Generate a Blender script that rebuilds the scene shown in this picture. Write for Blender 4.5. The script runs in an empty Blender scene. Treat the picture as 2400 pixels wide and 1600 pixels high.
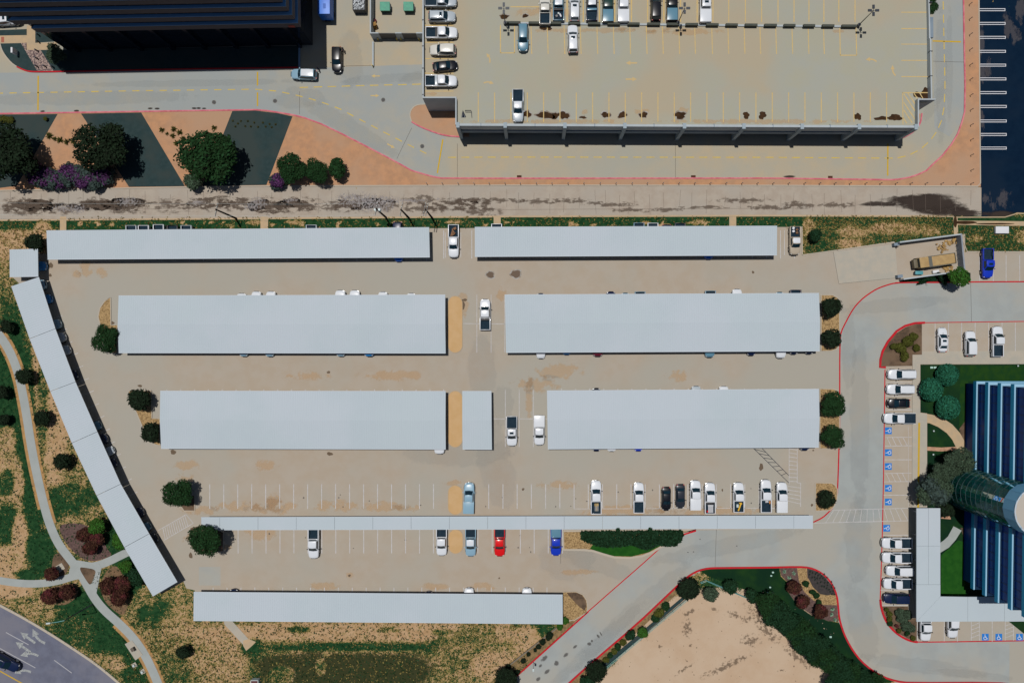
import bpy, bmesh, math, random
import numpy as np
from mathutils import Vector

# ------------------------------------------------------------------ camera, sky, sun, exposure
S = bpy.context.scene
C = S.collection
PI = math.pi
R = math.radians
H = 133.333                      # camera height above the ground in metres (12 photo pixels per metre)
cam_d = bpy.data.cameras.new('camera')
cam = bpy.data.objects.new('camera', cam_d)
C.objects.link(cam)
cam.location = (0, 0, H)
cam.rotation_euler = (0, 0, 0)
cam_d.lens = 24
cam_d.sensor_width = 36
cam_d.sensor_fit = 'HORIZONTAL'
cam_d.shift_x = -50 / 2400
cam_d.shift_y = 17 / 2400
cam_d.clip_start = 1
cam_d.clip_end = 6000
S.camera = cam

SUNV = Vector((0.104, -0.20, -1.0))          # direction the light travels
w = bpy.data.worlds.new('World')
S.world = w
w.use_nodes = True
nt = w.node_tree
nt.nodes.clear()
sky = nt.nodes.new('ShaderNodeTexSky')
sky.sky_type = 'NISHITA'
sky.sun_disc = False
sky.sun_elevation = R(77.3)
sky.sun_rotation = R(-27.5)
bg = nt.nodes.new('ShaderNodeBackground')
bg.inputs['Strength'].default_value = 0.05
wo = nt.nodes.new('ShaderNodeOutputWorld')
nt.links.new(sky.outputs[0], bg.inputs[0])
nt.links.new(bg.outputs[0], wo.inputs[0])
sd = bpy.data.lights.new('sun', 'SUN')
sd.energy = 5.0
sd.angle = R(0.5)
sd.color = (1.0, 0.965, 0.92)
so = bpy.data.objects.new('sun', sd)
C.objects.link(so)
so.rotation_euler = SUNV.to_track_quat('-Z', 'Y').to_euler()
so.location = (0, 0, 200)
S.view_settings.view_transform = 'Standard'
S.view_settings.look = 'None'
S.view_settings.gamma = 1.0
S.view_settings.exposure = -0.63

# ------------------------------------------------------------------ helpers
def W(px, py, z=0.0):
    """photo pixel -> world point on the horizontal plane at height z"""
    k = (H - z) / 1600.0
    return Vector(((px - 1250) * k, (817 - py) * k, z))

def W2(px, py, z=0.0):
    v = W(px, py, z)
    return (v.x, v.y)

MATS = {}
def mat(name, col, rough=0.8, col2=None, scale=1.0, detail=6.0, contrast=1.0, bump=0.0, bscale=20.0,
        metal=0.0, coat=0.0, spec=0.5, island=0.0, stretch=None, col3=None, scale3=0.1, alpha=None, lo=0.35, hi=0.65):
    if name in MATS:
        return MATS[name]
    m = bpy.data.materials.new(name)
    m.use_nodes = True
    t = m.node_tree
    b = t.nodes['Principled BSDF']
    b.inputs['Roughness'].default_value = rough
    b.inputs['Metallic'].default_value = metal
    b.inputs['Coat Weight'].default_value = coat
    b.inputs['Specular IOR Level'].default_value = min(spec, 0.08) if rough >= 0.75 else spec
    b.inputs['Base Color'].default_value = (*col, 1)
    out = None
    tc = None
    def coords():
        nonlocal tc
        if tc is None:
            g = t.nodes.new('ShaderNodeNewGeometry')
            if stretch:
                mp = t.nodes.new('ShaderNodeMapping')
                mp.inputs['Scale'].default_value = stretch
                t.links.new(g.outputs['Position'], mp.inputs[0])
                tc = mp.outputs[0]
            else:
                tc = g.outputs['Position']
        return tc
    def noise(sc, det=6.0):
        n = t.nodes.new('ShaderNodeTexNoise')
        n.inputs['Scale'].default_value = sc
        n.inputs['Detail'].default_value = det
        n.inputs['Roughness'].default_value = 0.6
        t.links.new(coords(), n.inputs['Vector'])
        return n.outputs['Fac']
    def mixc(fac, a, bb):
        x = t.nodes.new('ShaderNodeMix')
        x.data_type = 'RGBA'
        t.links.new(fac, x.inputs[0])
        for i, v in ((6, a), (7, bb)):
            if isinstance(v, tuple):
                x.inputs[i].default_value = (*v, 1)
            else:
                t.links.new(v, x.inputs[i])
        return x.outputs[2]
    def ramp(fac, lo, hi):
        r = t.nodes.new('ShaderNodeMapRange')
        r.interpolation_type = 'SMOOTHSTEP'
        r.inputs[1].default_value = lo
        r.inputs[2].default_value = hi
        t.links.new(fac, r.inputs[0])
        return r.outputs[0]
    if col2:
        out = mixc(ramp(noise(scale, detail), lo, hi), col, col2)
    if col3:
        out = mixc(ramp(noise(scale3, 4.0), 0.42, 0.62), out if out is not None else col, col3)
    if island:
        g = t.nodes.new('ShaderNodeNewGeometry')
        hv = t.nodes.new('ShaderNodeHueSaturation')
        r = t.nodes.new('ShaderNodeMapRange')
        r.inputs[3].default_value = 1 - island
        r.inputs[4].default_value = 1 + island
        t.links.new(g.outputs['Random Per Island'], r.inputs[0])
        t.links.new(r.outputs[0], hv.inputs['Value'])
        r2 = t.nodes.new('ShaderNodeMapRange')
        r2.inputs[3].default_value = 0.5 - 0.02
        r2.inputs[4].default_value = 0.5 + 0.02
        t.links.new(g.outputs['Random Per Island'], r2.inputs[0])
        t.links.new(r2.outputs[0], hv.inputs['Hue'])
        if out is not None:
            t.links.new(out, hv.inputs['Color'])
        else:
            hv.inputs['Color'].default_value = (*col, 1)
        out = hv.outputs[0]
    if out is not None:
        t.links.new(out, b.inputs['Base Color'])
    if bump:
        bp = t.nodes.new('ShaderNodeBump')
        bp.inputs['Strength'].default_value = bump
        bp.inputs['Distance'].default_value = 0.05
        t.links.new(noise(bscale, 4.0), bp.inputs['Height'])
        t.links.new(bp.outputs[0], b.inputs['Normal'])
    MATS[name] = m
    return m

def decal_mat(name, col, gain=1.6, contrast=1.2, scale=1.2, rough=0.8, offset=0.0, stretch=(1, 1, 1), col2=None, amax=1.0):
    """thin stain: opacity fades from the sheet's middle to its rim, broken up by noise"""
    m = bpy.data.materials.new(name)
    m.use_nodes = True
    t = m.node_tree
    b = t.nodes['Principled BSDF']
    b.inputs['Roughness'].default_value = rough
    b.inputs['Base Color'].default_value = (*col, 1)
    at = t.nodes.new('ShaderNodeAttribute')
    at.attribute_name = 'edge'
    g = t.nodes.new('ShaderNodeNewGeometry')
    mp = t.nodes.new('ShaderNodeMapping')
    mp.inputs['Scale'].default_value = stretch
    t.links.new(g.outputs['Position'], mp.inputs[0])
    n = t.nodes.new('ShaderNodeTexNoise')
    n.inputs['Scale'].default_value = scale
    n.inputs['Detail'].default_value = 8
    n.inputs['Roughness'].default_value = 0.65
    t.links.new(mp.outputs[0], n.inputs['Vector'])
    a = t.nodes.new('ShaderNodeMath'); a.operation = 'SUBTRACT'; a.inputs[1].default_value = 0.5
    t.links.new(n.outputs['Fac'], a.inputs[0])
    c = t.nodes.new('ShaderNodeMath'); c.operation = 'MULTIPLY'; c.inputs[1].default_value = contrast * 4
    t.links.new(a.outputs[0], c.inputs[0])
    e = t.nodes.new('ShaderNodeMath'); e.operation = 'MULTIPLY_ADD'; e.inputs[1].default_value = gain; e.inputs[2].default_value = offset
    t.links.new(at.outputs['Fac'], e.inputs[0])
    f = t.nodes.new('ShaderNodeMath'); f.operation = 'ADD'
    t.links.new(c.outputs[0], f.inputs[0]); t.links.new(e.outputs[0], f.inputs[1])
    # keep the rim itself empty
    k = t.nodes.new('ShaderNodeMath'); k.operation = 'MULTIPLY'; k.inputs[1].default_value = 3.0; k.use_clamp = True
    t.links.new(at.outputs['Fac'], k.inputs[0])
    u = t.nodes.new('ShaderNodeMath'); u.operation = 'MULTIPLY'; u.use_clamp = True
    t.links.new(f.outputs[0], u.inputs[0]); t.links.new(k.outputs[0], u.inputs[1])
    cl = t.nodes.new('ShaderNodeClamp'); cl.inputs['Max'].default_value = amax
    t.links.new(u.outputs[0], cl.inputs[0])
    t.links.new(cl.outputs[0], b.inputs['Alpha'])
    if col2:
        x = t.nodes.new('ShaderNodeMix'); x.data_type = 'RGBA'
        x.inputs[6].default_value = (*col, 1); x.inputs[7].default_value = (*col2, 1)
        n2 = t.nodes.new('ShaderNodeTexNoise'); n2.inputs['Scale'].default_value = 3.0
        t.links.new(g.outputs['Position'], n2.inputs['Vector'])
        t.links.new(n2.outputs['Fac'], x.inputs[0])
        t.links.new(x.outputs[2], b.inputs['Base Color'])
    MATS[name] = m
    return m

class MB:
    def __init__(s):
        s.v = []; s.f = []
    def add(s, vs, fs):
        o = len(s.v)
        s.v += [tuple(v) for v in vs]
        s.f += [tuple(i + o for i in f) for f in fs]
        return s
    def box(s, c, d, rz=0.0):
        cx, cy, cz = c; x, y, z = d[0] / 2, d[1] / 2, d[2] / 2
        co, si = math.cos(rz), math.sin(rz)
        vs = []
        for sz in (-1, 1):
            for sx, sy in ((-1, -1), (1, -1), (1, 1), (-1, 1)):
                a, b = sx * x, sy * y
                vs.append((cx + a * co - b * si, cy + a * si + b * co, cz + sz * z))
        return s.add(vs, [(0, 3, 2, 1), (4, 5, 6, 7), (0, 1, 5, 4), (1, 2, 6, 5), (2, 3, 7, 6), (3, 0, 4, 7)])
    def beam(s, a, b, wd, ht, zb=None):
        """box between two plan points, bottom at zb (or centred on their z)"""
        a = Vector(a); b = Vector(b)
        d = (b - a); L = Vector((d.x, d.y)).length
        c = (a + b) / 2
        z = c.z if zb is None else zb + ht / 2
        return s.box((c.x, c.y, z), (L, wd, ht), math.atan2(d.y, d.x))
    def prism(s, poly, z0, z1):
        n = len(poly)
        a = sum(poly[i][0] * poly[(i + 1) % n][1] - poly[(i + 1) % n][0] * poly[i][1] for i in range(n))
        if a < 0:
            poly = poly[::-1]
        vs = [(p[0], p[1], z0) for p in poly] + [(p[0], p[1], z1) for p in poly]
        fs = [tuple(range(n - 1, -1, -1)), tuple(range(n, 2 * n))]
        fs += [(i, (i + 1) % n, n + (i + 1) % n, n + i) for i in range(n)]
        return s.add(vs, fs)
    def sheet(s, poly, z):
        n = len(poly)
        a = sum(poly[i][0] * poly[(i + 1) % n][1] - poly[(i + 1) % n][0] * poly[i][1] for i in range(n))
        if a < 0:
            poly = poly[::-1]
        return s.add([(p[0], p[1], z) for p in poly], [tuple(range(n))])
    def tube(s, pts, rad, n=8, cap=True):
        pts = [Vector(p) for p in pts]
        if not isinstance(rad, (list, tuple)):
            rad = [rad] * len(pts)
        rings = []
        for i, p in enumerate(pts):
            d = (pts[min(i + 1, len(pts) - 1)] - pts[max(i - 1, 0)]).normalized()
            u = d.orthogonal().normalized(); v = d.cross(u)
            rings.append([p + (u * math.cos(2 * PI * k / n) + v * math.sin(2 * PI * k / n)) * rad[i] for k in range(n)])
        vs = [q for r in rings for q in r]
        fs = []
        for i in range(len(pts) - 1):
            for k in range(n):
                fs.append((i * n + k, i * n + (k + 1) % n, (i + 1) * n + (k + 1) % n, (i + 1) * n + k))
        if cap:
            fs += [tuple(range(n - 1, -1, -1)), tuple((len(pts) - 1) * n + k for k in range(n))]
        return s.add(vs, fs)
    def ribbon(s, path, wd, z0, z1, closed=False):
        """kerb: rectangular section swept along a plan path (metres)"""
        n = len(path)
        L = []; Rr = []
        for i, p in enumerate(path):
            if closed:
                a = path[i - 1]; b = path[(i + 1) % n]
            else:
                a = path[max(i - 1, 0)]; b = path[min(i + 1, n - 1)]
            d = Vector((b[0] - a[0], b[1] - a[1])).normalized()
            q = Vector((-d.y, d.x)) * (wd / 2)
            L.append((p[0] + q.x, p[1] + q.y)); Rr.append((p[0] - q.x, p[1] - q.y))
        vs = []
        for i in range(n):
            vs += [(*L[i], z0), (*Rr[i], z0), (*Rr[i], z1), (*L[i], z1)]
        fs = []
        for i in range(n if closed else n - 1):
            a = i * 4; b = ((i + 1) % n) * 4
            for k in range(4):
                fs.append((a + k, a + (k + 1) % 4, b + (k + 1) % 4, b + k))
        if not closed:
            fs += [(3, 2, 1, 0), tuple((n - 1) * 4 + k for k in range(4))]
        return s.add(vs, fs)
    def mesh(s, name, origin=None, smooth=False, fix=True):
        o = origin or (0, 0, 0)
        me = bpy.data.meshes.new(name)
        me.from_pydata([(v[0] - o[0], v[1] - o[1], v[2] - o[2]) for v in s.v], [], s.f)
        if fix:
            bm = bmesh.new(); bm.from_mesh(me)
            bmesh.ops.recalc_face_normals(bm, faces=bm.faces[:])
            bm.to_mesh(me); bm.free()
        if smooth:
            me.shade_smooth()
            me.set_sharp_from_angle(angle=R(38))
        me.update()
        return me

def link(name, me, m=None, parent=None, loc=None, rz=None):
    o = bpy.data.objects.new(name, me)
    C.objects.link(o)
    if m is not None and me is not None:
        ms = m if isinstance(m, (list, tuple)) else [m]
        while len(me.materials) < len(ms):
            me.materials.append(None)
        for i, mm in enumerate(ms):
            o.material_slots[i].link = 'OBJECT'
            o.material_slots[i].material = mm
    if parent is not None:
        o.parent = parent
    if loc is not None:
        o.location = loc
    if rz is not None:
        o.rotation_euler = (0, 0, rz)
    return o

def tag(o, label=None, cat=None, group=None, kind=None):
    if label: o['label'] = label
    if cat: o['category'] = cat
    if group: o['group'] = group
    if kind: o['kind'] = kind
    return o

def empty(name, loc, label=None, cat=None, group=None, rz=0.0):
    o = bpy.data.objects.new(name, None)
    C.objects.link(o)
    o.location = loc
    o.rotation_euler = (0, 0, rz)
    o.empty_display_size = 0.5
    return tag(o, label, cat, group)

def part(root, name, mb, m, smooth=False):
    """part given in world coordinates under an unrotated root"""
    return link(name, mb.mesh(name, tuple(root.location), smooth), m, root)

def struct(name, mb, m, smooth=False):
    return tag(link(name, mb.mesh(name, None, smooth), m), kind='structure')

def PX(pts, z=0.0):
    return [W2(x, y, z) for x, y in pts]

def smoothpath(pts, it=2, closed=False):
    for _ in range(it):
        q = []
        n = len(pts)
        if not closed:
            q.append(pts[0])
        for i in range(n if closed else n - 1):
            a = pts[i]; b = pts[(i + 1) % n]
            q += [(a[0] * .75 + b[0] * .25, a[1] * .75 + b[1] * .25), (a[0] * .25 + b[0] * .75, a[1] * .25 + b[1] * .75)]
        if not closed:
            q.append(pts[-1])
        pts = q
    return pts

ORD = ['first', 'second', 'third', 'fourth', 'fifth', 'sixth', 'seventh', 'eighth', 'ninth', 'tenth', 'eleventh', 'twelfth',
       'thirteenth', 'fourteenth', 'fifteenth', 'sixteenth', 'seventeenth', 'eighteenth', 'nineteenth', 'twentieth']

# ------------------------------------------------------------------ materials
CONC = mat('concrete_warm', (0.365, 0.305, 0.238), 0.85, (0.375, 0.325, 0.265), 0.35, 8, col3=(0.345, 0.325, 0.278), scale3=0.03, bump=0.12, bscale=8)
CONC_UP = mat('concrete_upper', (0.40, 0.335, 0.235), 0.85, (0.365, 0.33, 0.255), 0.3, 8, col3=(0.33, 0.325, 0.275), scale3=0.03, bump=0.12, bscale=8)
CONC_G = mat('concrete_upper_grey', (0.335, 0.325, 0.28), 0.85, (0.30, 0.315, 0.30), 0.3, 8, col3=(0.285, 0.31, 0.308), scale3=0.04, bump=0.12, bscale=8)
CONC_ROAD = mat('concrete_grey', (0.315, 0.34, 0.332), 0.85, (0.29, 0.31, 0.305), 0.25, 8, col3=(0.345, 0.33, 0.288), scale3=0.05, bump=0.1, bscale=8)
DECK = mat('deck_concrete', (0.345, 0.335, 0.262), 0.85, (0.33, 0.335, 0.29), 0.2, 8, col3=(0.375, 0.325, 0.235), scale3=0.05, bump=0.08, bscale=8)
OLDC = mat('old_concrete', (0.385, 0.335, 0.275), 0.9, (0.345, 0.29, 0.235), 0.5, 10, col3=(0.36, 0.32, 0.27), scale3=0.12, bump=0.25, bscale=6)
WALKC = mat('walk_concrete', (0.40, 0.36, 0.295), 0.85, (0.36, 0.34, 0.29), 0.6, 6, bump=0.1)
PATHC = mat('path_concrete', (0.325, 0.35, 0.34), 0.85, (0.30, 0.325, 0.315), 0.5, 6, bump=0.1)
TANC = mat('tan_concrete', (0.46, 0.335, 0.205), 0.9, (0.40, 0.31, 0.205), 0.8, 6)
ASPH = mat('asphalt_dark', (0.0027, 0.0115, 0.029), 0.85, (0.004, 0.0145, 0.034), 0.5, 8, col3=(0.006, 0.016, 0.034), scale3=0.08, bump=0.15, bscale=30, spec=0.03)
STREET = mat('street_asphalt', (0.138, 0.148, 0.198), 0.85, (0.115, 0.122, 0.165), 0.6, 8, col3=(0.165, 0.165, 0.20), scale3=0.1, bump=0.2, bscale=25)
ORANGE = mat('decomposed_granite', (0.465, 0.25, 0.135), 0.95, (0.38, 0.215, 0.125), 0.7, 10, col3=(0.40, 0.25, 0.16), scale3=0.07, bump=0.3, bscale=15)
DGRAV = mat('dark_gravel', (0.030, 0.051, 0.053), 0.95, (0.022, 0.042, 0.044), 1.2, 10, col3=(0.038, 0.052, 0.050), scale3=0.15, bump=0.5, bscale=12)
GRAVEL = mat('pea_gravel', (0.40, 0.27, 0.13), 0.95, (0.20, 0.13, 0.06), 5.0, 3, bump=0.6, bscale=9, lo=0.42, hi=0.6)
RIVER = mat('river_rock', (0.36, 0.27, 0.23), 0.9, (0.10, 0.07, 0.075), 4.0, 2, bump=0.8, bscale=6, lo=0.4, hi=0.6)
ISLAND = mat('sandy_island', (0.515, 0.34, 0.175), 0.9, (0.49, 0.315, 0.15), 0.6, 5)
MULCH = mat('brown_mulch', (0.115, 0.075, 0.048), 0.95, (0.07, 0.05, 0.035), 2.5, 8, bump=0.6, bscale=9, col3=(0.15, 0.10, 0.065), scale3=0.3)
MULCHP = mat('plum_mulch', (0.135, 0.085, 0.075), 0.95, (0.085, 0.055, 0.05), 2.5, 8, bump=0.6, bscale=9)
MULCHD = mat('slate_mulch', (0.06, 0.05, 0.048), 0.95, (0.04, 0.036, 0.036), 2.5, 8, bump=0.6, bscale=9)
TURF = mat('dark_turf', (0.007, 0.030, 0.010), 0.95, (0.012, 0.040, 0.010), 0.6, 10, col3=(0.005, 0.023, 0.011), scale3=0.12, bump=0.6, bscale=10)
TURF2 = mat('bright_turf', (0.010, 0.062, 0.008), 0.95, (0.016, 0.08, 0.010), 0.9, 8, bump=0.6, bscale=8)
FLAG = mat('flagstone', (0.46, 0.28, 0.18), 0.9, (0.36, 0.2, 0.13), 2.0, 4, bump=0.4)
ROOFM = mat('white_roof_metal', (0.418, 0.482, 0.520), 0.6, (0.408, 0.470, 0.512), 0.12, 5, spec=0.12, col3=(0.435, 0.488, 0.535), scale3=0.05, bump=0.05, bscale=2)
ROOFE = mat('white_trim_metal', (0.50, 0.55, 0.60), 0.6, spec=.15)
STEEL = mat('grey_steel', (0.22, 0.25, 0.28), 0.5)
WALLC = mat('garage_wall', (0.40, 0.44, 0.46), 0.8, (0.36, 0.40, 0.425), 0.5, 6)
WALLF = mat('garage_face', (0.20, 0.25, 0.30), 0.8, (0.17, 0.22, 0.27), 0.5, 6)
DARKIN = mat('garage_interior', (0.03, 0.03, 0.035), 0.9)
PANELD = mat('divider_panel', (0.065, 0.075, 0.065), 0.85, (0.08, 0.085, 0.07), 1.0, 5)
YEL = mat('yellow_paint', (0.56, 0.40, 0.155), 0.8, (0.47, 0.365, 0.19), 1.5, 6)
YELS = mat('strong_yellow_paint', (0.52, 0.33, 0.02), 0.8, (0.46, 0.31, 0.05), 1.5, 6)
WHT = mat('white_paint', (0.50, 0.49, 0.50), 0.8, (0.42, 0.41, 0.40), 1.5, 6)
WHTS = mat('fresh_white_paint', (0.62, 0.63, 0.66), 0.8)
ARROWW = mat('worn_white_paint', (0.36, 0.38, 0.37), 0.8, (0.22, 0.23, 0.24), 3.0, 6)
BLKP = mat('black_paint', (0.015, 0.025, 0.04), 0.8)
BLUEP = mat('blue_paint', (0.02, 0.17, 0.52), 0.75)
REDK = mat('red_kerb', (0.50, 0.014, 0.022), 0.75, (0.38, 0.02, 0.03), 1.2, 5)
PINK = mat('pink_kerb', (0.60, 0.20, 0.23), 0.8, (0.50, 0.11, 0.15), 0.9, 6)
KERBC = mat('kerb_concrete', (0.42, 0.37, 0.30), 0.85)
DARKM = mat('dark_metal', (0.012, 0.02, 0.035), 0.5)
WOODP = mat('creosote_pole', (0.018, 0.013, 0.012), 0.9)
PALEM = mat('pale_metal', (0.45, 0.52, 0.52), 0.5)
TEALM = mat('teal_steel', (0.10, 0.30, 0.29), 0.5)
YELB = mat('bollard_yellow', (0.55, 0.40, 0.03), 0.6)
IRON = mat('cast_iron', (0.10, 0.095, 0.085), 0.8, (0.2, 0.19, 0.17), 6.0, 3)
PUD = mat('puddle_silt', (0.032, 0.017, 0.008), 0.8, (0.055, 0.028, 0.012), 1.0, 5)
PUDL = mat('puddle_rim', (0.36, 0.35, 0.33), 0.8, (0.2, 0.16, 0.12), 1.2, 4)
RUST = decal_mat('rust_stain', (0.60, 0.37, 0.17), 1.0, 0.9, 0.5, offset=-0.25, amax=0.30)
TYRE = decal_mat('tyre_film', (0.22, 0.235, 0.245), 0.9, 0.35, 0.35, offset=-0.1, amax=0.08)
OIL = decal_mat('oil_stain', (0.10, 0.095, 0.09), 1.6, 0.6, 1.0, offset=-0.2, amax=0.7)
BLOTCH = decal_mat('alley_dirt', (0.080, 0.055, 0.040), 1.2, 1.4, 1.3, offset=-0.35, amax=0.62, stretch=(0.55, 1.2, 1), col2=(0.13, 0.09, 0.06))
CRUST = decal_mat('alley_crust', (0.43, 0.39, 0.36), 1.2, 2.0, 2.6, offset=-0.45, amax=0.55, col2=(0.30, 0.28, 0.30))
WETS = decal_mat('wet_silt', (0.028, 0.016, 0.010), 2.2, 0.9, 0.6, offset=-0.3, amax=0.85, stretch=(0.5, 1.3, 1))
PALEB = decal_mat('pale_dust', (0.16, 0.14, 0.14), 1.0, 1.3, 0.5, offset=-0.4, amax=0.28, stretch=(1.2, 0.5, 1))
DRYS = decal_mat('dry_scatter', (0.47, 0.33, 0.15), 1.3, 1.3, 2.0, offset=-0.4, amax=0.9)

def decal(name, px, py, rx, ry, m, parent, z=0.02, ang=0.0, n=28):
    """thin stain lying on a surface; sizes in photo pixels"""
    c = W(px, py, z)
    k = (H - z) / 1600
    vs = [(0, 0, 0)]
    for ring in (0.35, 0.7, 1.0):
        for i in range(n):
            a = 2 * PI * i / n
            vs.append((math.cos(a) * rx * k * ring, math.sin(a) * ry * k * ring, 0))
    fs = [(0, 1 + i, 1 + (i + 1) % n) for i in range(n)]
    for r_ in range(2):
        for i in range(n):
            a = 1 + r_ * n
            fs.append((a + i, a + n + i, a + n + (i + 1) % n, a + (i + 1) % n))
    me = bpy.data.meshes.new(name)
    me.from_pydata(vs, [], fs)
    at = me.attributes.new('edge', 'FLOAT', 'POINT')
    at.data.foreach_set('value', [1.0] + [0.65] * n + [0.3] * n + [0.0] * n)
    o = link(name, me, m, parent, c, R(ang))
    return o

def blob(name, px, py, rx, ry, m, parent, z, seed, wob=0.25, ang=0.0):
    rnd = random.Random(seed)
    c = W(px, py, z); k = (H - z) / 1600
    ph = [rnd.uniform(0, 6.28) for _ in range(4)]
    pts = []
    for i in range(32):
        a = 2 * PI * i / 32
        r_ = 1 + wob * (math.sin(2 * a + ph[0]) * .4 + math.sin(3 * a + ph[1]) * .35 + math.sin(5 * a + ph[2]) * .25 + math.sin(8 * a + ph[3]) * .15)
        pts.append((math.cos(a) * rx * k * r_, math.sin(a) * ry * k * r_))
    return link(name, MB().sheet(pts, 0).mesh(name, fix=False), m, parent, c, R(ang))

LINE = {}
def pline(name, p0, p1, wd, m, parent, z=0.024):
    """painted straight line between two photo pixels on the plane z, shared unit mesh"""
    if 'q' not in LINE:
        me = bpy.data.meshes.new('painted_line')
        me.from_pydata([(-.5, -.5, 0), (.5, -.5, 0), (.5, .5, 0), (-.5, .5, 0)], [], [(0, 1, 2, 3)])
        LINE['q'] = me
    a = W(*p0, z); b = W(*p1, z); d = b - a
    o = link(name, LINE['q'], m, parent, (a + b) / 2, math.atan2(d.y, d.x))
    o.scale = (d.length, wd, 1)
    return o

# ------------------------------------------------------------------ ground
def terrain():
    m = mat('far_ground', (0.20, 0.16, 0.09), 0.95, (0.05, 0.08, 0.03), 0.03, 10, bump=0.2, bscale=3)
    struct('terrain', MB().sheet([(-2500, -2500), (2500, -2500), (2500, 2500), (-2500, 2500)], -0.06), m)
terrain()

# value painting of the lawn: (cx, cy, rx, ry, value, channel)  channel 0 green, 1 olive, 2 bare
BL = [(60, 560, 110, 60, .22, 0), (70, 520, 90, 10, .85, 0), (120, 880, 45, 300, .16, 0), (20, 900, 50, 190, .95, 0),
      (15, 1060, 28, 70, .35, 0), (60, 1000, 22, 190, .95, 0), (82, 1150, 24, 110, .98, 0), (40, 1130, 20, 60, .3, 0), (100, 950, 14, 130, .6, 0),
      (165, 1170, 70, 36, .75, 0), (15, 1230, 36, 50, .85, 0), (110, 1190, 40, 40, .85, 0), (15, 1130, 20, 30, .8, 0), (45, 1260, 18, 60, .1, 0), (20, 1320, 40, 40, .2, 0), (95, 1290, 35, 50, .98, 0),
      (70, 1345, 40, 12, .95, 0), (20, 1385, 60, 18, .02, 0), (50, 1425, 60, 25, .45, 0), (120, 1420, 40, 30, .4, 0), (140, 1420, 14, 50, .8, 0),
      (215, 1430, 65, 55, 1.0, 0), (170, 1480, 70, 45, .72, 0), (270, 1510, 60, 50, .95, 0), (250, 1550, 50, 25, .45, 0), (320, 1570, 40, 40, .85, 0),
      (355, 1430, 60, 60, .55, 0), (380, 1440, 30, 30, .9, 0), (335, 1435, 14, 16, .9, 0), (440, 1470, 70, 60, .45, 0), (480, 1490, 24, 14, .8, 0), (430, 1530, 60, 50, .45, 0), (400, 1575, 60, 50, .62, 0), (470, 1575, 30, 24, .7, 0),
      (500, 1560, 60, 50, .33, 0), (330, 1380, 40, 25, .55, 0), (430, 1390, 30, 20, .5, 0), (300, 1330, 40, 60, .95, 0), (275, 1260, 30, 50, .95, 0),
      (520, 1500, 60, 30, .25, 0), (590, 1520, 26, 34, .85, 0), (560, 1560, 30, 36, .3, 0), (620, 1570, 40, 40, .7, 0), (850, 1480, 460, 22, .12, 0),
      (700, 1474, 30, 9, .8, 0), (910, 1476, 30, 7, .55, 0), (1040, 1480, 30, 8, .6, 0), (820, 1515, 220, 8, .95, 0), (1040, 1520, 40, 30, .7, 0),
      (720, 1560, 110, 36, .62, 1), (850, 1570, 140, 44, .72, 1), (960, 1560, 70, 34, .5, 1), (640, 1560, 60, 26, .4, 1), (800, 1600, 220, 30, .6, 1), (660, 1580, 32, 24, -1.0, 1), (752, 1562, 14, 22, -1.0, 1), (765, 1530, 9, 10, -.8, 1), (1080, 1550, 70, 60, .5, 0),
      (1120, 1490, 60, 36, .5, 0), (1160, 1560, 60, 40, .12, 0), (1180, 1480, 20, 20, .25, 0), (1250, 1470, 50, 16, .85, 0), (1235, 1500, 40, 40, .2, 0), (1290, 1480, 30, 14, .8, 0),
      (1700, 1540, 240, 150, 1.4, 2), (1560, 1600, 160, 60, 1.2, 2), (1900, 1600, 90, 50, 1.2, 2), (1500, 1500, 60, 30, .9, 0), (1560, 1440, 40, 40, .85, 0), (1440, 1560, 50, 50, .8, 0),
      (1660, 1385, 30, 25, .75, 0), (1740, 1380, 90, 50, .95, 0), (1880, 1440, 80, 60, 1.0, 0), (1960, 1530, 70, 60, 1.0, 0),
      (1120, 523, 1600, 20, 1.15, 0), (100, 545, 25, 30, .1, 0), (2060, 550, 180, 60, .75, 0), (2000, 545, 40, 16, .3, 0), (2090, 535, 60, 14, .28, 0), (2170, 540, 40, 14, .38, 0),
      (1985, 572, 40, 12, .18, 0), (1895, 530, 18, 22, .3, 0), (1930, 580, 40, 12, .9, 0), (2330, 550, 80, 60, .95, 0), (2285, 560, 22, 10, .4, 0), (2395, 555, 22, 16, .4, 0),
      (280, 1560, 22, 10, .3, 0)]
rs = random.Random(4)
for _ in range(46):
    x = rs.uniform(160, 1700)
    BL.append((x, 523 + rs.uniform(-2, 9), rs.uniform(4, 9), rs.uniform(3, 6), .08, 0))
for cx_, sp in ((690, 30), (1065, 25), (1640, 30), (600, 25)):
    BL.append((cx_, 521, sp, 7, .25, 0))

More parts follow.
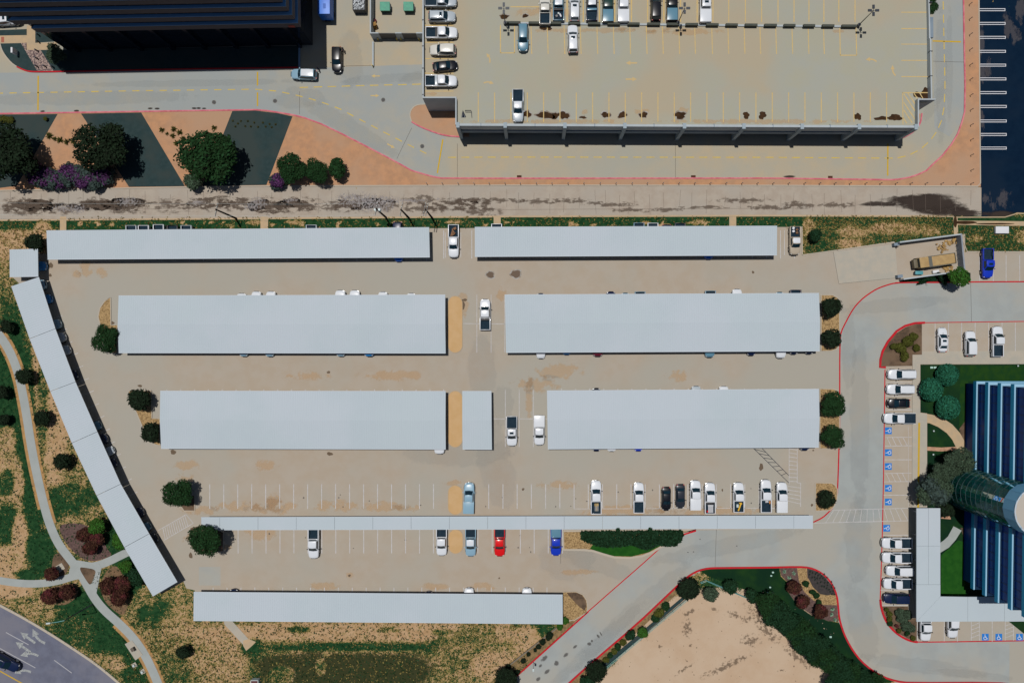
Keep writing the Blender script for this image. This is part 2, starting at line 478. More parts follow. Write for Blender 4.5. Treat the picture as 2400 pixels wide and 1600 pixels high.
def lawn():
    nx, ny = 420, 285
    xs = np.linspace(-110, 108, nx); ys = np.linspace(-72, 74, ny)
    X, Y = np.meshgrid(xs, ys)
    px = X * 12 + 1250; py = 817 - Y * 12
    g = np.full(X.shape, 0.50); ol = np.zeros(X.shape); ba = np.zeros(X.shape)
    for cx, cy, rx, ry, v, ch in BL:
        d = ((px - cx) / rx) ** 2 + ((py - cy) / ry) ** 2
        wgt = np.clip(1.6 - d * 1.2, 0, 1)
        if ch == 0:
            g = g * (1 - wgt) + v * wgt
        elif ch == 1:
            ol = np.clip(ol + v * wgt, 0, 1)
        else:
            ba = np.maximum(ba, np.clip(v * np.clip(1.5 - d, 0, 1), 0, 1))
    rng = np.random.default_rng(2)
    Z = rng.normal(0, 0.004, X.shape)
    v = np.stack([X.ravel(), Y.ravel(), Z.ravel()], 1)
    idx = np.arange(nx * ny).reshape(ny, nx)
    f = np.stack([idx[:-1, :-1].ravel(), idx[:-1, 1:].ravel(), idx[1:, 1:].ravel(), idx[1:, :-1].ravel()], 1)
    me = bpy.data.meshes.new('lawn')
    me.from_pydata(v.tolist(), [], f.tolist())
    for nm, arr in (('green', g), ('olive', ol), ('bare', ba)):
        a = me.attributes.new(nm, 'FLOAT', 'POINT')
        a.data.foreach_set('value', arr.ravel().astype(np.float32))
    m = bpy.data.materials.new('patchy_lawn')
    m.use_nodes = True
    t = m.node_tree; b = t.nodes['Principled BSDF']
    b.inputs['Roughness'].default_value = 0.95
    b.inputs['Specular IOR Level'].default_value = 0.05
    geo = t.nodes.new('ShaderNodeNewGeometry')
    def noise(sc, det=8, rgh=0.62):
        n = t.nodes.new('ShaderNodeTexNoise')
        n.inputs['Scale'].default_value = sc; n.inputs['Detail'].default_value = det; n.inputs['Roughness'].default_value = rgh
        t.links.new(geo.outputs['Position'], n.inputs['Vector']); return n.outputs['Fac']
    def attr(n):
        a = t.nodes.new('ShaderNodeAttribute'); a.attribute_name = n; return a.outputs['Fac']
    def math_(op, a, bb):
        x = t.nodes.new('ShaderNodeMath'); x.operation = op
        for i, vv in enumerate((a, bb)):
            if isinstance(vv, (int, float)): x.inputs[i].default_value = vv
            else: t.links.new(vv, x.inputs[i])
        return x.outputs[0]
    def ss(f_, lo, hi):
        r = t.nodes.new('ShaderNodeMapRange'); r.interpolation_type = 'SMOOTHSTEP'
        r.inputs[1].default_value = lo; r.inputs[2].default_value = hi
        t.links.new(f_, r.inputs[0]); return r.outputs[0]
    def mx(f_, a, bb):
        x = t.nodes.new('ShaderNodeMix'); x.data_type = 'RGBA'
        t.links.new(f_, x.inputs[0])
        for i, vv in ((6, a), (7, bb)):
            if isinstance(vv, tuple): x.inputs[i].default_value = (*vv, 1)
            else: t.links.new(vv, x.inputs[i])
        return x.outputs[2]
    n1 = math_('SUBTRACT', noise(0.40), 0.5)
    n3 = math_('SUBTRACT', noise(4.5, 4), 0.5)
    n2 = math_('SUBTRACT', noise(1.5, 6), 0.5)
    nn = math_('ADD', math_('ADD', math_('MULTIPLY', n1, 1.0), math_('MULTIPLY', n2, 1.35)), math_('MULTIPLY', n3, 1.7))
    fg = math_('ADD', attr('green'), nn)
    grass = mx(ss(noise(1.2), .35, .65), (0.007, 0.034, 0.012), (0.020, 0.062, 0.022))
    tan0 = mx(ss(noise(0.8), .3, .7), (0.36, 0.225, 0.115), (0.46, 0.31, 0.185))
    tan = mx(ss(noise(5.5, 3), .60, .68), tan0, (0.12, 0.10, 0.035))
    yel = mx(noise(2.0), (0.30, 0.20, 0.065), (0.16, 0.15, 0.04))
    c1 = mx(ss(fg, 0.22, 0.52), tan, yel)
    c2 = mx(ss(fg, 0.42, 0.66), c1, grass)
    fo = math_('ADD', attr('olive'), math_('MULTIPLY', nn, 0.62))
    oli = mx(noise(0.5), (0.026, 0.034, 0.013), (0.046, 0.047, 0.021))
    c3 = mx(ss(fo, 0.18, 0.62), c2, oli)
    fb = math_('ADD', attr('bare'), math_('MULTIPLY', nn, 0.5))
    bare = mx(ss(noise(0.12, 6), 0.35, 0.65), (0.485, 0.37, 0.265), (0.45, 0.325, 0.22))
    c4 = mx(ss(fb, 0.4, 0.62), c3, bare)
    t.links.new(c4, b.inputs['Base Color'])
    bp = t.nodes.new('ShaderNodeBump'); bp.inputs['Strength'].default_value = 0.5; bp.inputs['Distance'].default_value = 0.06
    t.links.new(noise(7, 5), bp.inputs['Height']); t.links.new(bp.outputs[0], b.inputs['Normal'])
    tag(link('lawn', me, m), kind='structure')
lawn()

# --- paved sheets
lot_poly = [(30, 595), (112, 595), (112, 541), (1000, 535), (1878, 532), (1880, 597), (2095, 566), (2100, 572), (2262, 548), (2262, 590), (2420, 590), (2420, 1640),
            (1300, 1640), (1170, 1622), (1211, 1583), (1345, 1463), (1318, 1452), (470, 1446), (456, 1382), (437, 1378), (430, 1362), (377, 1390), (310, 1275), (245, 1154), (187, 1031), (137, 910), (88, 787), (45, 664), (30, 650)]
lot = struct('parking_lot', MB().sheet(PX(lot_poly), 0.016), CONC)
up_kerb = [(0, 267), (331, 262), (600, 258), (625, 260), (651, 264), (687, 270), (715, 277), (753, 291), (801, 314), (850, 339), (924, 377.5), (965, 400), (998, 410), (1018, 415), (1034, 418),
           (1200, 418.4), (1800, 418), (2091, 421.7), (2106, 420.4), (2131, 416), (2152, 409), (2171, 400), (2183, 388), (2208, 365), (2229, 339), (2244, 314), (2254, 286), (2260, 263), (2261, 200), (2259, 100), (2257.5, 0), (2257, -60)]
drive = struct('service_drive', MB().sheet(PX([(-60, -60), (-60, 267)] + up_kerb), 0.016), CONC_UP)
struct('drive_slab', MB().sheet(PX([(-60, 172), (700, 161), (1030, 150), (1045, 330), (1025, 416), (998, 409.5), (965, 399.5), (924, 377), (850, 338.5), (801, 313.5), (753, 290.5), (715, 276.5), (687, 269.5), (651, 263.5), (625, 259.5), (600, 257.5), (331, 261.5), (-60, 267)]), 0.0178), CONC_G)
struct('drive_slab', MB().sheet(PX([(2186, -60), (2257, -60), (2258, 100), (2260, 200), (2259.5, 262), (2250, 290), (2225, 320), (2190, 300), (2188, 150)]), 0.0178), CONC_G)
alley_top = [(-60, 450), (0, 449), (430, 440), (600, 437.5), (1200, 435.5), (1800, 436), (2290, 438), (2300, 440)]
alley_bot = [(2300, 506), (2240, 505), (1800, 504), (1200, 506), (560, 511), (0, 515), (-60, 516)]
alley = struct('alley', MB().sheet(PX(alley_top + alley_bot), 0.012), OLDC)
asph = struct('asphalt_lot', MB().sheet(PX([(2293, -60), (2298, 438), (2301, 508), (2360, 502), (2385, 498), (2420, 498), (2420, -60)]), 0.010), ASPH)
struct('alley_gutter', MB().sheet(PX([(0, 514.5), (560, 510.5), (1200, 505.5), (1800, 503.5), (2235, 504.5), (2235, 509), (1800, 507.5), (1200, 509.5), (560, 514.5), (0, 518)]), 0.02), TANC)
for i, (x0, x1, xb0, xb1) in enumerate([(140.5, 155.5, 140.5, 155.5), (610.5, 628.5, 610.5, 628.5), (1157, 1173.5, 1157, 1173.5), (1709, 1725.5, 1709, 1725.5), (2234, 2244, 2236, 2246)]):
    yb = 541 if i < 4 else 556
    struct('crossing_walk', MB().sheet(PX([(x0, 508), (x1, 508), (xb1, yb), (xb0, yb)]), 0.022), TANC)
struct('crossing_walk', MB().sheet(PX([(2244, 517), (2420, 519), (2420, 530), (2244, 527)]), 0.024), TANC)
struct('grass_edging', MB().ribbon(PX([(2242, 509.5), (2355, 509), (2385, 500), (2420, 502)]), 0.2, 0, 0.05), TANC)
street_edge = [(-60, 1385), (0, 1417), (60, 1449), (120, 1485), (180, 1524), (230, 1558), (280, 1600), (330, 1645)]
street = struct('street', MB().sheet(PX(street_edge + [(-60, 1645)]), 0.014), STREET)
struct('kerb', MB().ribbon(PX(smoothpath(street_edge)), 0.45, 0, 0.13), KERBC)
# road part of the lot, greyer concrete laid as its own pour
road_poly = [(1211, 1583), (1378, 1432), (1516, 1309), (1552, 1279), (1601, 1249), (1631, 1242), (1905, 1238), (1942, 1200), (1963, 1150), (1968, 985), (1968, 780), (1984, 752), (1999, 724), (2017, 704), (2035, 690), (2055, 677), (2098, 663), (2420, 661), (2420, 754), (2167, 756), (2144, 757), (2121, 764), (2101, 776), (2080, 800), (2068, 823), (2062, 860), (2074, 861), (2069, 1200), (2063, 1404), (2070, 1442), (2091, 1474), (2126, 1498), (2183, 1504), (2420, 1500), (2420, 1640), (1170, 1640), (1170, 1622)]
struct('access_road', MB().sheet(PX(road_poly), 0.020), CONC_ROAD)
struct('concrete_apron', MB().sheet(PX([(2270, 1505), (2420, 1503), (2420, 1640), (2365, 1640), (2366, 1507)]), 0.023), CONC)
struct('dock_apron', MB().sheet(PX([(1953, 590), (2098, 572), (2104, 653), (1966, 665)]), 0.020), WALKC)
pline('slab_joint', (1953, 590), (1966, 665), .05, OIL and mat('joint_dark', (0.09, 0.08, 0.07), .9), lot, 0.026)
pline('slab_joint', (1966, 665), (2104, 651), .05, MATS['joint_dark'], lot, 0.026)
JD = MATS['joint_dark']
struct('slab_patch', MB().sheet(PX([(466, 1328), (517, 1327), (517, 1371), (466, 1371)]), 0.0195), CONC_ROAD)
for a_, b_ in (((2275, 660), (2277, 754)), ((1679, 1240), (1676, 1328)), ((1314, 1242), (1314, 1320))):
    pline('slab_joint', a_, b_, .06, JD, lot, 0.026)
for a_, b_ in (((1583, 337), (1583, 418)), ((1072, 337), (1072, 418)), ((965, 300), (930, 372)), ((702, 215), (702, 268)), ((2187, 144), (2259, 146)), ((810, 155), (870, 154))):
    pline('slab_joint', a_, b_, .06, JD, drive, 0.022)

# orange planting strip along the upper drive
strip = PX(up_kerb + [(2293, -60), (2298, 438)] + [(1800, 433.5), (1200, 433), (600, 435), (430, 438), (0, 446), (-60, 447), (-60, 267)])
struct('planting_strip', MB().prism(strip, -0.02, 0.09), ORANGE)
struct('kerb', MB().ribbon(PX(up_kerb), 0.27, 0, 0.16), PINK)
struct('kerb', MB().ribbon(PX([(-60, 448), (0, 447), (430, 439), (600, 436.5), (1200, 434.5), (1800, 435), (2290, 437), (2297, 430), (2293, -60)]), 0.22, 0, 0.13), KERBC)
for poly in ([(-60, 270), (136, 268), (40, 436), (0, 441), (-60, 443)], [(190.6, 267), (331.6, 264.5), (434, 437), (303, 438.5)],
             [(545, 261), (600, 260), (651, 266), (686, 273.5), (638, 400), (625, 434), (474, 436.5), (500, 375)]):
    struct('gravel_bed', MB().sheet(PX(poly), 0.096), DGRAV)
# planter at the garage's notch
np_ = [(1000, 245), (977.5, 246), (965, 255), (960, 270), (965, 286), (983, 297), (1018, 311), (1046, 319), (1082, 321), (1100, 321), (1100, 245)]
struct('planting_bed', MB().prism(PX(np_), -0.02, 0.09), ORANGE)
struct('kerb', MB().ribbon(PX(smoothpath([(1000, 245), (977.5, 246), (965, 255), (960, 270), (965, 286)])), 0.18, 0, 0.14), KERBC)
struct('kerb', MB().ribbon(PX(smoothpath([(965, 286), (983, 297), (1018, 311), (1046, 319), (1082, 321.5)])), 0.25, 0, 0.16), PINK)
struct('kerb', MB().ribbon(PX(smoothpath([(2112, 325), (2135, 314), (2150, 300), (2158, 285), (2160, 266)])), 0.25, 0, 0.16), PINK)
struct('planting_bed', MB().prism(PX([(2100, 322), (2128, 312), (2146, 298), (2154, 284), (2157, 268), (2140, 262), (2100, 300)]), -0.02, 0.09), ORANGE)
# corner beds by the dark tower, upper left
struct('gravel_bed', MB().prism(PX([(2, 103), (50, 102), (88, 167), (80, 168), (62, 167), (45, 160), (28, 148), (14, 132), (5, 117)]), -0.02, 0.09), DGRAV)
struct('river_rock_bed', MB().prism(PX([(50, 102), (63, 101), (63, 118), (96, 118), (126, 167), (88, 167)]), -0.02, 0.095), RIVER)
struct('gravel_bed', MB().prism(PX([(96, 118), (120, 118), (700, 108), (700, 158), (155, 167), (126, 167)]), -0.02, 0.09), DGRAV)
struct('walkway', MB().sheet(PX([(-60, 85), (63, 83), (63, 60), (83, 60), (83, 101), (127, 100), (127, 80), (134, 80), (134, 110), (110, 118), (63, 118), (63, 101), (-60, 103)]), 0.03), TANC)
struct('gravel_bed', MB().prism(PX([(-60, 72), (5, 71), (63, 69), (63, 83), (-60, 85)]), -0.02, 0.05), DGRAV)
struct('gravel_bed', MB().prism(PX([(83, 70), (127, 79), (127, 98), (83, 101)]), -0.02, 0.05), DGRAV)
struct('kerb', MB().ribbon(PX(smoothpath([(40, 157), (52, 163), (66, 168), (85, 169.5), (155, 168.5), (400, 163), (700, 159)])), 0.25, 0, 0.15), REDK)
struct('kerb', MB().ribbon(PX(smoothpath([(1, 103), (5, 118), (14, 133), (28, 149), (40, 157)])), 0.2, 0, 0.14), KERBC)
struct('kerb', MB().ribbon(PX([(702, 60), (702, 160)]), 0.35, 0, 0.15), mat('blue_grey_kerb', (0.20, 0.30, 0.42), 0.8))
struct('brick_band', MB().sheet(PX([(3, 87), (10, 87), (10, 100), (3, 100)]), 0.036), mat('brick_red', (0.34, 0.12, 0.08), .9))

# lot islands -------------------------------------------------------------
def bed(poly, m, kerb=KERBC, kw=0.16, sm=0, h=0.10, name='planting_bed'):
    p = smoothpath(poly, sm, True) if sm else poly
    struct(name, MB().prism(PX(p), -0.02, h), m)
    if kerb:
        struct('kerb', MB().ribbon(PX(p), kw, 0, h + 0.04, True), kerb)
def capsule(cx, y0, y1, r_):
    pts = []
    for i in range(13):
        a = PI * i / 12
        pts.append((cx + r_ * math.cos(a), y0 + r_ - r_ * math.sin(a)))
    for i in range(13):
        a = PI * i / 12
        pts.append((cx - r_ * math.cos(a), y1 - r_ + r_ * math.sin(a)))
    return pts
for cx, y0, y1 in ((1067, 694, 826), (1067, 916, 1047), (1067, 1137, 1205), (1068, 1240, 1296)):
    bed(capsule(cx, y0, y1, 16.5), ISLAND, TANC, 0.12, h=0.08, name='sandy_island')
bed([(260, 697), (246, 706), (235, 722), (231, 742), (236, 762), (238, 800), (262, 826), (276, 828), (276, 762), (261, 762)], GRAVEL)
bed([(302, 916), (355, 915), (357, 980), (376, 981), (376, 1043), (362, 1040), (335, 1000), (318, 960)], GRAVEL)
bed([(1924, 692), (1950, 691), (1962, 697), (1967, 708), (1967, 806), (1960, 818), (1948, 822), (1924, 822)], GRAVEL)
bed([(1921, 911), (1952, 911), (1964, 916), (1967, 926), (1967, 1050), (1921, 1050)], GRAVEL)
bed([(1911, 1131), (1948, 1131), (1958, 1137), (1962, 1146), (1961, 1170), (1954, 1186), (1945, 1195), (1911, 1196)], GRAVEL)
bed([(1319, 1386), (1350, 1385), (1366, 1392), (1375, 1405), (1377, 1422), (1375, 1434), (1346, 1452), (1319, 1452)], GRAVEL)
struct('mulch_patch', MB().sheet(PX([(1328, 1388), (1350, 1387), (1364, 1393), (1373, 1406), (1374, 1420), (1370, 1430), (1352, 1415), (1338, 1400)]), 0.112), MULCH)
hed_isl = [(1321, 1243), (1631, 1241), (1601, 1249), (1555, 1277), (1530, 1292), (1505, 1302), (1475, 1306.5), (1440, 1305), (1412, 1297), (1390, 1290), (1370, 1287.5), (1321, 1287)]
bed(hed_isl, GRAVEL, KERBC, 0.4)
struct('kerb', MB().ribbon(PX([(1596, 1253), (1631, 1242.5)]), 0.32, 0, 0.155), REDK)
struct('grass_patch', MB().sheet(PX([(1382, 1285), (1400, 1262), (1560, 1262), (1548, 1278), (1520, 1293), (1480, 1303), (1440, 1302), (1412, 1295)]), 0.112), TURF2)
bed([(436, 1160), (457, 1160), (457, 1196), (432, 1196), (425, 1185)], MULCH)
bed([(446, 1236), (476, 1228), (524, 1246), (524, 1291), (470, 1296), (448, 1280)], MULCH)
bed([(2160, 757), (2160, 831), (2138, 831), (2138, 857), (2064, 858), (2066, 840), (2072, 820), (2083, 800), (2102, 780), (2122, 767), (2144, 760)], MULCH, None)
bed([(2066, 1420), (2130, 1420), (2130, 1448), (2148, 1448), (2148, 1500), (2127, 1495), (2107, 1484), (2093, 1472), (2081, 1457), (2073, 1441)], MULCH, None)
# bottom right planting along the S curve, over the dirt field
red_in = [(1300, 1631), (1332.6, 1600), (1389, 1549.5), (1491, 1463), (1567, 1391), (1588, 1371), (1603, 1358), (1618, 1345.5), (1639, 1335), (1659, 1330.6), (1685, 1329.6), (1800, 1328.8), (1871, 1327), (1897, 1329),
          (1917, 1336.5), (1935, 1349), (1950.5, 1368), (1961, 1394), (1964, 1419), (1966, 1445), (1973.5, 1473), (1984, 1498), (1999, 1524), (2017, 1547), (2042, 1568.6), (2070, 1585), (2101, 1595), (2131.6, 1599), (2330, 1598), (2390, 1604)]
field = struct('dirt_field', MB().sheet(PX(red_in + [(2390, 1660), (1300, 1660)]), 0.03), None)
def dirt_field():
    """same patchy grass-and-dirt ground as the lawn: a finer sheet lifted over the road pour"""
    from_me = bpy.data.objects['lawn'].data
    poly = [Vector((p[0], p[1])) for p in PX(red_in + [(2390, 1660), (1300, 1660)])]
    bm = bmesh.new(); bm.from_mesh(from_me)
    x0, x1 = W2(1295, 0)[0], W2(2395, 0)[0]; y1 = W2(0, 1322)[1]
    bmesh.ops.delete(bm, geom=[v for v in bm.verts if not (x0 < v.co.x < x1 and v.co.y < y1)], context='VERTS')
    # cut the grid along the kerb line so the sheet stops exactly there
    def inside(p):
        c = False; n = len(poly); j = n - 1
        for i in range(n):
            a, b = poly[i], poly[j]
            if (a.y > p.y) != (b.y > p.y) and p.x < (b.x - a.x) * (p.y - a.y) / (b.y - a.y) + a.x:
                c = not c
            j = i
        return c
    kill = [f for f in bm.faces if not all(inside(v.co) for v in f.verts)]
    bmesh.ops.delete(bm, geom=kill, context='FACES')
    for v in bm.verts: v.co.z += 0.036
    bm.to_mesh(field.data); bm.free()
    field.data.materials.clear(); field.data.materials.append(MATS['x'] if 'x' in MATS else bpy.data.materials['patchy_lawn'])
dirt_field()
struct('verge', MB().sheet(PX(red_in[:3] + [(1491, 1463), (1567, 1391), (1588, 1371), (1606, 1372), (1500, 1474), (1400, 1562), (1320, 1640), (1300, 1640)]), 0.048), mat('verge_soil', (0.26, 0.17, 0.08), .95, (0.14, 0.10, 0.05), 1.5, 8))
struct('turf_slope', MB().sheet(PX([(1642, 1337), (1660, 1332), (1800, 1331), (1826, 1330), (1830, 1350), (1846, 1365), (1848, 1390), (1868, 1418), (1900, 1440), (1940, 1455), (1966, 1458), (1973, 1473), (1984, 1499), (1999, 1525), (2017, 1548), (2042, 1570), (2070, 1587), (2095, 1596), (2060, 1600), (1990, 1560), (1900, 1500), (1800, 1400), (1720, 1372), (1660, 1350)]), 0.055), TURF)
struct('shrub_bed', MB().sheet(PX([(1827, 1330), (1870, 1329), (1897, 1331), (1915, 1338), (1933, 1351), (1948, 1369), (1958, 1394), (1961.5, 1419), (1964, 1456), (1940, 1454), (1900, 1438), (1868, 1416), (1848, 1388), (1846, 1363), (1831, 1348)]), 0.062), MULCHP)
struct('gravel_patch', MB().sheet(PX([(1868, 1330), (1891, 1331), (1892, 1352), (1905, 1372), (1925, 1391), (1960, 1393), (1962, 1417), (1928, 1416), (1905, 1405), (1884, 1385), (1872, 1360)]), 0.068), GRAVEL)
struct('slate_patch', MB().sheet(PX([(1892, 1331), (1914, 1338), (1933, 1351), (1948, 1369), (1957, 1389), (1940, 1394), (1922, 1391), (1905, 1375), (1893, 1350)]), 0.074), MULCHD)
struct('kerb', MB().ribbon(PX(smoothpath(red_in, 1)), 0.34, 0, 0.15), REDK)
struct('kerb', MB().ribbon(PX([(1180, 1612), (1211, 1583), (1378.6, 1432)]), 0.28, 0, 0.14), REDK)
struct('verge', MB().sheet(PX([(1180, 1610), (1211, 1581), (1376, 1431), (1346, 1452), (1312, 1462), (1270, 1494), (1180, 1565), (1150, 1600)]), 0.024), MATS['verge_soil'])
r2 = [(2420, 752.5), (2400, 753), (2167, 756), (2144, 757), (2121, 763.5), (2101, 776), (2080.6, 800), (2068, 823), (2063, 843), (2062, 860), (2075.5, 860.5)]
struct('kerb', MB().ribbon(PX(r2[1:3]), 0.16, 0, 0.05), REDK)
struct('kerb', MB().ribbon(PX(r2[2:]), 0.42, 0, 0.15), REDK)
struct('kerb', MB().ribbon(PX(smoothpath([(2062.8, 1404), (2064, 1420), (2070.4, 1442), (2078, 1457.6), (2091, 1474), (2106, 1487), (2126.5, 1498.5), (2144, 1502.8), (2150, 1503)])), 0.40, 0, 0.15), REDK)
for nm, path, wd in (('fire_lane_line', [(2420, 660), (2272, 660.7), (2216, 662), (2139, 662), (2098, 662.8), (2075.5, 669), (2055, 676.8), (2034.7, 689.5), (2016.8, 703.6), (1999, 724), (1983.7, 752), (1971, 777.5), (1968, 800), (1968, 985), (1966, 1060), (1963, 1150), (1960.7, 1167), (1953, 1188), (1941.6, 1200), (1927.6, 1212.8), (1906, 1223)], 0.26),
                     ('fire_lane_line', [(2074, 866), (2069.5, 1200), (2062.8, 1404)], 0.2), ('fire_lane_line', [(2150, 1503.3), (2183, 1503.6), (2420, 1500)], 0.22),
                     ('fire_lane_line', [(1378.6, 1432), (1433.4, 1383.7), (1501, 1325), (1552, 1279)], 0.2)):
    o = link(nm, MB().ribbon(PX(smoothpath(path, 1), 0), wd, 0.022, 0.027).mesh(nm), REDK, lot)
# east sidewalks, lawns and arc paths by the office building
struct('sidewalk', MB().prism(PX([(2138, 831), (2160, 831), (2160, 823), (2420, 822), (2420, 852), (2156, 853), (2156, 967), (2172, 970), (2172, 1195), (2137, 1195), (2138, 860)]), -0.02, 0.12), WALKC)
struct('kerb', MB().ribbon(PX([(2153.5, 990), (2151, 1192)]), 0.38, 0.0, 0.135), YELS)
struct('kerb', MB().ribbon(PX([(2133, 1222), (2133, 1258)]), 0.25, 0.0, 0.10), YELS)
struct('office_lawn', MB().prism(PX([(2157, 854), (2420, 853), (2420, 1500), (2320, 1420), (2173, 1420), (2173, 1200), (2173, 968), (2157, 966)]), -0.02, 0.10), TURF)
struct('turf_strip', MB().sheet(PX([(2250, 856), (2420, 855), (2420, 900), (2268, 893), (2268, 985), (2247, 1000)]), 0.106), mat('turf_b', (0.014, 0.048, 0.008), .95, (0.008, 0.038, 0.010), .8, 6, bump=.5))
struct('mulch_strip', MB().sheet(PX([(2262, 985), (2271, 982), (2271, 1075), (2262, 1050), (2247, 1005)]), 0.112), MULCH)
struct('mulch_strip', MB().sheet(PX([(2250, 1235), (2272, 1240), (2268, 1290), (2262, 1330), (2258, 1260)]), 0.112), MULCH)
struct('arc_path', MB().sheet(PX([(2156, 967), (2183, 971), (2208, 978.6), (2231, 994), (2249, 1014), (2262, 1037), (2268, 1060), (2270, 1085), (2246, 1085), (2241, 1050), (2231, 1029.6), (2218, 1014), (2198, 1000), (2177.6, 991), (2157, 990)]), 0.118), TANC)
struct('arc_path', MB().sheet(PX([(2203, 1270.5), (2210, 1266), (2221, 1256), (2234, 1232), (2253, 1242), (2239, 1264), (2223.5, 1281.6), (2203, 1294)]), 0.118), PATHC)
struct('stone_path', MB().sheet(PX([(2172, 1046), (2205, 1048), (2241, 1046), (2243, 1054), (2205, 1057), (2172, 1055)]), 0.116), FLAG)
struct('stone_path', MB().sheet(PX([(2204, 1206), (2226, 1208), (2228, 1216), (2204, 1214)]), 0.116), FLAG)
struct('turf_patch', MB().sheet(PX([(2205, 1300), (2245, 1265), (2262, 1270), (2262, 1395), (2205, 1395)]), 0.108), TURF2)
# footpath
def path_sheet(pts, wd, z, name='footpath'):
    struct(name, MB().ribbon(PX(smoothpath(pts, 2)), wd, -0.02, z), PATHC)
pm = [(-40, 740), (5, 792), (28, 832), (45, 880), (54, 925), (63, 975), (71, 1030), (82, 1090), (93, 1140), (105, 1190), (117, 1230), (137, 1275), (165, 1310), (186, 1338), (203, 1368), (222, 1402), (245, 1430), (275, 1456), (310, 1490), (338, 1530), (358, 1570), (380, 1625)]
for off in (-1, 1):
    side = []
    for i, p in enumerate(pm):
        a = pm[max(i - 1, 0)]; b = pm[min(i + 1, len(pm) - 1)]
        d = Vector((b[0] - a[0], b[1] - a[1])).normalized()
        side.append((p[0] - d.y * 13.5 * off, p[1] + d.x * 13.5 * off))
    lo_ = [q for q in side if q[1] < 1230]; hi_ = [q for q in side if q[1] > 1440]
    for sd_ in (lo_, hi_):
        struct('path_border', MB().ribbon(PX(smoothpath(sd_)), 0.55, -0.02, 0.028), mat('border_soil', (0.40, 0.235, 0.09), .95, (0.30, 0.18, 0.08), 1.0, 8))
bm_ = lambda poly, m, z: struct('mulch_bed', MB().sheet(PX(smoothpath(poly, 2, True)), z), m)
bm_([(137, 1230), (165, 1225), (200, 1227), (240, 1255), (250, 1285), (265, 1300), (235, 1312), (215, 1315), (190, 1308), (160, 1280), (145, 1255)], MULCHP, 0.030)
bm_([(236, 1365), (250, 1335), (272, 1322), (290, 1345), (306, 1380), (300, 1420), (290, 1445), (260, 1425), (240, 1400)], mat('tan_mulch', (0.20, 0.125, 0.07), .95, (0.13, 0.085, 0.05), 2.0, 8), 0.030)
bm_([(125, 1300), (145, 1292), (158, 1310), (163, 1325), (155, 1345), (140, 1354), (118, 1350), (122, 1325)], MULCH, 0.030)
bm_([(95, 1385), (130, 1372), (178, 1365), (186, 1378), (180, 1400), (150, 1420), (115, 1412)], MATS['tan_mulch'], 0.030)
path_sheet(pm, 1.68, 0.040)
path_sheet([(185, 1336), (205, 1328), (228, 1325), (255, 1315), (285, 1300), (310, 1288)], 1.55, 0.046)
path_sheet([(196, 1345), (170, 1350), (140, 1360), (100, 1367), (50, 1367), (-5, 1359), (-40, 1352)], 1.45, 0.052)
struct('footpath', MB().sheet(PX([(170, 1312), (182, 1312), (232, 1320), (238, 1330), (232, 1362), (225, 1395), (205, 1370), (178, 1352), (160, 1354), (163, 1335)]), 0.058), PATHC)
struct('path_island', MB().prism(PX(smoothpath([(184, 1328), (200, 1329), (226, 1334), (222, 1350), (213, 1372), (203, 1360)], 2, True)), 0, 0.075), MULCH)
for poly in ([(131, 1326), (145, 1318), (153, 1331), (140, 1341)], [(293, 1508), (310, 1499), (335, 1533), (318, 1546)]):
    struct('concrete_pad', MB().prism(PX(poly), 0, 0.09), WALKC)
struct('walk_ramp', MB().sheet(PX([(525, 1455), (545, 1455), (583, 1497), (572, 1512), (526, 1462)]), 0.03), WALKC)
struct('walk_ramp', MB().sheet(PX([(570, 1500), (583, 1496), (600, 1503), (590, 1513), (577, 1524), (570, 1512)]), 0.035), TANC)
bpy.data.objects['terrain'].select_set(False)

# ------------------------------------------------------------------ painted markings
def rows(xs, y0, y1, par, m=WHT, wd=0.15, z=0.024, slant=0.0):
    for x in xs:
        pline('stall_line', (x + slant, y0), (x, y1), wd, m, par, z)
def span(a, b, n):
    return [a + (b - a) * i / (n - 1) for i in range(n)]
Z2 = 0.030                                    # above the access road pour
rows(span(491.6, 1016, 17), 1134, 1191.5, lot)
rows(span(1145.4, 1779, 20), 1134, 1191.5, lot)
pline('stall_line', (1345, 1191.8), (1846, 1190), .1, WHT, lot)
rows(span(558, 1016, 15), 1225, 1296, lot)
rows([1120, 1153.6, 1185, 1219.6, 1252, 1285, 1318], 1225, 1296, lot)
rows(span(499.5, 1282, 25), 1376, 1440, lot)
for x in (1117.6, 1151, 1183):
    pline('stall_line', (x, 690), (x, 826), .11, WHT, lot)
pline('stall_line', (1086, 758), (1190, 759), .11, WHT, lot)
for x in (1184.4, 1217, 1250):
    pline('stall_line', (x, 913), (x, 1047), .11, WHT, lot)
pline('stall_line', (1150, 981), (1290, 981), .11, WHT, lot)
rows(span(391, 1040, 21), 912, 1040, lot)
rows(span(1316, 1910, 19), 910, 1040, lot)
rows(span(300, 1040, 23), 694, 822, lot)
rows(span(1215, 1910, 22), 692, 818, lot)
rows(span(150, 1000, 27), 543, 612, lot)
rows(span(1040, 1862, 26), 540, 606, lot)
pline('stall_line', (1044, 545), (1044, 604), .11, WHT, lot); pline('stall_line', (1080, 545), (1080, 604), .11, WHT, lot)
pline('stall_line', (1838.5, 540), (1838.5, 598), .11, WHT, lot)
ends = [(146, 739), (157, 770), (170, 800), (183, 827), (195, 857), (208, 886), (220, 915), (232, 945), (245, 974), (258, 1004), (270, 1034), (283, 1063), (295, 1093), (309, 1121), (322, 1152), (335, 1183), (349, 1212), (365, 1243), (381, 1274), (396, 1301), (413, 1329)]
ends = [(114, 680), (123, 709)] + ends
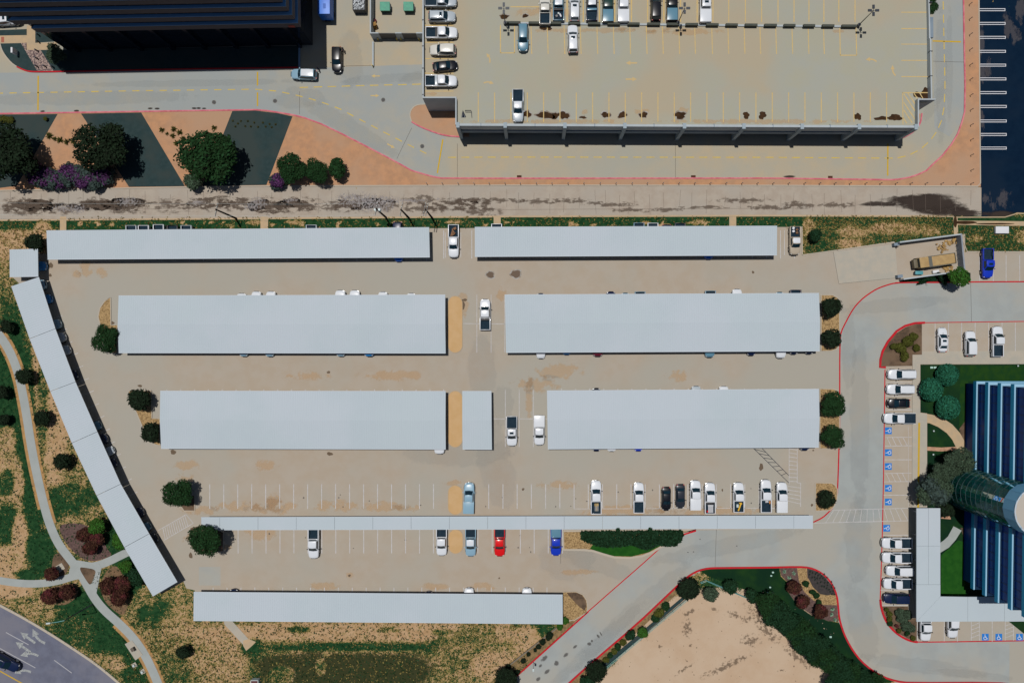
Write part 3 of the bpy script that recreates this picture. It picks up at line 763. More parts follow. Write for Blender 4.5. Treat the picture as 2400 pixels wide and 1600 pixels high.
for i, (x, y) in enumerate(ends):
    a = R(19 + 11 * i / len(ends))
    pline('stall_line', (x, y), (x - 62 * math.cos(a), y + 62 * math.sin(a)), .11, WHT, lot)
for y, x0, x1 in ((895.7, 2076, 2138), (927.5, 2076, 2138), (960, 2075, 2138), (1076.8, 2073, 2137), (1159.7, 2071, 2136), (1253.6, 2069, 2130), (1288, 2068, 2133), (1320, 2067, 2133), (1351, 2066, 2132), (1382, 2064, 2131), (1418, 2064, 2130)):
    pline('stall_line', (x0, y), (x1, y), .12, WHT, lot, Z2)
for x in (2296, 2328, 2358, 2390):
    pline('stall_line', (x, 598), (x, 659), .12, WHT, lot, Z2)
for x in (2191.6, 2222.7, 2254, 2285.5, 2317, 2348.5, 2379.6):
    pline('stall_line', (x, 756), (x, 823), .12, WHT, lot, Z2)
for x in (2150, 2213, 2244, 2325.5):
    pline('stall_line', (x, 1450), (x, 1502), .12, WHT, lot, Z2)
pline('stall_line', (2129, 1000), (2129, 1190), .06, WHT, lot, Z2)
# hatched crossings
def hatch(corners, n, skew, m=WHT, wd=.1, par=lot, z=Z2, along=True, nm='hatch_line'):
    """corners a,b on one long side and c,d on the other (a->b, c->d)"""
    a, b, c, d = [Vector(p) for p in corners]
    for p, q in ((a, b), (c, d)):
        pline(nm, p, q, wd, m, par, z)
    for i in range(n):
        t0 = (i + 0.3) / n; t1 = t0 + skew
        if not 0 <= t1 <= 1:
            continue
        pline(nm, a.lerp(b, t0), c.lerp(d, t1), wd, m, par, z + .003)
hatch([(2075, 1024.5), (2137, 1024), (2074, 1045), (2138, 1044)], 5, 0.16)
hatch([(2073, 1109), (2136, 1108), (2072, 1128.5), (2136, 1127.5)], 5, 0.16)
hatch([(1950, 1195), (2134, 1190), (1908, 1225), (2133, 1219.5)], 14, 0.10)
hatch([(371, 1242), (436, 1205), (385, 1265), (453, 1225.5)], 14, -0.13)
pline('hatch_line', (436, 1205), (453, 1225.5), .1, WHT, lot, Z2)
hatch([(1849.5, 1048), (1849.5, 1134), (1868.5, 1048), (1868.5, 1131)], 9, 0.04)
hatch([(1846, 1136), (1846, 1188), (1876.5, 1131), (1876.5, 1187)], 6, 0.16)
pline('hatch_line', (1868.5, 1131), (1876.5, 1131), .1, WHT, lot, Z2)
hatch([(1765, 1049), (1849, 1131), (1785, 1049), (1849, 1114)], 8, 0.12, BLKP, .1)
hatch([(2276.5, 1454), (2276.5, 1500), (2295.4, 1454), (2295.4, 1500)], 5, -0.16)
hatch([(2356, 1454), (2356, 1500), (2375.4, 1454), (2375.4, 1500)], 5, -0.16)
# accessible stall squares with the wheelchair sign
def isa(px, py, rz):
    r0 = link('accessible_stall_sign', MB().sheet([(-.66, -.66), (.66, -.66), (.66, .66), (-.66, .66)], 0).mesh('accessible_stall_sign', fix=False), BLUEP, lot, W(px, py, 0.032), rz)
    def st(pts, wd):
        p = smoothpath(pts, 1) if len(pts) > 2 else pts
        m_ = MB()
        n = len(p); L = []; Rr = []
        for i in range(n):
            a = p[max(i - 1, 0)]; b = p[min(i + 1, n - 1)]
            d = Vector((b[0] - a[0], b[1] - a[1])).normalized()
            L.append((p[i][0] - d.y * wd / 2, p[i][1] + d.x * wd / 2, 0)); Rr.append((p[i][0] + d.y * wd / 2, p[i][1] - d.x * wd / 2, 0))
        m_.add(L + Rr, [(i, n + i, n + i + 1, i + 1) for i in range(n - 1)])
        return m_
    g = MB()
    arc = [(-.02 + .30 * math.cos(a), -.20 + .30 * math.sin(a)) for a in np.linspace(R(115), R(345), 16)]
    for q in (st(arc, .10), st([(-.06, .32), (-.02, -.05), (.22, -.07), (.36, -.36), (.46, -.33)], .11), st([(-.03, .13), (.20, .13)], .08)):
        g.add(q.v, q.f)
    hd = [(-.07 + .09 * math.cos(a), .44 + .09 * math.sin(a), 0) for a in np.linspace(0, 2 * PI, 13)[:-1]]
    g.add(hd, [tuple(range(12))])
    link('wheelchair_symbol', g.mesh('wheelchair_symbol'), WHTS, r0, (0, 0, 0.005))
for y in (1009, 1060, 1092.6, 1143.5, 1175.6):
    isa(2082, y, R(90))
isa(2078, 1237, R(90))
for x in (2309.4, 2341, 2389.5):
    isa(x, 1492, 0)
# asphalt lot hairpins
for i, y in enumerate((23.5, 55.6, 88.3, 121, 153.3, 185.5, 217.6, 250, 284, 315.6, 347.4)):
    xl = 2294 + i * .5; xr = 2354.5 + min(i, 7) * .45
    g = MB()
    for dy in (-2.4, 2.4):
        g.sheet(PX([(xl, y + dy - .75), (xr, y + dy - .75), (xr, y + dy + .75), (xl, y + dy + .75)]), 0.016)
    g.sheet(PX([(xr, y - 3.15), (xr + 1.5, y - 3.15), (xr + 1.5, y + 3.15), (xr, y + 3.15)]), 0.016)
    link('hairpin_stall_line', g.mesh('hairpin_stall_line'), WHTS, asph)
# upper drive yellow markings
def dashes(path, m, par, dash, gap, wd=.19, z=0.026):
    pts = [Vector(p) for p in path]
    acc = 0.0; on = True; cur = pts[0]; start = cur
    i = 1
    left = dash
    while i < len(pts):
        d = (pts[i] - cur).length
        if d >= left:
            cur = cur + (pts[i] - cur).normalized() * left
            if on:
                pline('lane_dash', tuple(start), tuple(cur), wd, m, par, z)
            on = not on; start = cur; left = dash if on else gap
        else:
            left -= d; cur = pts[i]; i += 1
YL = mat('lane_yellow', (0.58, 0.42, 0.07), .8, (0.48, 0.36, 0.13), 2.0, 6)
dashes([(-10, 219), (330, 213), (600, 209.5), (650, 214), (697, 224), (731, 232.7), (765, 243.6), (798, 256), (833, 275), (866, 292), (896, 308), (929, 325), (962, 342), (999, 360), (1015, 366)], YL, drive, 17, 15)
dashes([(702, 205.5), (850, 201), (990, 197.5)], YL, drive, 20, 13)
dashes([(1050, 369), (1200, 368.5), (1800, 369), (2100, 371), (2120, 367), (2140, 360), (2160, 348), (2180, 330), (2196, 308), (2207, 282), (2213, 250), (2215, 200), (2213, 120), (2210, -20)], YL, drive, 19, 12)
for p, q in (((89.5, 178), (89, 259)), ((603.5, 169), (603.5, 201)), ((603.5, 217), (603.5, 249)), ((1038, 327), (1025, 406)), ((2081, 337), (2080.5, 412)), ((2186, 96.5), (2252, 98.5))):
    pline('stop_bar', p, q, .28, YELS, drive, 0.026)
def arrow_mesh(curve=0.0):
    g = MB()
    pts = [(-1.0 + 1.25 * i / 8, curve * (1 - i / 8) ** 2) for i in range(9)]
    wd = .14; L = []; Rr = []
    for i, p in enumerate(pts):
        a = pts[max(i - 1, 0)]; b = pts[min(i + 1, 8)]
        d = Vector((b[0] - a[0], b[1] - a[1])).normalized()
        L.append((p[0] - d.y * wd, p[1] + d.x * wd, 0)); Rr.append((p[0] + d.y * wd, p[1] - d.x * wd, 0))
    g.add(L + Rr, [(i, 9 + i, 10 + i, i + 1) for i in range(8)])
    g.add([(.25, -.42, 0), (1.1, 0, 0), (.25, .42, 0)], [(0, 1, 2)])
    return g.mesh('lane_arrow', fix=False)
AR = {0: arrow_mesh(0), 1: arrow_mesh(.6), -1: arrow_mesh(-.6)}
def arrow(px, py, rz, par, m, z, cv=0, s=1.0):
    o = link('lane_arrow', AR[cv], m, par, W(px, py, z), R(rz)); o.scale = (s, s, 1)
arrow(880.6, 178.6, 180, drive, YEL, .026, s=.8); arrow(878, 224.5, 0, drive, YEL, .026, s=.8); arrow(916, 342, -30, drive, YEL, .026, s=.8)
arrow(66, 1494, 144, street, ARROWW, .022, 0, 1.7); arrow(86, 1493, 115, street, ARROWW, .022, -1, 1.7); arrow(55, 1516, 146, street, ARROWW, .022, 0, 1.7); arrow(68, 1530, -165, street, ARROWW, .022, 1, 1.6); arrow(52, 1570, 200, street, ARROWW, .022, 1, 1.5)
for p, q in (((14, 1481), (67, 1510)), ((127, 1546), (168, 1576)), ((-10, 1513), (83, 1564)), ((200, 1600), (235, 1625))):
    pline('lane_line', p, q, .16, mat('lane_white', (.36, .36, .38), .8), street, .022)
pline('lane_line', (-10, 1566), (58, 1604), .22, YELS, street, .022)

# stains and wear -------------------------------------------------------------
rs = random.Random(11)
for x, y, rx, ry in ((640, 1188, 60, 20), (560, 1187, 60, 14), (790, 1185, 60, 16), (900, 1186, 50, 14), (960, 1190, 40, 10), (470, 1195, 50, 12), (620, 1090, 34, 14), (640, 1180, 24, 26), (445, 1090, 40, 14), (430, 1120, 26, 14), (1310, 1136, 50, 12), (1460, 1196, 120, 14), (1680, 1197, 140, 12),
                    (610, 1250, 40, 20), (760, 1372, 40, 10), (1020, 1372, 30, 10), (1130, 1374, 36, 10), (820, 1346, 10, 8), (450, 1262, 24, 12), (1260, 900, 60, 20), (200, 630, 20, 20), (180, 640, 12, 18), (240, 640, 16, 14), (1085, 710, 14, 40), (1175, 690, 14, 20), (1310, 870, 60, 20), (1590, 880, 30, 16), (1240, 920, 10, 60), (720, 880, 60, 12), (920, 880, 80, 14), (1350, 1340, 50, 8), (530, 1282, 14, 8), (1060, 1130, 26, 8), (1820, 1180, 20, 14)):
    decal('rust_stain', x, y, rx * 1.2, ry * 1.2, RUST, lot, 0.0195)
for x, y, rx, ry, a in ((1130, 860, 40, 90, 0), (1160, 1080, 50, 140, 12), (1180, 950, 30, 60, 0), (1080, 1060, 160, 40, 0), (1400, 1320, 120, 30, -20), (1330, 1310, 80, 60, 0)):
    decal('tyre_film', x, y, rx, ry, TYRE, lot, 0.0185, a)
for x, y, rx, ry, a in ((1700, 1280, 220, 24, 12), (1480, 1440, 220, 26, 42), (1400, 1510, 180, 20, 42), (2015, 1000, 28, 240, 0), (2010, 1270, 40, 120, 0), (2020, 1460, 40, 120, 15), (2160, 1560, 180, 22, -8), (2090, 715, 160, 20, 5), (2280, 1580, 120, 12, -6), (1990, 820, 20, 120, 0)):
    decal('tyre_film', x, y, rx, ry, TYRE, bpy.data.objects['access_road'], 0.0235, a)
for x, y, rx, ry, a in ((1276, 1542, 10, 5, 40), (1304, 1553, 6, 6, 0), (1326, 1534, 7, 4, 40), (1348, 1514, 6, 3, 40), (1282, 1573, 8, 4, 40), (1262, 1590, 6, 4, 40), (1267, 1559, 5, 3, 40), (1381, 1508, 5, 4, 0), (1387, 1501, 3, 3, 0), (1402, 1490, 2.5, 5, 30), (1408, 1484, 2, 6, 30)):
    decal('oil_stain', x, y, rx * 1.3, ry * 1.3, OIL, bpy.data.objects['access_road'], 0.0245, a)
for x, y, rx, ry, a in ((200, 230, 320, 20, 1), (450, 195, 300, 10, 1), (900, 185, 120, 14, 4), (980, 180, 60, 16, 10), (820, 300, 160, 26, -30), (2205, 180, 16, 200, 0), (2225, 150, 10, 160, 0), (2190, 240, 18, 60, -25), (820, 140, 40, 80, 0), (700, 230, 80, 30, 0)):
    decal('tyre_film', x, y, rx, ry, TYRE, drive, 0.0195, a)
for x, y in ((179, 260), (352, 254.5), (368, 255), (455, 254), (466, 254), (478, 254.5), (100, 261)):
    decal('oil_stain', x, y, 8, 3.2, WETS, drive, 0.0215)
for x, y, rx in ((1217, 413.5, 0), (1625, 413.5, 0), (1946, 415, 0)):
    g = MB().box((0, 0, 0), (.9, .42, .03))
    tag(link('drain_grate', g.mesh('drain_grate'), mat('drain_rust', (.07, .03, .018), .8), None, W(x, y, .035)), ['rusty drain grate by the pink kerb under the garage, left one', 'rusty drain grate by the pink kerb under the garage, middle one', 'dark drain grate by the pink kerb under the garage, right one'][int(x > 1300) + int(x > 1800)], 'drain grate')
decal('oil_stain', 1850, 414, 18, 4, WETS, drive, .0215)
# lot puddle marks
for i, (x, y, rx, ry) in enumerate(((1149, 644, 9, 7), (1209, 642, 12, 8))):
    blob('puddle_mark', x, y, rx * 1.3, ry * 1.3, PUDL, lot, .019, i + 5); blob('puddle_mark', x, y, rx, ry, mat('puddle_dry', (.10, .062, .036), .7), lot, .0205, i + 5)
for i, (x, y, rx, ry) in enumerate(((328, 904, 5, 3), (406, 1059, 6, 6), (1085, 715, 5, 9), (1088, 703, 7, 3), (447, 1301, 4, 7), (119, 622, 5, 7), (1784, 1094, 5, 8), (118, 645, 3, 4), (384, 972, 7, 9), (262, 757, 6, 4), (773, 1063, 7, 4), (1906, 1055, 2, 2), (1226, 1146, 3, 3), (1693, 1148, 2, 3), (1903, 1183, 3, 3), (819, 1348, 3, 3), (1170, 1354, 2, 2), (770, 872, 4, 3), (1765, 638, 3, 3))):
    blob('oil_spot', x, y, rx, ry, mat('spot_brown', (.13, .095, .065), .8), lot, .0205, i + 40)
# alley wear
for _ in range(34):
    x = rs.uniform(-10, 1130)
    decal('dirt_patch', x, 482 + rs.gauss(0, 7), rs.uniform(30, 80), rs.uniform(10, 22), BLOTCH, alley, 0.0145 + rs.random() * .002, rs.uniform(-4, 4))
for x, y, rx, ry in ((150, 492, 50, 16), (60, 480, 90, 22), (310, 480, 50, 22), (395, 482, 50, 24), (480, 478, 60, 22), (230, 484, 60, 16), (700, 478, 60, 24), (830, 477, 70, 26), (900, 480, 50, 22), (620, 480, 40, 26), (1110, 470, 60, 10), (1180, 470, 90, 9), (1260, 472, 70, 9), (1340, 470, 60, 8), (1475, 493, 70, 9), (1430, 478, 90, 8), (1560, 492, 60, 7), (1740, 470, 90, 9), (1800, 486, 80, 8), (1870, 480, 60, 12), (1960, 480, 60, 10), (1650, 486, 80, 6)):
    decal('dirt_patch', x, y, rx, ry, BLOTCH, alley, 0.0165 + rs.random() * .0015)
for x, y, rx, ry in ((150, 488, 40, 12), (180, 490, 30, 14), (300, 472, 40, 14), (850, 470, 80, 22), (880, 484, 60, 20), (820, 462, 40, 12), (900, 470, 50, 16), (960, 471, 60, 6), (1027, 466, 8, 5), (605, 476, 26, 20), (590, 485, 24, 12), (460, 475, 26, 10), (680, 470, 24, 8), (2190, 457, 16, 6)):
    decal('crust_patch', x, y, rx, ry, CRUST, alley, 0.0185 + rs.random() * .001)
for x, y, rx, ry in ((2170, 474, 110, 26), (2130, 470, 80, 16), (2190, 484, 90, 22), (2230, 496, 80, 14), (2260, 500, 50, 10), (2060, 478, 60, 8), (2170, 465, 40, 14)):
    decal('wet_patch', x, y, rx, ry, WETS, alley, 0.0205 + rs.random() * .001)
decal('wet_patch', 2340, 502, 60, 10, WETS, asph, 0.012)
blob('drain_puddle', 2239, 520, 4, 14, PUD, bpy.data.objects['alley_gutter'], .030, 3, .1); blob('drain_puddle', 2262, 521.5, 26, 4, PUD, bpy.data.objects['alley_gutter'], .031, 4, .1); blob('drain_puddle', 2332, 524.5, 44, 2, PUD, bpy.data.objects['alley_gutter'], .031, 8, .1)
for x in list(range(-5, 2290, 34)):
    x = x + rs.uniform(-6, 6)
    pline('slab_crack', (x, 441 + rs.uniform(0, 20)), (x + rs.uniform(-3, 3), 480 + rs.uniform(0, 24)), .045, mat('crack', (.14, .11, .09), .9), alley, .0225)
pline('slab_crack', (0, 492), (640, 488), .05, MATS['crack'], alley, .0225); pline('slab_crack', (1030, 492), (1900, 488), .05, MATS['crack'], alley, .0225); pline('slab_crack', (60, 478), (700, 476), .05, MATS['crack'], alley, .0225)
# dust on asphalt
for x, y, rx, ry, a in ((2375, 70, 30, 50, 30), (2305, 170, 16, 34, 0), (2316, 160, 10, 30, 0), (2300, 100, 10, 60, 0), (2302, 300, 8, 80, 0), (2340, 470, 50, 30, 10), (2390, 30, 20, 60, 0)):
    decal('dust_patch', x, y, rx, ry, PALEB, asph, .0125, a)

# ------------------------------------------------------------------ carports
CZ = 2.5
def bil(cs, u, v, z):
    tl, tr, br, bl_ = cs
    x = (tl[0] * (1 - u) + tr[0] * u) * (1 - v) + (bl_[0] * (1 - u) + br[0] * u) * v
    y = (tl[1] * (1 - u) + tr[1] * u) * (1 - v) + (bl_[1] * (1 - u) + br[1] * u) * v
    return W(x, y, z)
def roof_mb(cs, zl, zr, zm=None, pitch=0.42, rib=0.018, flat=False):
    """ribbed metal roof sheet over four photo corners; ribs run from the first long edge to the other"""
    g = MB()
    L = (bil(cs, 1, .5, CZ) - bil(cs, 0, .5, CZ)).length
    n = max(2, int(L / pitch))
    us = []
    for i in range(n):
        u0 = i / n; du = 1 / n
        us += [(u0, 0), (u0 + du * .62, 0), (u0 + du * .72, rib), (u0 + du * .90, rib)]
    us.append((1, 0))
    if flat:
        us = [(0, 0), (1, 0)]
    vs = [(0, zl), (1, zr)] if zm is None else [(0, zl), (.5, zm), (1, zr)]
    m_ = len(vs)
    V = [bil(cs, u, v, CZ) * 1 for u, r_ in us for v, z in vs]
    V = []
    for u, r_ in us:
        for v, z in vs:
            p = bil(cs, u, v, CZ); V.append((p.x, p.y, z + r_))
    nb = len(V)
    V += [(x, y, z - .09) for x, y, z in V]
    F = []
    for i in range(len(us) - 1):
        for j in range(m_ - 1):
            a = i * m_ + j
            F.append((a, a + 1, a + m_ + 1, a + m_))
            F.append((nb + a, nb + a + m_, nb + a + m_ + 1, nb + a + 1))
        a = i * m_; F.append((a, a + m_, nb + a + m_, nb + a))
        a = i * m_ + m_ - 1; F.append((a, nb + a, nb + a + m_, a + m_))
    for j in range(m_ - 1):
        F.append((j, nb + j, nb + j + 1, j + 1)); a = (len(us) - 1) * m_ + j; F.append((a, a + 1, nb + a + 1, nb + a))
    g.add(V, F)
    return g
def carport(cs, label, cols, double, slope=(0.12, 0), name='carport', seg=None, group='white parking canopies', colv=None, cat='carport'):
    c = bil(cs, .5, .5, CZ)
    root = empty(name, (c.x, c.y, 0), label, cat, group)
    if double:
        zl = zr = CZ - .10; zm = CZ + .22
    else:
        zl, zr, zm = CZ + slope[0], CZ + slope[1], None
    segs = seg or [cs]
    for s in segs:
        part(root, 'roof_sheet', roof_mb(s, zl, zr, zm), ROOFM)
    # purlins and posts
    v0 = .5 if double else colv
    zt = (zm if double else (zl * (1 - v0) + zr * v0))
    per = max(2, cols // len(segs)) if seg else cols
    for s in segs:
        a = bil(s, 0.004, v0, CZ); b = bil(s, .996, v0, CZ)
        part(root, 'beam', MB().beam((a.x, a.y, 0), (b.x, b.y, 0), .2, .25, zt - .36), STEEL)
        for i in range(per):
            u = (i + .5) / per
            p = bil(s, u, v0, CZ)
            part(root, 'post', MB().box((p.x, p.y, (zt - .36) / 2), (.2, .2, zt - .36)), STEEL)
            e0 = bil(s, u, .04, CZ); e1 = bil(s, u, .96, CZ)
            if double:
                part(root, 'rafter', MB().beam((e0.x, e0.y, 0), (p.x, p.y, 0), .12, .12, CZ - .31).beam((p.x, p.y, 0), (e1.x, e1.y, 0), .12, .12, CZ - .31), STEEL)
            else:
                part(root, 'rafter', MB().beam((e0.x, e0.y, 0), (e1.x, e1.y, 0), .12, .12, CZ - .23), STEEL)
    # fascia trim on the two long eaves
    for s in segs:
        for v, z in ((0, zl), (1, zr)):
            a = bil(s, 0, v, CZ); b = bil(s, 1, v, CZ)
            part(root, 'gutter', MB().beam((a.x, a.y, 0), (b.x, b.y, 0), .09, .15, z - .12), ROOFE)
    return root
c1 = [(109.7, 540.8), (1006, 533.4), (1007.4, 602.8), (111.7, 608)]
c2 = [(1112.8, 532.7), (1821, 530), (1821, 598), (1113, 601.5)]
c3 = [(22.4, 585.5), (88.8, 583.7), (90.6, 648), (23.7, 649)]
c5 = [(277.3, 692.9), (1043.4, 690.8), (1044.4, 827.5), (277.5, 826.8)]
c6 = [(1183.4, 690.5), (1920, 687), (1921.7, 822.4), (1186, 826)]
c7 = [(375, 916), (1044.4, 916.6), (1044.6, 1052.5), (377, 1050.8)]
c8 = [(1083.4, 916.6), (1151.8, 916.5), (1153, 1053), (1084, 1052.5)]
c9 = [(1282, 915.3), (1920, 911.5), (1919.4, 1048), (1284, 1052)]
c11 = [(454, 1386.7), (1318.6, 1393), (1319, 1460.7), (454, 1453)]
carport(c1, 'long white carport roof beside the grass strip, left of the gap with the white pickup', 14, False, (0.10, 0), colv=.12)
carport(c2, 'long white carport roof beside the grass strip, right of the gap with the white pickup', 11, False, (0.10, 0), colv=.12)
carport(c3, 'small square white carport in the upper left corner of the lot', 2, False, (0.0, .1), colv=.12)
carport(c5, 'wide white double carport in the second row, left, with a round tree at one corner', 12, True)
carport(c6, 'wide white double carport in the second row, right of the sandy island and lone pickup', 11, True)
carport(c7, 'wide white double carport in the third row, left, beside two small trees', 10, True)
carport(c8, 'short white carport block standing alone in the middle of the third row', 2, True)
carport(c9, 'wide white double carport in the third row, right, above the black hatched crossing', 10, True)
carport(c11, 'long white carport at the bottom of the lot above the dry lawn', 13, False, (0, .1), colv=.88)
Rr_ = [(91.3, 648.7), (130, 770), (177, 894.4), (228, 1011), (283, 1133.4), (349.5, 1249.7), (416, 1363)]
Ll_ = [(26.8, 669.9), (70, 792.9), (118.6, 916), (169, 1037), (227, 1160), (292, 1281), (359, 1396.4)]
segs = []
for i in range(6):
    t = .006
    r0 = Vector(Rr_[i]).lerp(Vector(Rr_[i + 1]), t); l0 = Vector(Ll_[i]).lerp(Vector(Ll_[i + 1]), t)
    segs.append([tuple(l0), Ll_[i + 1], Rr_[i + 1], tuple(r0)])
carport([Ll_[0], Ll_[6], Rr_[6], Rr_[0]], 'long diagonal white carport of six joined bays along the left edge of the lot', 24, False, (0, .1), seg=segs, colv=.12)

# covered walkway: sixteen flat panels
def walkway():
    tl, tr, br, bl_ = (471.4, 1211.5), (1905.9, 1207.7), (1905, 1237.8), (472, 1241.3)
    z = 2.7
    xs = [471.5] + [515 + 89.7 * i for i in range(16)] + [1905.5]
    xs = [x for x in xs if x < 1890 or x == 1905.5]
    c = W((471 + 1905) / 2, 1224, z)
    root = empty('covered_walkway', (c.x, c.y, 0), 'long narrow flat white walkway canopy crossing the lot below the open stalls', 'canopy')
    f = lambda x, top: (x, (1211.5 + (x - 471) / 1434 * -3.8) if top else (1241.3 + (x - 471) / 1434 * -3.5))
    for i in range(len(xs) - 1):
        x0, x1 = xs[i] + .25, xs[i + 1] - .25
        part(root, 'roof_panel', MB().prism([W2(*f(x0, 1), z), W2(*f(x1, 1), z), W2(*f(x1, 0), z), W2(*f(x0, 0), z)], z - .12, z + (.006 if i % 2 else 0)), ROOFM)
    for top in (1, 0):
        a = W(*f(471.5, top), z); b = W(*f(1905.5, top), z)
        part(root, 'gutter', MB().beam((a.x, a.y, 0), (b.x, b.y, 0), .06, .2, z - .16), ROOFE)
    for i in range(33):
        x = 480 + 1418 * i / 32
        p = W(x, 1226, z)
        part(root, 'post', MB().box((p.x, p.y, (z - .125) / 2), (.14, .14, z - .125)), STEEL)
walkway()
def ell_canopy():
    z = 3.5
    c = W(2176, 1440, z)
    root = empty('entrance_canopy', (c.x, c.y, 0), 'flat white L-shaped canopy in front of the blue office building', 'canopy')
    ys = [1190, 1279, 1369, 1397]
    xs = [2148, 2176, 2204]
    for i in range(2):
        for j in range(2):
            part(root, 'roof_panel', MB().prism(PX([(xs[j] + .2, ys[i] + .2), (xs[j + 1] - .2, ys[i] + .2), (xs[j + 1] - .2, ys[i + 1] - .2), (xs[j] + .2, ys[i + 1] - .2)], z), z - .2, z + .005 * ((i + j) % 2)), ROOFM)
    part(root, 'roof_panel', MB().prism(PX([(2148, 1369.3), (2204, 1369.3), (2204, 1397), (2148, 1456)], z), z - .2, z), ROOFM)
    part(root, 'roof_panel', MB().prism(PX([(2148.3, 1456), (2204.3, 1397), (2268, 1398), (2268, 1455.5)], z), z - .2, z + .004), ROOFM)
    for x0, x1 in ((2268.4, 2354), (2354.4, 2440)):
        part(root, 'roof_panel', MB().prism(PX([(x0, 1398), (x1, 1398), (x1, 1455), (x0, 1455.5)], z), z - .2, z + .003), ROOFM)
    for x, y in ((2162, 1205), (2162, 1260), (2162, 1320), (2162, 1380), (2190, 1205), (2190, 1320), (2170, 1430), (2230, 1425), (2300, 1425), (2380, 1425)):
        p = W(x, y, z); part(root, 'post', MB().box((p.x, p.y, (z - .2) / 2), (.2, .2, z - .2)), STEEL)
ell_canopy()
struct('canopy_slab', MB().prism(PX([(2128, 1190), (2180, 1190), (2180, 1400), (2420, 1400), (2420, 1448), (2150, 1448), (2128, 1440)]), -.01, .112), WALKC)

# ------------------------------------------------------------------ parking garage
GZ = 6.0; PZ = 7.0
def garage():
    fp = lambda x, y: W2(x, y, PZ)
    c = W(1588, 150, 0)
    root = empty('parking_garage', (c.x, c.y, 0), 'two-level concrete parking garage with open top deck and grey columns', 'building')
    deck_px = [(993, -70), (993, 227), (1070, 227), (1070, 291), (2151, 295), (2151, 235), (2181, 235), (2178, -70)]
    k = [W2(x, y, PZ) for x, y in deck_px]
    deck = part(root, 'deck', MB().prism(k, GZ - .35, GZ), DECK)
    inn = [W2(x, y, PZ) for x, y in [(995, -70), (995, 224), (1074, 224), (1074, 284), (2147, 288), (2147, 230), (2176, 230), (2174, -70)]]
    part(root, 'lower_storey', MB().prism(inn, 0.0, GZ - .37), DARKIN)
    def wall(nm, p, q, th, z0, z1, m=WALLC):
        a = W(*p, PZ); b = W(*q, PZ)
        return part(root, nm, MB().beam((a.x, a.y, 0), (b.x, b.y, 0), th, z1 - z0, z0), m)
    wall('parapet', (991.5, -70), (991.5, 227.2), .26, 0, PZ, WALLC)
    wall('parapet', (990.3, 228.5), (1069.6, 228.5), .24, 0, PZ - .01, WALLC)
    wall('parapet', (1068.6, 230), (1068.6, 292.5), .24, 0, PZ, WALLC)
    wall('parapet', (1070.2, 292.3), (2152, 297), .42, GZ - 1.15, PZ, WALLC)
    wall('parapet', (2152.6, 234), (2152.6, 298.5), .24, 0, PZ, WALLC)
    wall('parapet', (2151.2, 232.8), (2193, 232.8), .24, 0, PZ - .01, WALLC)
    wall('parapet', (2183.5, 231.6), (2181, 90), .24, 0, PZ, WALLC)
    wall('parapet', (2181.5, 89), (2178, -70), .24, GZ - 1.2, PZ - .3, WALLC)
    wall('spandrel_ledge', (1074, 294.5), (2148, 299), .24, 3.2, 4.35, WALLF)
    # panel beside the right wall
    a = W(2185.5, 38, PZ); b = W(2186, 86, PZ)
    part(root, 'hanging_panel', MB().beam((a.x, a.y, 0), (b.x, b.y, 0), .75, 1.2, PZ - 1.6), WALLF)
    for x in (1073, 1184, 1324, 1464.5, 1604.3, 1743.4, 1880, 2014, 2147):
        y = 292.5 + (x - 1070) * .0042
        p = W(x, y - 3, PZ)
        part(root, 'column', MB().box((p.x, p.y - .30, (PZ + .1) / 2), (.62, 1.0, PZ + .1)), mat('column_grey', (.30, .36, .40), .8))
    for x in (1127, 1254, 1394, 1533, 1674, 1812, 1946, 2080):
        y = 291.5 + (x - 1070) * .0042
        p = W(x, y, PZ)
        part(root, 'parapet_joint', MB().box((p.x, p.y, PZ - .3), (.12, .6, .64)), WALLF)
    for y in (5, 120, 178):
        p = W(2182.6, y, PZ); part(root, 'parapet_joint', MB().box((p.x, p.y, PZ - .3), (.5, .12, .64)), DARKM)
    for y in (47, 108, 160, 222):
        p = W(991.5, y, PZ); part(root, 'parapet_joint', MB().box((p.x, p.y, PZ - .3), (.4, .2, .66)), DARKM)
    # divider wall of alternating dark panels and pale blocks between the two bays of the deck
    segs = [(1187, 1220), (1239, 1270), (1286, 1315), (1332, 1360), (1378, 1407), (1424, 1453), (1471, 1499), (1517, 1547), (1563, 1590), (1607, 1636), (1655, 1684), (1701, 1729), (1746, 1775), (1791.5, 1820.5), (1837, 1864), (1883, 1910), (1927, 1955), (1973, 2008)]
    for i, (x0, x1) in enumerate(segs):
        y = 53.5 + (x0 - 1187) * .0098
        a = W(x0, y, GZ + .6); b = W(x1, y + .2, GZ + .6)
        part(root, 'divider_panel', MB().beam((a.x, a.y, 0), (b.x, b.y, 0), .42, .75, GZ), PANELD)
        if i < len(segs) - 1:
            x2 = segs[i + 1][0]
            a = W(x1 + .5, y + 1.2, GZ + .2); b = W(x2 - .5, y + 1.4, GZ + .2)
            part(root, 'divider_block', MB().beam((a.x, a.y, 0), (b.x, b.y, 0), .34, .22, GZ), WALLC)
    D = GZ + .006
    yl = lambda p, q, wd=.17, m=YEL: pline('stall_line', p, q, wd, m, deck, D)
    # deck is a child of the root, so lines are placed relative to it
    n0 = len(deck.children)
    for i in range(26):
        x = 1121 + (2078 - 1121) * i / 25
        yl((x, 217), (x, 286))
    for x in (1245.4, 1283.7, 1323, 1361, 1400, 1438.5, 1477, 1515.6, 1553.6, 1592, 1629, 1669, 1707, 1745, 1782, 1819, 1857, 1895, 1931):
        yl((x - 1, 60), (x + 1, 127))
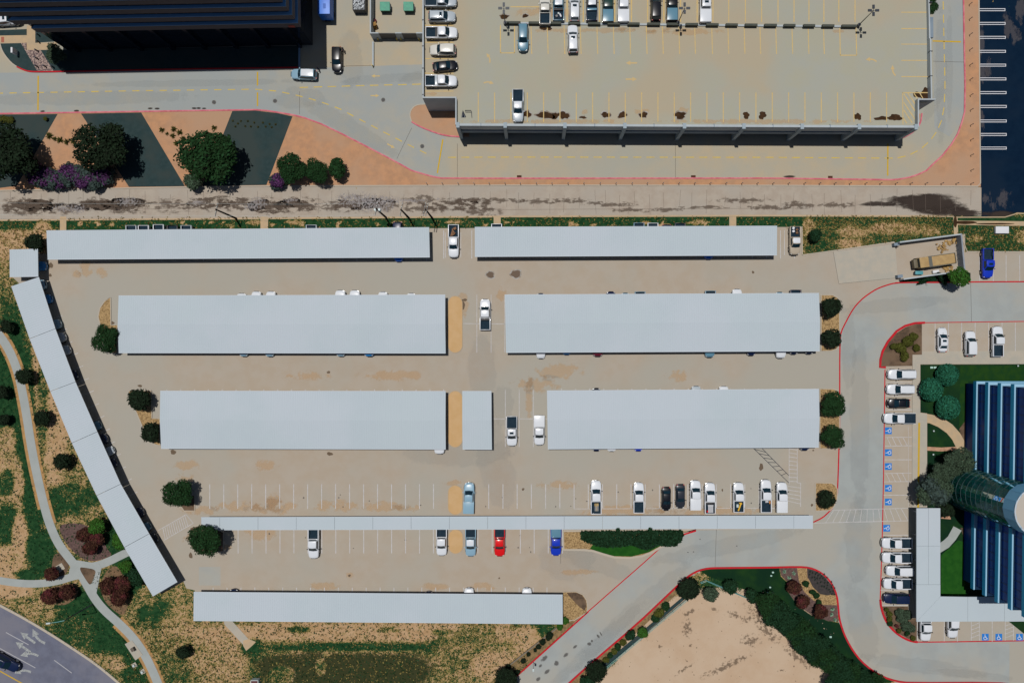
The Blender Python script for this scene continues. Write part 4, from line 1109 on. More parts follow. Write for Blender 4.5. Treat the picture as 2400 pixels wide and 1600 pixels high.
    for p, q in (((1173, 59), (1173, 125)), ((1206, 60), (1206, 125)), ((1173, 124.5), (1206, 124.5)), ((1968, 62), (1969.5, 130)), ((2006, 62), (2008, 130)), ((1969, 130), (2008, 130)), ((1196, 16.5), (1264, 16.5))):
        yl(p, q, .2)
    for x in (1289, 1329, 1367, 1405, 1441, 1480, 1518, 1556, 1595, 1634, 1671, 1708, 1747, 1785, 1823.5, 1861, 1896, 1931, 1966, 2004):
        yl((x, -20), (x, 52), .24 if x < 1660 else .18)
    for y in (23, 60, 99.5, 138, 172, 214):
        yl((996, y), (1063, y))
    for y in (29.3, 67.6, 104, 142, 180):
        yl((2112.5, y), (2178, y))
    for p, q in (((2115, 217.6), (2180, 217.6)), ((2115.5, 217.6), (2116.5, 292)), ((2118, 220), (2148, 266)), ((2118, 240), (2146, 282)), ((2118, 258), (2138, 288)), ((2128, 219), (2149, 250)), ((2142, 219), (2151, 232)), ((2117, 276), (2125, 289)), ((2156, 219), (2163, 231))):
        yl(p, q)
    for px, py, rz, cv, s in ((1480.6, 148, 180, 0, 1.0), (1479, 186, 0, 0, 1.0), (1147, 135, 125, 1, .85), (1146, 192.6, -20, -1, .85), (2042, 139, 185, 1, .95), (2092, 166, 90, -1, .95)):
        arrow(px, py, rz, deck, mat('faded_yellow', (.50, .37, .18), .8), D, cv, s)
    for i, (x, y, rx, ry) in enumerate(((1234, 267, 10, 8), (1279, 270, 21, 8), (1302, 271, 8, 7), (1322, 270, 11, 9), (1366, 275, 8, 3), (1420, 269, 10, 7), (1459, 269, 9, 8), (1508, 269, 9, 7), (1594, 270, 14, 8), (1749, 270, 8, 8), (1787, 270, 9, 9), (2010, 273, 8, 9), (2066, 277, 16, 5), (2098, 275, 14, 9), (2168, 220, 11, 13), (2150, 222, 10, 7), (1274, 67, 8, 4), (1288, 67, 6, 4), (1182, 39, 11, 5), (1231, 37, 6, 5))):
        if i < 9 or i > 15:
            blob('puddle_mark', x, y, rx * 1.18, ry * 1.22, PUDL, deck, D - .003, i + 60, .35)
        blob('puddle_mark', x, y + .6, rx, ry * .95, PUD, deck, D - .001, i + 60, .35)
    for x, y, rx, ry in ((1456, 68, 20, 8), (1495, 69, 14, 5), (1570, 68, 14, 5), (1600, 75, 120, 10), (1400, 72, 200, 8), (1300, 30, 120, 16), (1960, 74, 30, 5), (1800, 285, 300, 8), (1300, 285, 250, 8), (1010, 220, 20, 6), (1500, 262, 30, 10), (1600, 258, 20, 10), (1370, 262, 12, 9)):
        decal('rust_stain', x, y, rx, ry, RUST, deck, D - .004)
    for x, y, rx, ry in ():
        decal('tyre_film', x, y, rx, ry, mat('deck_film', (0.32, 0.33, 0.32), .8) and TYRE, deck, D - .0045)
    for o in deck.children:
        o.location = o.location - root.location
    for x, y in ((1010, 219), (1033, 218)):
        pass
garage()
def deck_lamp(px, py, label):
    b = W(px, py, GZ)
    root = empty('deck_lamp', b, label, 'lamp post', 'lamp posts on the garage deck')
    part(root, 'base', MB().tube([(b.x, b.y, GZ), (b.x, b.y, GZ + .75)], .3, 12), DARKM)
    part(root, 'pole', MB().tube([(b.x, b.y, GZ + .75), (b.x, b.y, GZ + 6.0)], [.09, .06], 8), DARKM)
    for dx, dy in ((1, 0), (-1, 0), (0, 1), (0, -1)):
        g = MB().tube([(b.x, b.y, GZ + 5.9), (b.x + dx * .3, b.y + dy * .3, GZ + 5.95)], .03, 6)
        part(root, 'arm', g, DARKM)
        part(root, 'lamp_head', MB().box((b.x + dx * .65, b.y + dy * .65, GZ + 5.96), (.68 if dx else .4, .68 if dy else .4, .14)), DARKM)
deck_lamp(1184, 57, 'black four-headed lamp post at the left end of the deck divider')
deck_lamp(1588, 57, 'black four-headed lamp post at the middle of the deck divider')
deck_lamp(2010, 62, 'black four-headed lamp post at the right end of the deck divider')
# small barrier frame and folded cones in the deck corner
def deck_frame():
    p = W(1105, 264, GZ)
    r = empty('barrier_frame', p, 'thin metal barrier frame lying in the lower left deck corner', 'frame')
    q = [W(1090, 259, GZ + .1), W(1104, 259, GZ + .1), W(1105, 263, GZ + .1), W(1091, 263, GZ + .1), W(1090, 259, GZ + .1)]
    part(r, 'rail', MB().tube(q, .05, 6), DARKM)
    part(r, 'leg', MB().tube([W(1105, 261, GZ + .1), W(1106, 276, GZ + .1)], .05, 6), DARKM)
    p = W(1086, 270, GZ)
    r = empty('folded_sign', p, 'dark folded triangular sign standing in the lower left deck corner', 'sign')
    a, b_, c_ = W(1081, 276, GZ), W(1091, 276, GZ), W(1084, 260, GZ + .9)
    part(r, 'sign_board', MB().add([a, b_, c_, a + Vector((.1, .15, .02)), b_ + Vector((.1, .15, .02)), c_ + Vector((.08, .08, 0))], [(0, 1, 2), (3, 5, 4), (0, 3, 4, 1), (1, 4, 5, 2), (2, 5, 3, 0)]), DARKM)
    part(r, 'white_border', MB().tube([a + Vector((.12, -.02, .06)), c_ + Vector((0.02, -.06, .02)), b_ + Vector((-.08, -.02, .06))], .04, 6), WHTS)
deck_frame()

# ------------------------------------------------------------------ buildings
SLAB_D = mat('tower_spandrel', (.055, .045, .058), .7)
LEDGE_D = mat('tower_ledge', (.14, .34, .60), .6)
GLASS_D = mat('tower_glass', (.006, .010, .020), .12, spec=.6)
def tower():
    L = lambda px, py: W2(px, py)
    c = W(440, 60)
    root = empty('office_tower', (c.x, c.y, 0), 'dark multi-storey tower with blue ledges at the upper left corner', 'building')
    A, B = (150, 125), (741, 113.5)         # ground line of the long facade
    def plan(i, x0=0, top=-420):
        return [L(A[0] + i + x0, A[1] - i), L(B[0] - i, B[1] - i), L(B[0] - i - 6, top), L(A[0] + i + x0 - 6, top)]
    part(root, 'core', MB().prism(plan(8), 0, 20.0), GLASS_D)
    part(root, 'ground_floor', MB().prism(plan(7.7), 0, 5.0), GLASS_D)
    for j, (z, x0) in enumerate(((10.3, 14), (13.3, -8), (16.3, -20), (19.3, -20))):
        part(root, 'spandrel', MB().prism(plan(0, x0), z - 1.55, z - .02), SLAB_D)
        # ledge strips along the two visible sides
        g = MB()
        g.prism([L(A[0] + x0, A[1]), L(B[0], B[1]), L(B[0] - 7, B[1] - 7), L(A[0] + x0 + 7, A[1] - 7)], z - .018, z + .05)
        part(root, 'ledge', g, LEDGE_D)
        part(root, 'ledge', MB().prism([L(B[0], B[1]), L(B[0] - 6, -420), L(B[0] - 13, -420), L(B[0] - 7, B[1] - 7)], z - .016, z + .052), LEDGE_D)
        # window mullions between the floors
        for i in range(20):
            t = (i + .5) / 20
            x = A[0] + x0 + 10 + (B[0] - A[0] - x0 - 20) * t; y = A[1] + (B[1] - A[1]) * t - 7.5
            p = W(x, y)
            part(root, 'mullion', MB().box((p.x, p.y, z + .75), (.12, .14, 1.36)), SLAB_D)
    part(root, 'roof', MB().prism(plan(0, -20), 19.95, 20.5), SLAB_D)
    for i in range(8):
        t = (i + .5) / 8
        x = A[0] + (B[0] - A[0]) * t; p = W(x, A[1] + (B[1] - A[1]) * t - 5)
        part(root, 'column', MB().box((p.x, p.y, 4.3), (.7, .7, 8.6)), GLASS_D)
    for zz in (19.6,):
        p = W(720, 110); part(root, 'sign_panel', MB().box((p.x + .2, p.y - .3, 9.2), (1.1, .2, .7)), mat('rust_red', (.30, .03, .015), .7))
tower()
SPAN_B = mat('blue_spandrel', (.02, .26, .47), .6, spec=.2)
LEDGE_B = mat('pale_ledge', (.27, .47, .62), .6, spec=.2)
GLASS_B = mat('blue_window', (.005, .048, .25), .3, spec=.2)
def office():
    c = W(2420, 1120)
    root = empty('office_building', (c.x, c.y, 0), 'blue office building with pale horizontal ledges at the right edge', 'building')
    def plan(i):
        return PX([(2257 + i, 891 + i), (2250 + i, 1364 - i), (2800, 1364 - i), (2800, 891 + i)])
    part(root, 'core', MB().prism(plan(7), 0, 17.6), GLASS_B)
    for z in (4.0, 7.4, 10.8, 14.2, 17.6):
        part(root, 'spandrel', MB().prism(plan(0), z - .85, z - .02), SPAN_B)
        part(root, 'ledge', MB().prism(plan(.3), z - .018, z + .04), LEDGE_B)
        if z < 17:
            for i in range(26):
                y = 900 + (1355 - 900) * i / 25
                x = 2257 - 7 * (y - 891) / 473 + 6.6
                p = W(x, y); part(root, 'mullion', MB().box((p.x, p.y, z + 1.28), (.08, .08, 2.46)), mat('navy_mullion', (.008, .02, .06), .5))
    # glazed stair drum
    cx, cy = W2(2258, 1141); r_ = 4.17; zt = 17.3
    gm = bpy.data.materials.new('tinted_glazing'); gm.use_nodes = True; t = gm.node_tree; t.nodes.clear()
    o = t.nodes.new('ShaderNodeOutputMaterial'); mix = t.nodes.new('ShaderNodeMixShader'); tr = t.nodes.new('ShaderNodeBsdfTransparent'); gl = t.nodes.new('ShaderNodeBsdfGlossy')
    fr = t.nodes.new('ShaderNodeFresnel'); fr.inputs[0].default_value = 1.28
    tr.inputs[0].default_value = (.55, .86, .80, 1); gl.inputs[0].default_value = (.7, .85, .9, 1); gl.inputs[1].default_value = 0.02
    t.links.new(fr.outputs[0], mix.inputs[0]); t.links.new(tr.outputs[0], mix.inputs[1]); t.links.new(gl.outputs[0], mix.inputs[2]); di = t.nodes.new('ShaderNodeBsdfPrincipled'); di.inputs['Base Color'].default_value = (.008, .15, .12, 1); di.inputs['Roughness'].default_value = .25; di.inputs['Specular IOR Level'].default_value = .2
    mx2 = t.nodes.new('ShaderNodeMixShader'); mx2.inputs[0].default_value = .38
    t.links.new(mix.outputs[0], mx2.inputs[1]); t.links.new(di.outputs[0], mx2.inputs[2]); t.links.new(mx2.outputs[0], o.inputs[0])
    n = 32
    drum = empty('x', (0, 0, 0)); bpy.data.objects.remove(drum)
    P = lambda rr, a, z: (cx + rr * math.cos(a), cy + rr * math.sin(a), z)
    for k in range(n):
        a0, a1 = 2 * PI * k / n + .006, 2 * PI * (k + 1) / n - .006
        part(root, 'glass_pane', MB().add([P(r_, a0, .1), P(r_, a1, .1), P(r_, a1, zt), P(r_, a0, zt)], [(0, 1, 2, 3)]), gm)
    FR = mat('drum_frame', (.05, .09, .095), .6, spec=.1)
    for i in range(1, 12):
        z = zt * i / 12
        part(root, 'ring_mullion', MB().tube([P(r_ + .03, 2 * PI * k / 40, z) for k in range(41)], .035, 5, False), FR)
    for k in range(16):
        a = 2 * PI * k / 16
        part(root, 'mullion', MB().tube([P(r_, a, 0), P(r_, a, zt)], .035, 5), FR)
    TEAL = mat('teal_floor', (.012, .30, .20), .6); TEAL2 = mat('pale_teal_trim', (.06, .60, .58), .5)
    for i, z in enumerate((3.4, 6.8, 10.2, 13.6)):
        pts = [(cx + 3.9 * math.cos(a), cy + 3.9 * math.sin(a)) for a in np.linspace(R(-150 + 8 * i), R(30), 18)]
        part(root, 'stair_landing', MB().prism(pts, z - .25, z), TEAL)
        part(root, 'landing_edge', MB().prism([(cx + rr * math.cos(a), cy + rr * math.sin(a)) for rr, aa in ((4.0, (-140, -50)), (3.55, (-50, -140))) for a in np.linspace(R(aa[0]), R(aa[1]), 10)], z + .01, z + .1), TEAL2)
    for i in range(4):
        z = 3.4 * i
        a = R(200)
        part(root, 'stair_flight', MB().add([(cx - 2.4, cy + .2, z + .1), (cx - 2.4, cy - .9, z + .1), (cx + 1.8, cy - .9, z + 3.3), (cx + 1.8, cy + .2, z + 3.3), (cx - 2.4, cy + .2, z - .1), (cx - 2.4, cy - .9, z - .1), (cx + 1.8, cy - .9, z + 3.1), (cx + 1.8, cy + .2, z + 3.1)], [(0, 1, 2, 3), (7, 6, 5, 4), (0, 4, 5, 1), (1, 5, 6, 2), (2, 6, 7, 3), (3, 7, 4, 0)]), TEAL)
        part(root, 'handrail', MB().tube([(cx - 2.4, cy + .2, z + 1.0), (cx + 1.8, cy + .2, z + 4.2)], .05, 6).tube([(cx - 2.4, cy - .9, z + 1.0), (cx + 1.8, cy - .9, z + 4.2)], .05, 6), TEAL2)
    part(root, 'reception_desk', MB().prism([(cx - 1.2, cy - 2.4), (cx + .2, cy - 2.6), (cx + .3, cy - 2.0), (cx - 1.1, cy - 1.8)], .1, 1.0), mat('desk_blue', (.01, .06, .45), .4))
    part(root, 'lobby_floor', MB().prism([(cx + 4.1 * math.cos(2 * PI * k / 32), cy + 4.1 * math.sin(2 * PI * k / 32)) for k in range(32)], 0, .14), mat('lobby_dark', (.012, .018, .02), .5))
    CAP = mat('drum_cap_blue', (.14, .36, .56), .5, spec=.3)
    for k in range(16):
        a0, a1 = 2 * PI * k / 16, 2 * PI * (k + 1) / 16
        m_ = MB()
        v = [P(rr, a, z) for z in (zt, 20.1) for rr in (r_ + .1, r_ - .15) for a in (a0 + .004, a1 - .004)]
        m_.add(v, [(0, 1, 5, 4), (2, 6, 7, 3), (4, 5, 7, 6), (0, 2, 3, 1), (0, 4, 6, 2), (1, 3, 7, 5)])
        part(root, 'cap_panel', m_, CAP)
    part(root, 'drum_roof', MB().prism([(cx + (r_ - .16) * math.cos(2 * PI * k / 48), cy + (r_ - .16) * math.sin(2 * PI * k / 48)) for k in range(48)], 19.6, 20.05), mat('drum_roof_beige', (.44, .40, .35), .8))
    part(root, 'roof_rim', MB().tube([P(r_ - .02, 2 * PI * k / 48, 20.16) for k in range(49)], .10, 6, False), ROOFE)
office()

# ------------------------------------------------------------------ dumpster yard between tower and garage
def yard():
    c = W(930, 60)
    r = empty('dumpster_enclosure', (c.x, c.y, 0), 'walled dumpster enclosure with gates between the tower and the garage', 'enclosure')
    def wl(nm, p, q, th, z1, m=WALLC, z0=0.0):
        a = W(*p, z1); b = W(*q, z1)
        part(r, nm, MB().beam((a.x, a.y, 0), (b.x, b.y, 0), th, z1 - z0, z0), m)
    wl('wall', (868, -60), (868, 76.8), .24, 2.6); wl('wall', (866.5, 77.5), (887, 77.5), .22, 2.59); wl('wall', (975, 77.5), (990.5, 77.5), .22, 2.59)
    wl('pier', (926, 77.5), (941, 77.5), .2, 2.55)
    for a_, b_ in (((888, 78.3), (925.5, 78.3)), ((941.5, 78.3), (974.5, 78.3))):
        wl('gate', a_, b_, .1, 2.45, mat('gate_brown', (.06, .06, .065), .6), .15)
        wl('gate_rail', (a_[0], a_[1] + .9), (b_[0], b_[1] + .9), .06, 1.35, PALEM, 1.25)
    wl('low_wall', (874, 98), (874, 154), .3, .5)
yard()
for i, (x, y) in enumerate(((887, 95), (931, 95), (940.5, 95), (983, 95), (874.5, 157))):
    b = W(x, y)
    o = tag(link('bollard', MB().tube([(0, 0, 0), (0, 0, 1.0)], .09, 10).mesh('bollard', smooth=True), YELB, None, b), ['yellow bollard, leftmost in front of the dumpster gates', 'yellow bollard, second from left before the dumpster gates', 'yellow bollard, third from left before the dumpster gates', 'yellow bollard, rightmost in front of the dumpster gates', 'yellow bollard at the lower end of the low wall by the dumpsters'][i], 'bollard', 'yellow bollards by the dumpsters')
GRN = mat('dumpster_green', (.05, .30, .19), .6, (.04, .24, .16), 1.5, 4)
def dumpster(px, label):
    b = W(px, 23)
    r = empty('dumpster', b, label, 'dumpster', 'green dumpsters')
    g = MB()
    x, y, z = .92, .80, 1.35
    v = [(-x, -y * .75, .12), (x, -y * .75, .12), (x, y, .12), (-x, y, .12), (-x, -y, z - .15), (x, -y, z - .15), (x, y, z), (-x, y, z)]
    g.add(v, [(3, 2, 1, 0), (0, 1, 5, 4), (1, 2, 6, 5), (2, 3, 7, 6), (3, 0, 4, 7), (4, 5, 6, 7)])
    link('bin', g.mesh('bin'), mat('dumpster_side', (.02, .09, .06), .6), r)
    link('lid', MB().add([(-x - .03, -y - .05, z - .12), (x + .03, -y - .05, z - .12), (x + .03, y, z + .05), (-x - .03, y, z + .05), (-x - .03, -y - .05, z - .06), (x + .03, -y - .05, z - .06), (x + .03, y, z + .11), (-x - .03, y, z + .11)], [(3, 2, 1, 0), (4, 5, 6, 7), (0, 1, 5, 4), (1, 2, 6, 5), (2, 3, 7, 6), (3, 0, 4, 7)]).mesh('lid'), GRN, r)
    for s in (-1, 1):
        link('fork_sleeve', MB().box((s * (x + .09), .1, .8), (.16, 1.0, .2)).mesh('fork_sleeve'), DARKM, r)
        for yy in (-.5, .6):
            link('caster', MB().tube([(s * .75 - .04, yy, .07), (s * .75 + .04, yy, .07)], .07, 8).mesh('caster'), DARKM, r)
dumpster(905.5, 'green dumpster on the left inside the walled enclosure'); dumpster(960, 'green dumpster on the right inside the walled enclosure')
def rolloff():
    b = W(846, 8)
    r = empty('roll_off_container', b, 'black roll-off container heaped with white scrap beside the enclosure wall', 'container')
    g = MB(); x, y, z = 1.15, 2.1, 1.6
    for cx_, cy_, dx, dy in ((-x, 0, .1, 2 * y), (x, 0, .1, 2 * y), (0, -y, 2 * x - .11, .1), (0, y, 2 * x - .11, .1)):
        g.box((cx_, cy_, z / 2 + .15), (dx, dy, z))
    link('bin', g.mesh('bin'), DARKM, r)
    link('bin_floor', MB().box((0, 0, .25), (2 * x - .12, 2 * y - .12, .1)).mesh('bin_floor'), DARKM, r)
    for s in (-1, 1):
        link('skid', MB().box((s * .6, 0, .075), (.15, 2 * y - .3, .15)).mesh('skid'), DARKM, r)
    rr = random.Random(3); g = MB()
    for _ in range(260):
        a = Vector((rr.uniform(-1, 1), rr.uniform(-1.95, 1.95), rr.uniform(1.3, 1.75))); s = rr.uniform(.08, .28)
        u = Vector((rr.gauss(0, 1), rr.gauss(0, 1), rr.gauss(0, .4))).normalized() * s; v = u.orthogonal().normalized() * s * rr.uniform(.3, 1)
        n_ = u.cross(v).normalized() * .02
        g.add([a - u - v, a + u - v, a + u + v, a - u + v, a - u - v + n_, a + u - v + n_, a + u + v + n_, a - u + v + n_], [(3, 2, 1, 0), (4, 5, 6, 7), (0, 1, 5, 4), (1, 2, 6, 5), (2, 3, 7, 6), (3, 0, 4, 7)])
    o = link('scrap_heap', g.mesh('scrap_heap'), mat('white_scrap', (.55, .58, .60), .6, island=.5), r); o['kind'] = 'stuff'
rolloff()
def pile():
    b = W(880, 62)
    r = empty('pallet_stack', b, 'small stack of wooden crates and scrap in the enclosure corner', 'crates')
    for i in range(3):
        link('crate', MB().box((.05 * i, -.3 + .1 * i, .2 + .42 * i), (.7, .7, .4), .2 * i).mesh('crate'), mat('crate_wood', (.32, .19, .06), .8, (.2, .11, .04), 3, 4), r)
    link('bag', MB().tube([(-.1, .9, 0), (-.1, .9, .35), (-.1, .9, .6)], [.4, .42, .1], 10).mesh('bag', smooth=True), mat('maroon_bag', (.10, .015, .02), .6), r)
pile()

# ------------------------------------------------------------------ vehicles
PAINT = {}
def paint(nm):
    cols = {'white': (.62, .65, .69), 'silver': (.38, .43, .47), 'blue-grey': (.10, .22, .30), 'pale blue': (.22, .36, .46), 'black': (.006, .007, .011), 'navy': (.006, .014, .05), 'red': (.62, .006, .008),
            'blue': (.008, .035, .42), 'dark green': (.012, .04, .035), 'tan': (.40, .34, .26), 'charcoal': (.022, .026, .036), 'cream': (.56, .55, .50), 'maroon': (.10, .008, .02), 'mid blue': (.02, .20, .50), 'bright blue': (.01, .14, .62)}
    if nm not in PAINT:
        PAINT[nm] = mat('paint_' + nm.replace(' ', '_').replace('-', '_'), cols[nm], .28, coat=.35, spec=.35)
    return PAINT[nm]
CGL = mat('car_glass', (.006, .022, .034), .06, spec=.5)
RUB = mat('tyre_rubber', (.010, .010, .011), .85)
RIM = mat('wheel_rim', (.28, .29, .30), .35, metal=.8)
BLKT = mat('black_trim', (.008, .009, .012), .6)
HEADL = mat('headlamp_lens', (.55, .57, .58), .15)
TAILL = mat('tail_lamp_lens', (.32, .008, .008), .25)
LINER = mat('bed_liner', (.010, .024, .040), .8, (.016, .032, .048), 2, 4)
CHROME = mat('bright_trim', (.5, .52, .54), .25, metal=.9)

def bev(mb, name, wd=.05, seg=2, ang=28):
    me = mb.mesh(name)
    bm = bmesh.new(); bm.from_mesh(me)
    bmesh.ops.remove_doubles(bm, verts=bm.verts, dist=.0005)
    ed = [e for e in bm.edges if len(e.link_faces) == 2 and e.calc_face_angle(0) > R(ang)]
    bmesh.ops.bevel(bm, geom=ed, offset=wd, segments=seg, affect='EDGES', profile=.6, clamp_overlap=True)
    bm.to_mesh(me); bm.free()
    me.shade_smooth(); me.set_sharp_from_angle(angle=R(40))
    return me
def ring(x, w_, zb, zt, crown=.03, bow=0.0):
    return [(a - bow * (b / w_) ** 2, b, c) for a, b, c in [(x, -w_ * .80, zb), (x, -w_ * .985, zb + .16), (x, -w_, (zb + zt) / 2), (x, -w_ * .965, zt - .10), (x, -w_ * .86, zt), (x, -w_ * .4, zt + crown), (x, w_ * .4, zt + crown), (x, w_ * .86, zt), (x, w_ * .965, zt - .10), (x, w_, (zb + zt) / 2), (x, w_ * .985, zb + .16), (x, w_ * .80, zb)]]
def loft(g, rings):
    n = len(rings[0]); o = []
    for r_ in rings: o += r_
    f = []
    for i in range(len(rings) - 1):
        for k in range(n):
            f.append((i * n + k, i * n + (k + 1) % n, (i + 1) * n + (k + 1) % n, (i + 1) * n + k))
    f += [tuple(range(n - 1, -1, -1)), tuple((len(rings) - 1) * n + k for k in range(n))]
    g.add(o, f)
def cabin(g, rb, rr, rf, fb, hb, hr, zb, zt, fw=None):
    """greenhouse solid: rear base x, rear roof x, front roof x, windscreen base x, half widths, heights"""
    fw = fw or hb
    mid = (rb + fb) / 2
    v = [(rb, -hb, zb), (mid, -hb * 1.01, zb), (fb, -fw * .93, zb), (fb + .10, 0, zb), (fb, fw * .93, zb), (mid, hb * 1.01, zb), (rb, hb, zb), (rb - .03, 0, zb),
         (rr, -hr, zt), (mid * .6 + (rr + rf) * .2, -hr * 1.02, zt + .03), (rf, -hr * .95, zt), (rf + .07, 0, zt + .03), (rf, hr * .95, zt), (mid * .6 + (rr + rf) * .2, hr * 1.02, zt + .03), (rr, hr, zt), (rr - .02, 0, zt + .02)]
    f = [(i, (i + 1) % 8, 8 + (i + 1) % 8, 8 + i) for i in range(8)] + [tuple(range(7, -1, -1))]
    v.append(((rr + rf) / 2, 0, zt + .055)); f += [(8 + i, 8 + (i + 1) % 8, 16) for i in range(8)]
    g.add(v, f)
def lerp3(a, b, t): return tuple(a[i] + (b[i] - a[i]) * t for i in range(3))
def quadin(a, b, c, d, iu, iv, off):
    """inset quad of a(bottom-left) b(bottom-right) c(top-right) d(top-left) pushed outward"""
    A = Vector(a); B = Vector(b); Cc = Vector(c); D = Vector(d)
    def P(u, v): return (A.lerp(B, u)).lerp(D.lerp(Cc, u), v)
    n = (B - A).cross(D - A).normalized()
    ctr = (A + B + Cc + D) / 4
    if n.dot(ctr - Vector((0, 0, 1.0))) < 0: n = -n
    vs = []
    for u, v in ((iu, iv), (.5, iv), (1 - iu, iv), (1 - iu, 1 - iv), (.5, 1 - iv), (iu, 1 - iv)):
        vs.append(P(u, v) + n * off)
    return vs
def winmesh(name, q, bow=0.0):
    v = [tuple(x) for x in q]
    if bow:
        v[1] = (v[1][0] + bow, v[1][1], v[1][2]); v[4] = (v[4][0] + bow * .7, v[4][1], v[4][2] + .02)
    return MB().add(v, [(0, 1, 4, 5), (1, 2, 3, 4)]).mesh(name)
SPEC = {
    'sedan': dict(L=4.75, w=.92, st=[(-2.37, .78, .38, .78), (-2.2, .92, .26, .97), (-1.6, .99, .22, 1.02), (0, 1, .22, .98), (1.0, 1, .22, .96), (1.9, .96, .24, .86), (2.22, .87, .28, .74), (2.37, .70, .36, .60)], cab=(-1.80, -1.05, .22, 1.02, .84, .62, .96, 1.45), wb=(-1.42, 1.42), wr=.33),
    'suv': dict(L=5.05, w=.99, st=[(-2.52, .84, .45, 1.0), (-2.4, .95, .35, 1.14), (-1.6, 1, .32, 1.16), (0, 1, .32, 1.14), (1.1, 1, .32, 1.12), (2.0, .97, .34, 1.02), (2.36, .90, .38, .92), (2.52, .76, .45, .78)], cab=(-2.42, -2.12, .30, 1.06, .92, .74, 1.12, 1.80), wb=(-1.5, 1.5), wr=.38),
    'pickup': dict(L=5.95, w=1.04, st=[(-.62, 1, .42, 1.16), (.4, 1, .42, 1.16), (1.5, 1, .42, 1.15), (2.3, .97, .42, 1.08), (2.76, .92, .46, 1.0), (2.95, .80, .52, .86)], cab=(-.60, -.48, .72, 1.46, .93, .76, 1.14, 1.86), wb=(-1.85, 1.80), wr=.40),
}
CM = {}
def car_meshes(kind):
    if kind in CM: return CM[kind]
    s = SPEC[kind]; wd = s['w']; M = {}
    g = MB()
    nst = len(s['st'])
    BW = {nst - 1: .26, nst - 2: .24, nst - 3: .16, 0: -.12 if kind != 'pickup' else 0.0, 1: -.08 if kind != 'pickup' else 0.0}
    loft(g, [ring(x, wd * k, zb, zt, .03, BW.get(i, 0.0)) for i, (x, k, zb, zt) in enumerate(s['st'])])
    rb, rr, rf, fb, hb, hr, zb, zt = s['cab']
    g2 = MB(); cabin(g2, rb, rr, rf, fb, hb, hr, zb - .05, zt)
    bm = bmesh.new()
    for q, wv in ((g, .06), (g2, .05)):
        me = bev(q, 'tmp', wv); bm.from_mesh(me); bpy.data.meshes.remove(me)
    if kind == 'pickup':
        q = MB()
        q.box((-1.79, 0, .62), (2.34, wd * 1.75, .36))
        for sy in (-1, 1):
            q.box((-1.79, sy * (wd - .075), .86), (2.28, .15, .66))
        q.box((-2.89, 0, .88), (.09, wd * 1.70, .58))
        q.box((-.70, 0, .90), (.08, wd * 1.68, .56))
        me = bev(q, 'tmp', .03); bm.from_mesh(me); bpy.data.meshes.remove(me)
    me = bpy.data.meshes.new('body'); bm.to_mesh(me); bm.free(); me.shade_smooth(); me.set_sharp_from_angle(angle=R(40))
    M['body'] = me
    zb -= .05
    fw = hb * .93
    # windows
    M['windshield'] = winmesh('windshield', quadin((fb, -fw, zb), (fb, fw, zb), (rf, hr * .95, zt), (rf, -hr * .95, zt), .045, .06, .035), .09)
    M['rear_window'] = winmesh('rear_window', quadin((rb, -hb, zb), (rb, hb, zb), (rr, hr, zt), (rr, -hr, zt), .09, .16, .035))
    for sg, nm in ((-1, 'side_window_r'), (1, 'side_window_l')):
        M[nm] = winmesh('side_window', quadin((rb + .12, sg * hb * 1.0, zb), (fb - .12, sg * hb * .97, zb), (rf, sg * hr * .98, zt), (rr, sg * hr, zt), .06, .18, .04))
    wr = s['wr']
    g = MB().tube([(0, -.13, 0), (0, .13, 0)], wr, 20); me = g.mesh('wheel', smooth=True)
    nfa = len(me.polygons)
    g.tube([(0, -.138, 0), (0, .138, 0)], wr * .62, 14)
    me = g.mesh('wheel', smooth=True); me.materials.append(None); me.materials.append(None)
    for i, p in enumerate(me.polygons): p.material_index = 0 if i < nfa else 1
    M['wheel'] = me
    g = MB().box((0, .10, 0), (.16, .24, .16)); M['mirror'] = bev(g, 'mirror', .04)
    fx = s['st'][-1][0]; rx = -2.93 if kind == 'pickup' else s['st'][0][0]
    fz = s['st'][-1][3]
    M['headlight'] = bev(MB().box((fx - .27, 0, fz - .01), (.26, .30, .14)), 'headlight', .04)
    M['taillight'] = bev(MB().box((rx + .09, 0, .92 if kind != 'sedan' else .82), (.22, .22 if kind != 'pickup' else .14, .30 if kind != 'sedan' else .16)), 'taillight', .03)
    bp_ = [(fx + .07 - .30 * t * t, t * wd * .86) for t in np.linspace(-1, 1, 9)]
    zq = .56 if kind != 'sedan' else .44
    M['bumper'] = bev(MB().prism(bp_ + [(fx - .45, wd * .86), (fx - .45, -wd * .86)], zq - .11, zq + .11), 'bumper', .03)
    M['grille'] = bev(MB().box((fx + .005, 0, .78 if kind != 'sedan' else .60), (.06, wd * .95, .2)), 'grille', .02)
    M['rear_bumper'] = bev(MB().box((rx + .02, 0, .56 if kind != 'sedan' else .48), (.18, wd * 1.45, .20)), 'rear_bumper', .05)
    M['wiper_cowl'] = MB().add([(fb + .05, -fw * .9, zb + .045), (fb + .17, 0, zb + .06), (fb + .05, fw * .9, zb + .045), (fb + .16, fw * .85, zb + .04), (fb + .28, 0, zb + .05), (fb + .16, -fw * .85, zb + .04)], [(0, 1, 4, 5), (1, 2, 3, 4)]).mesh('wiper_cowl')
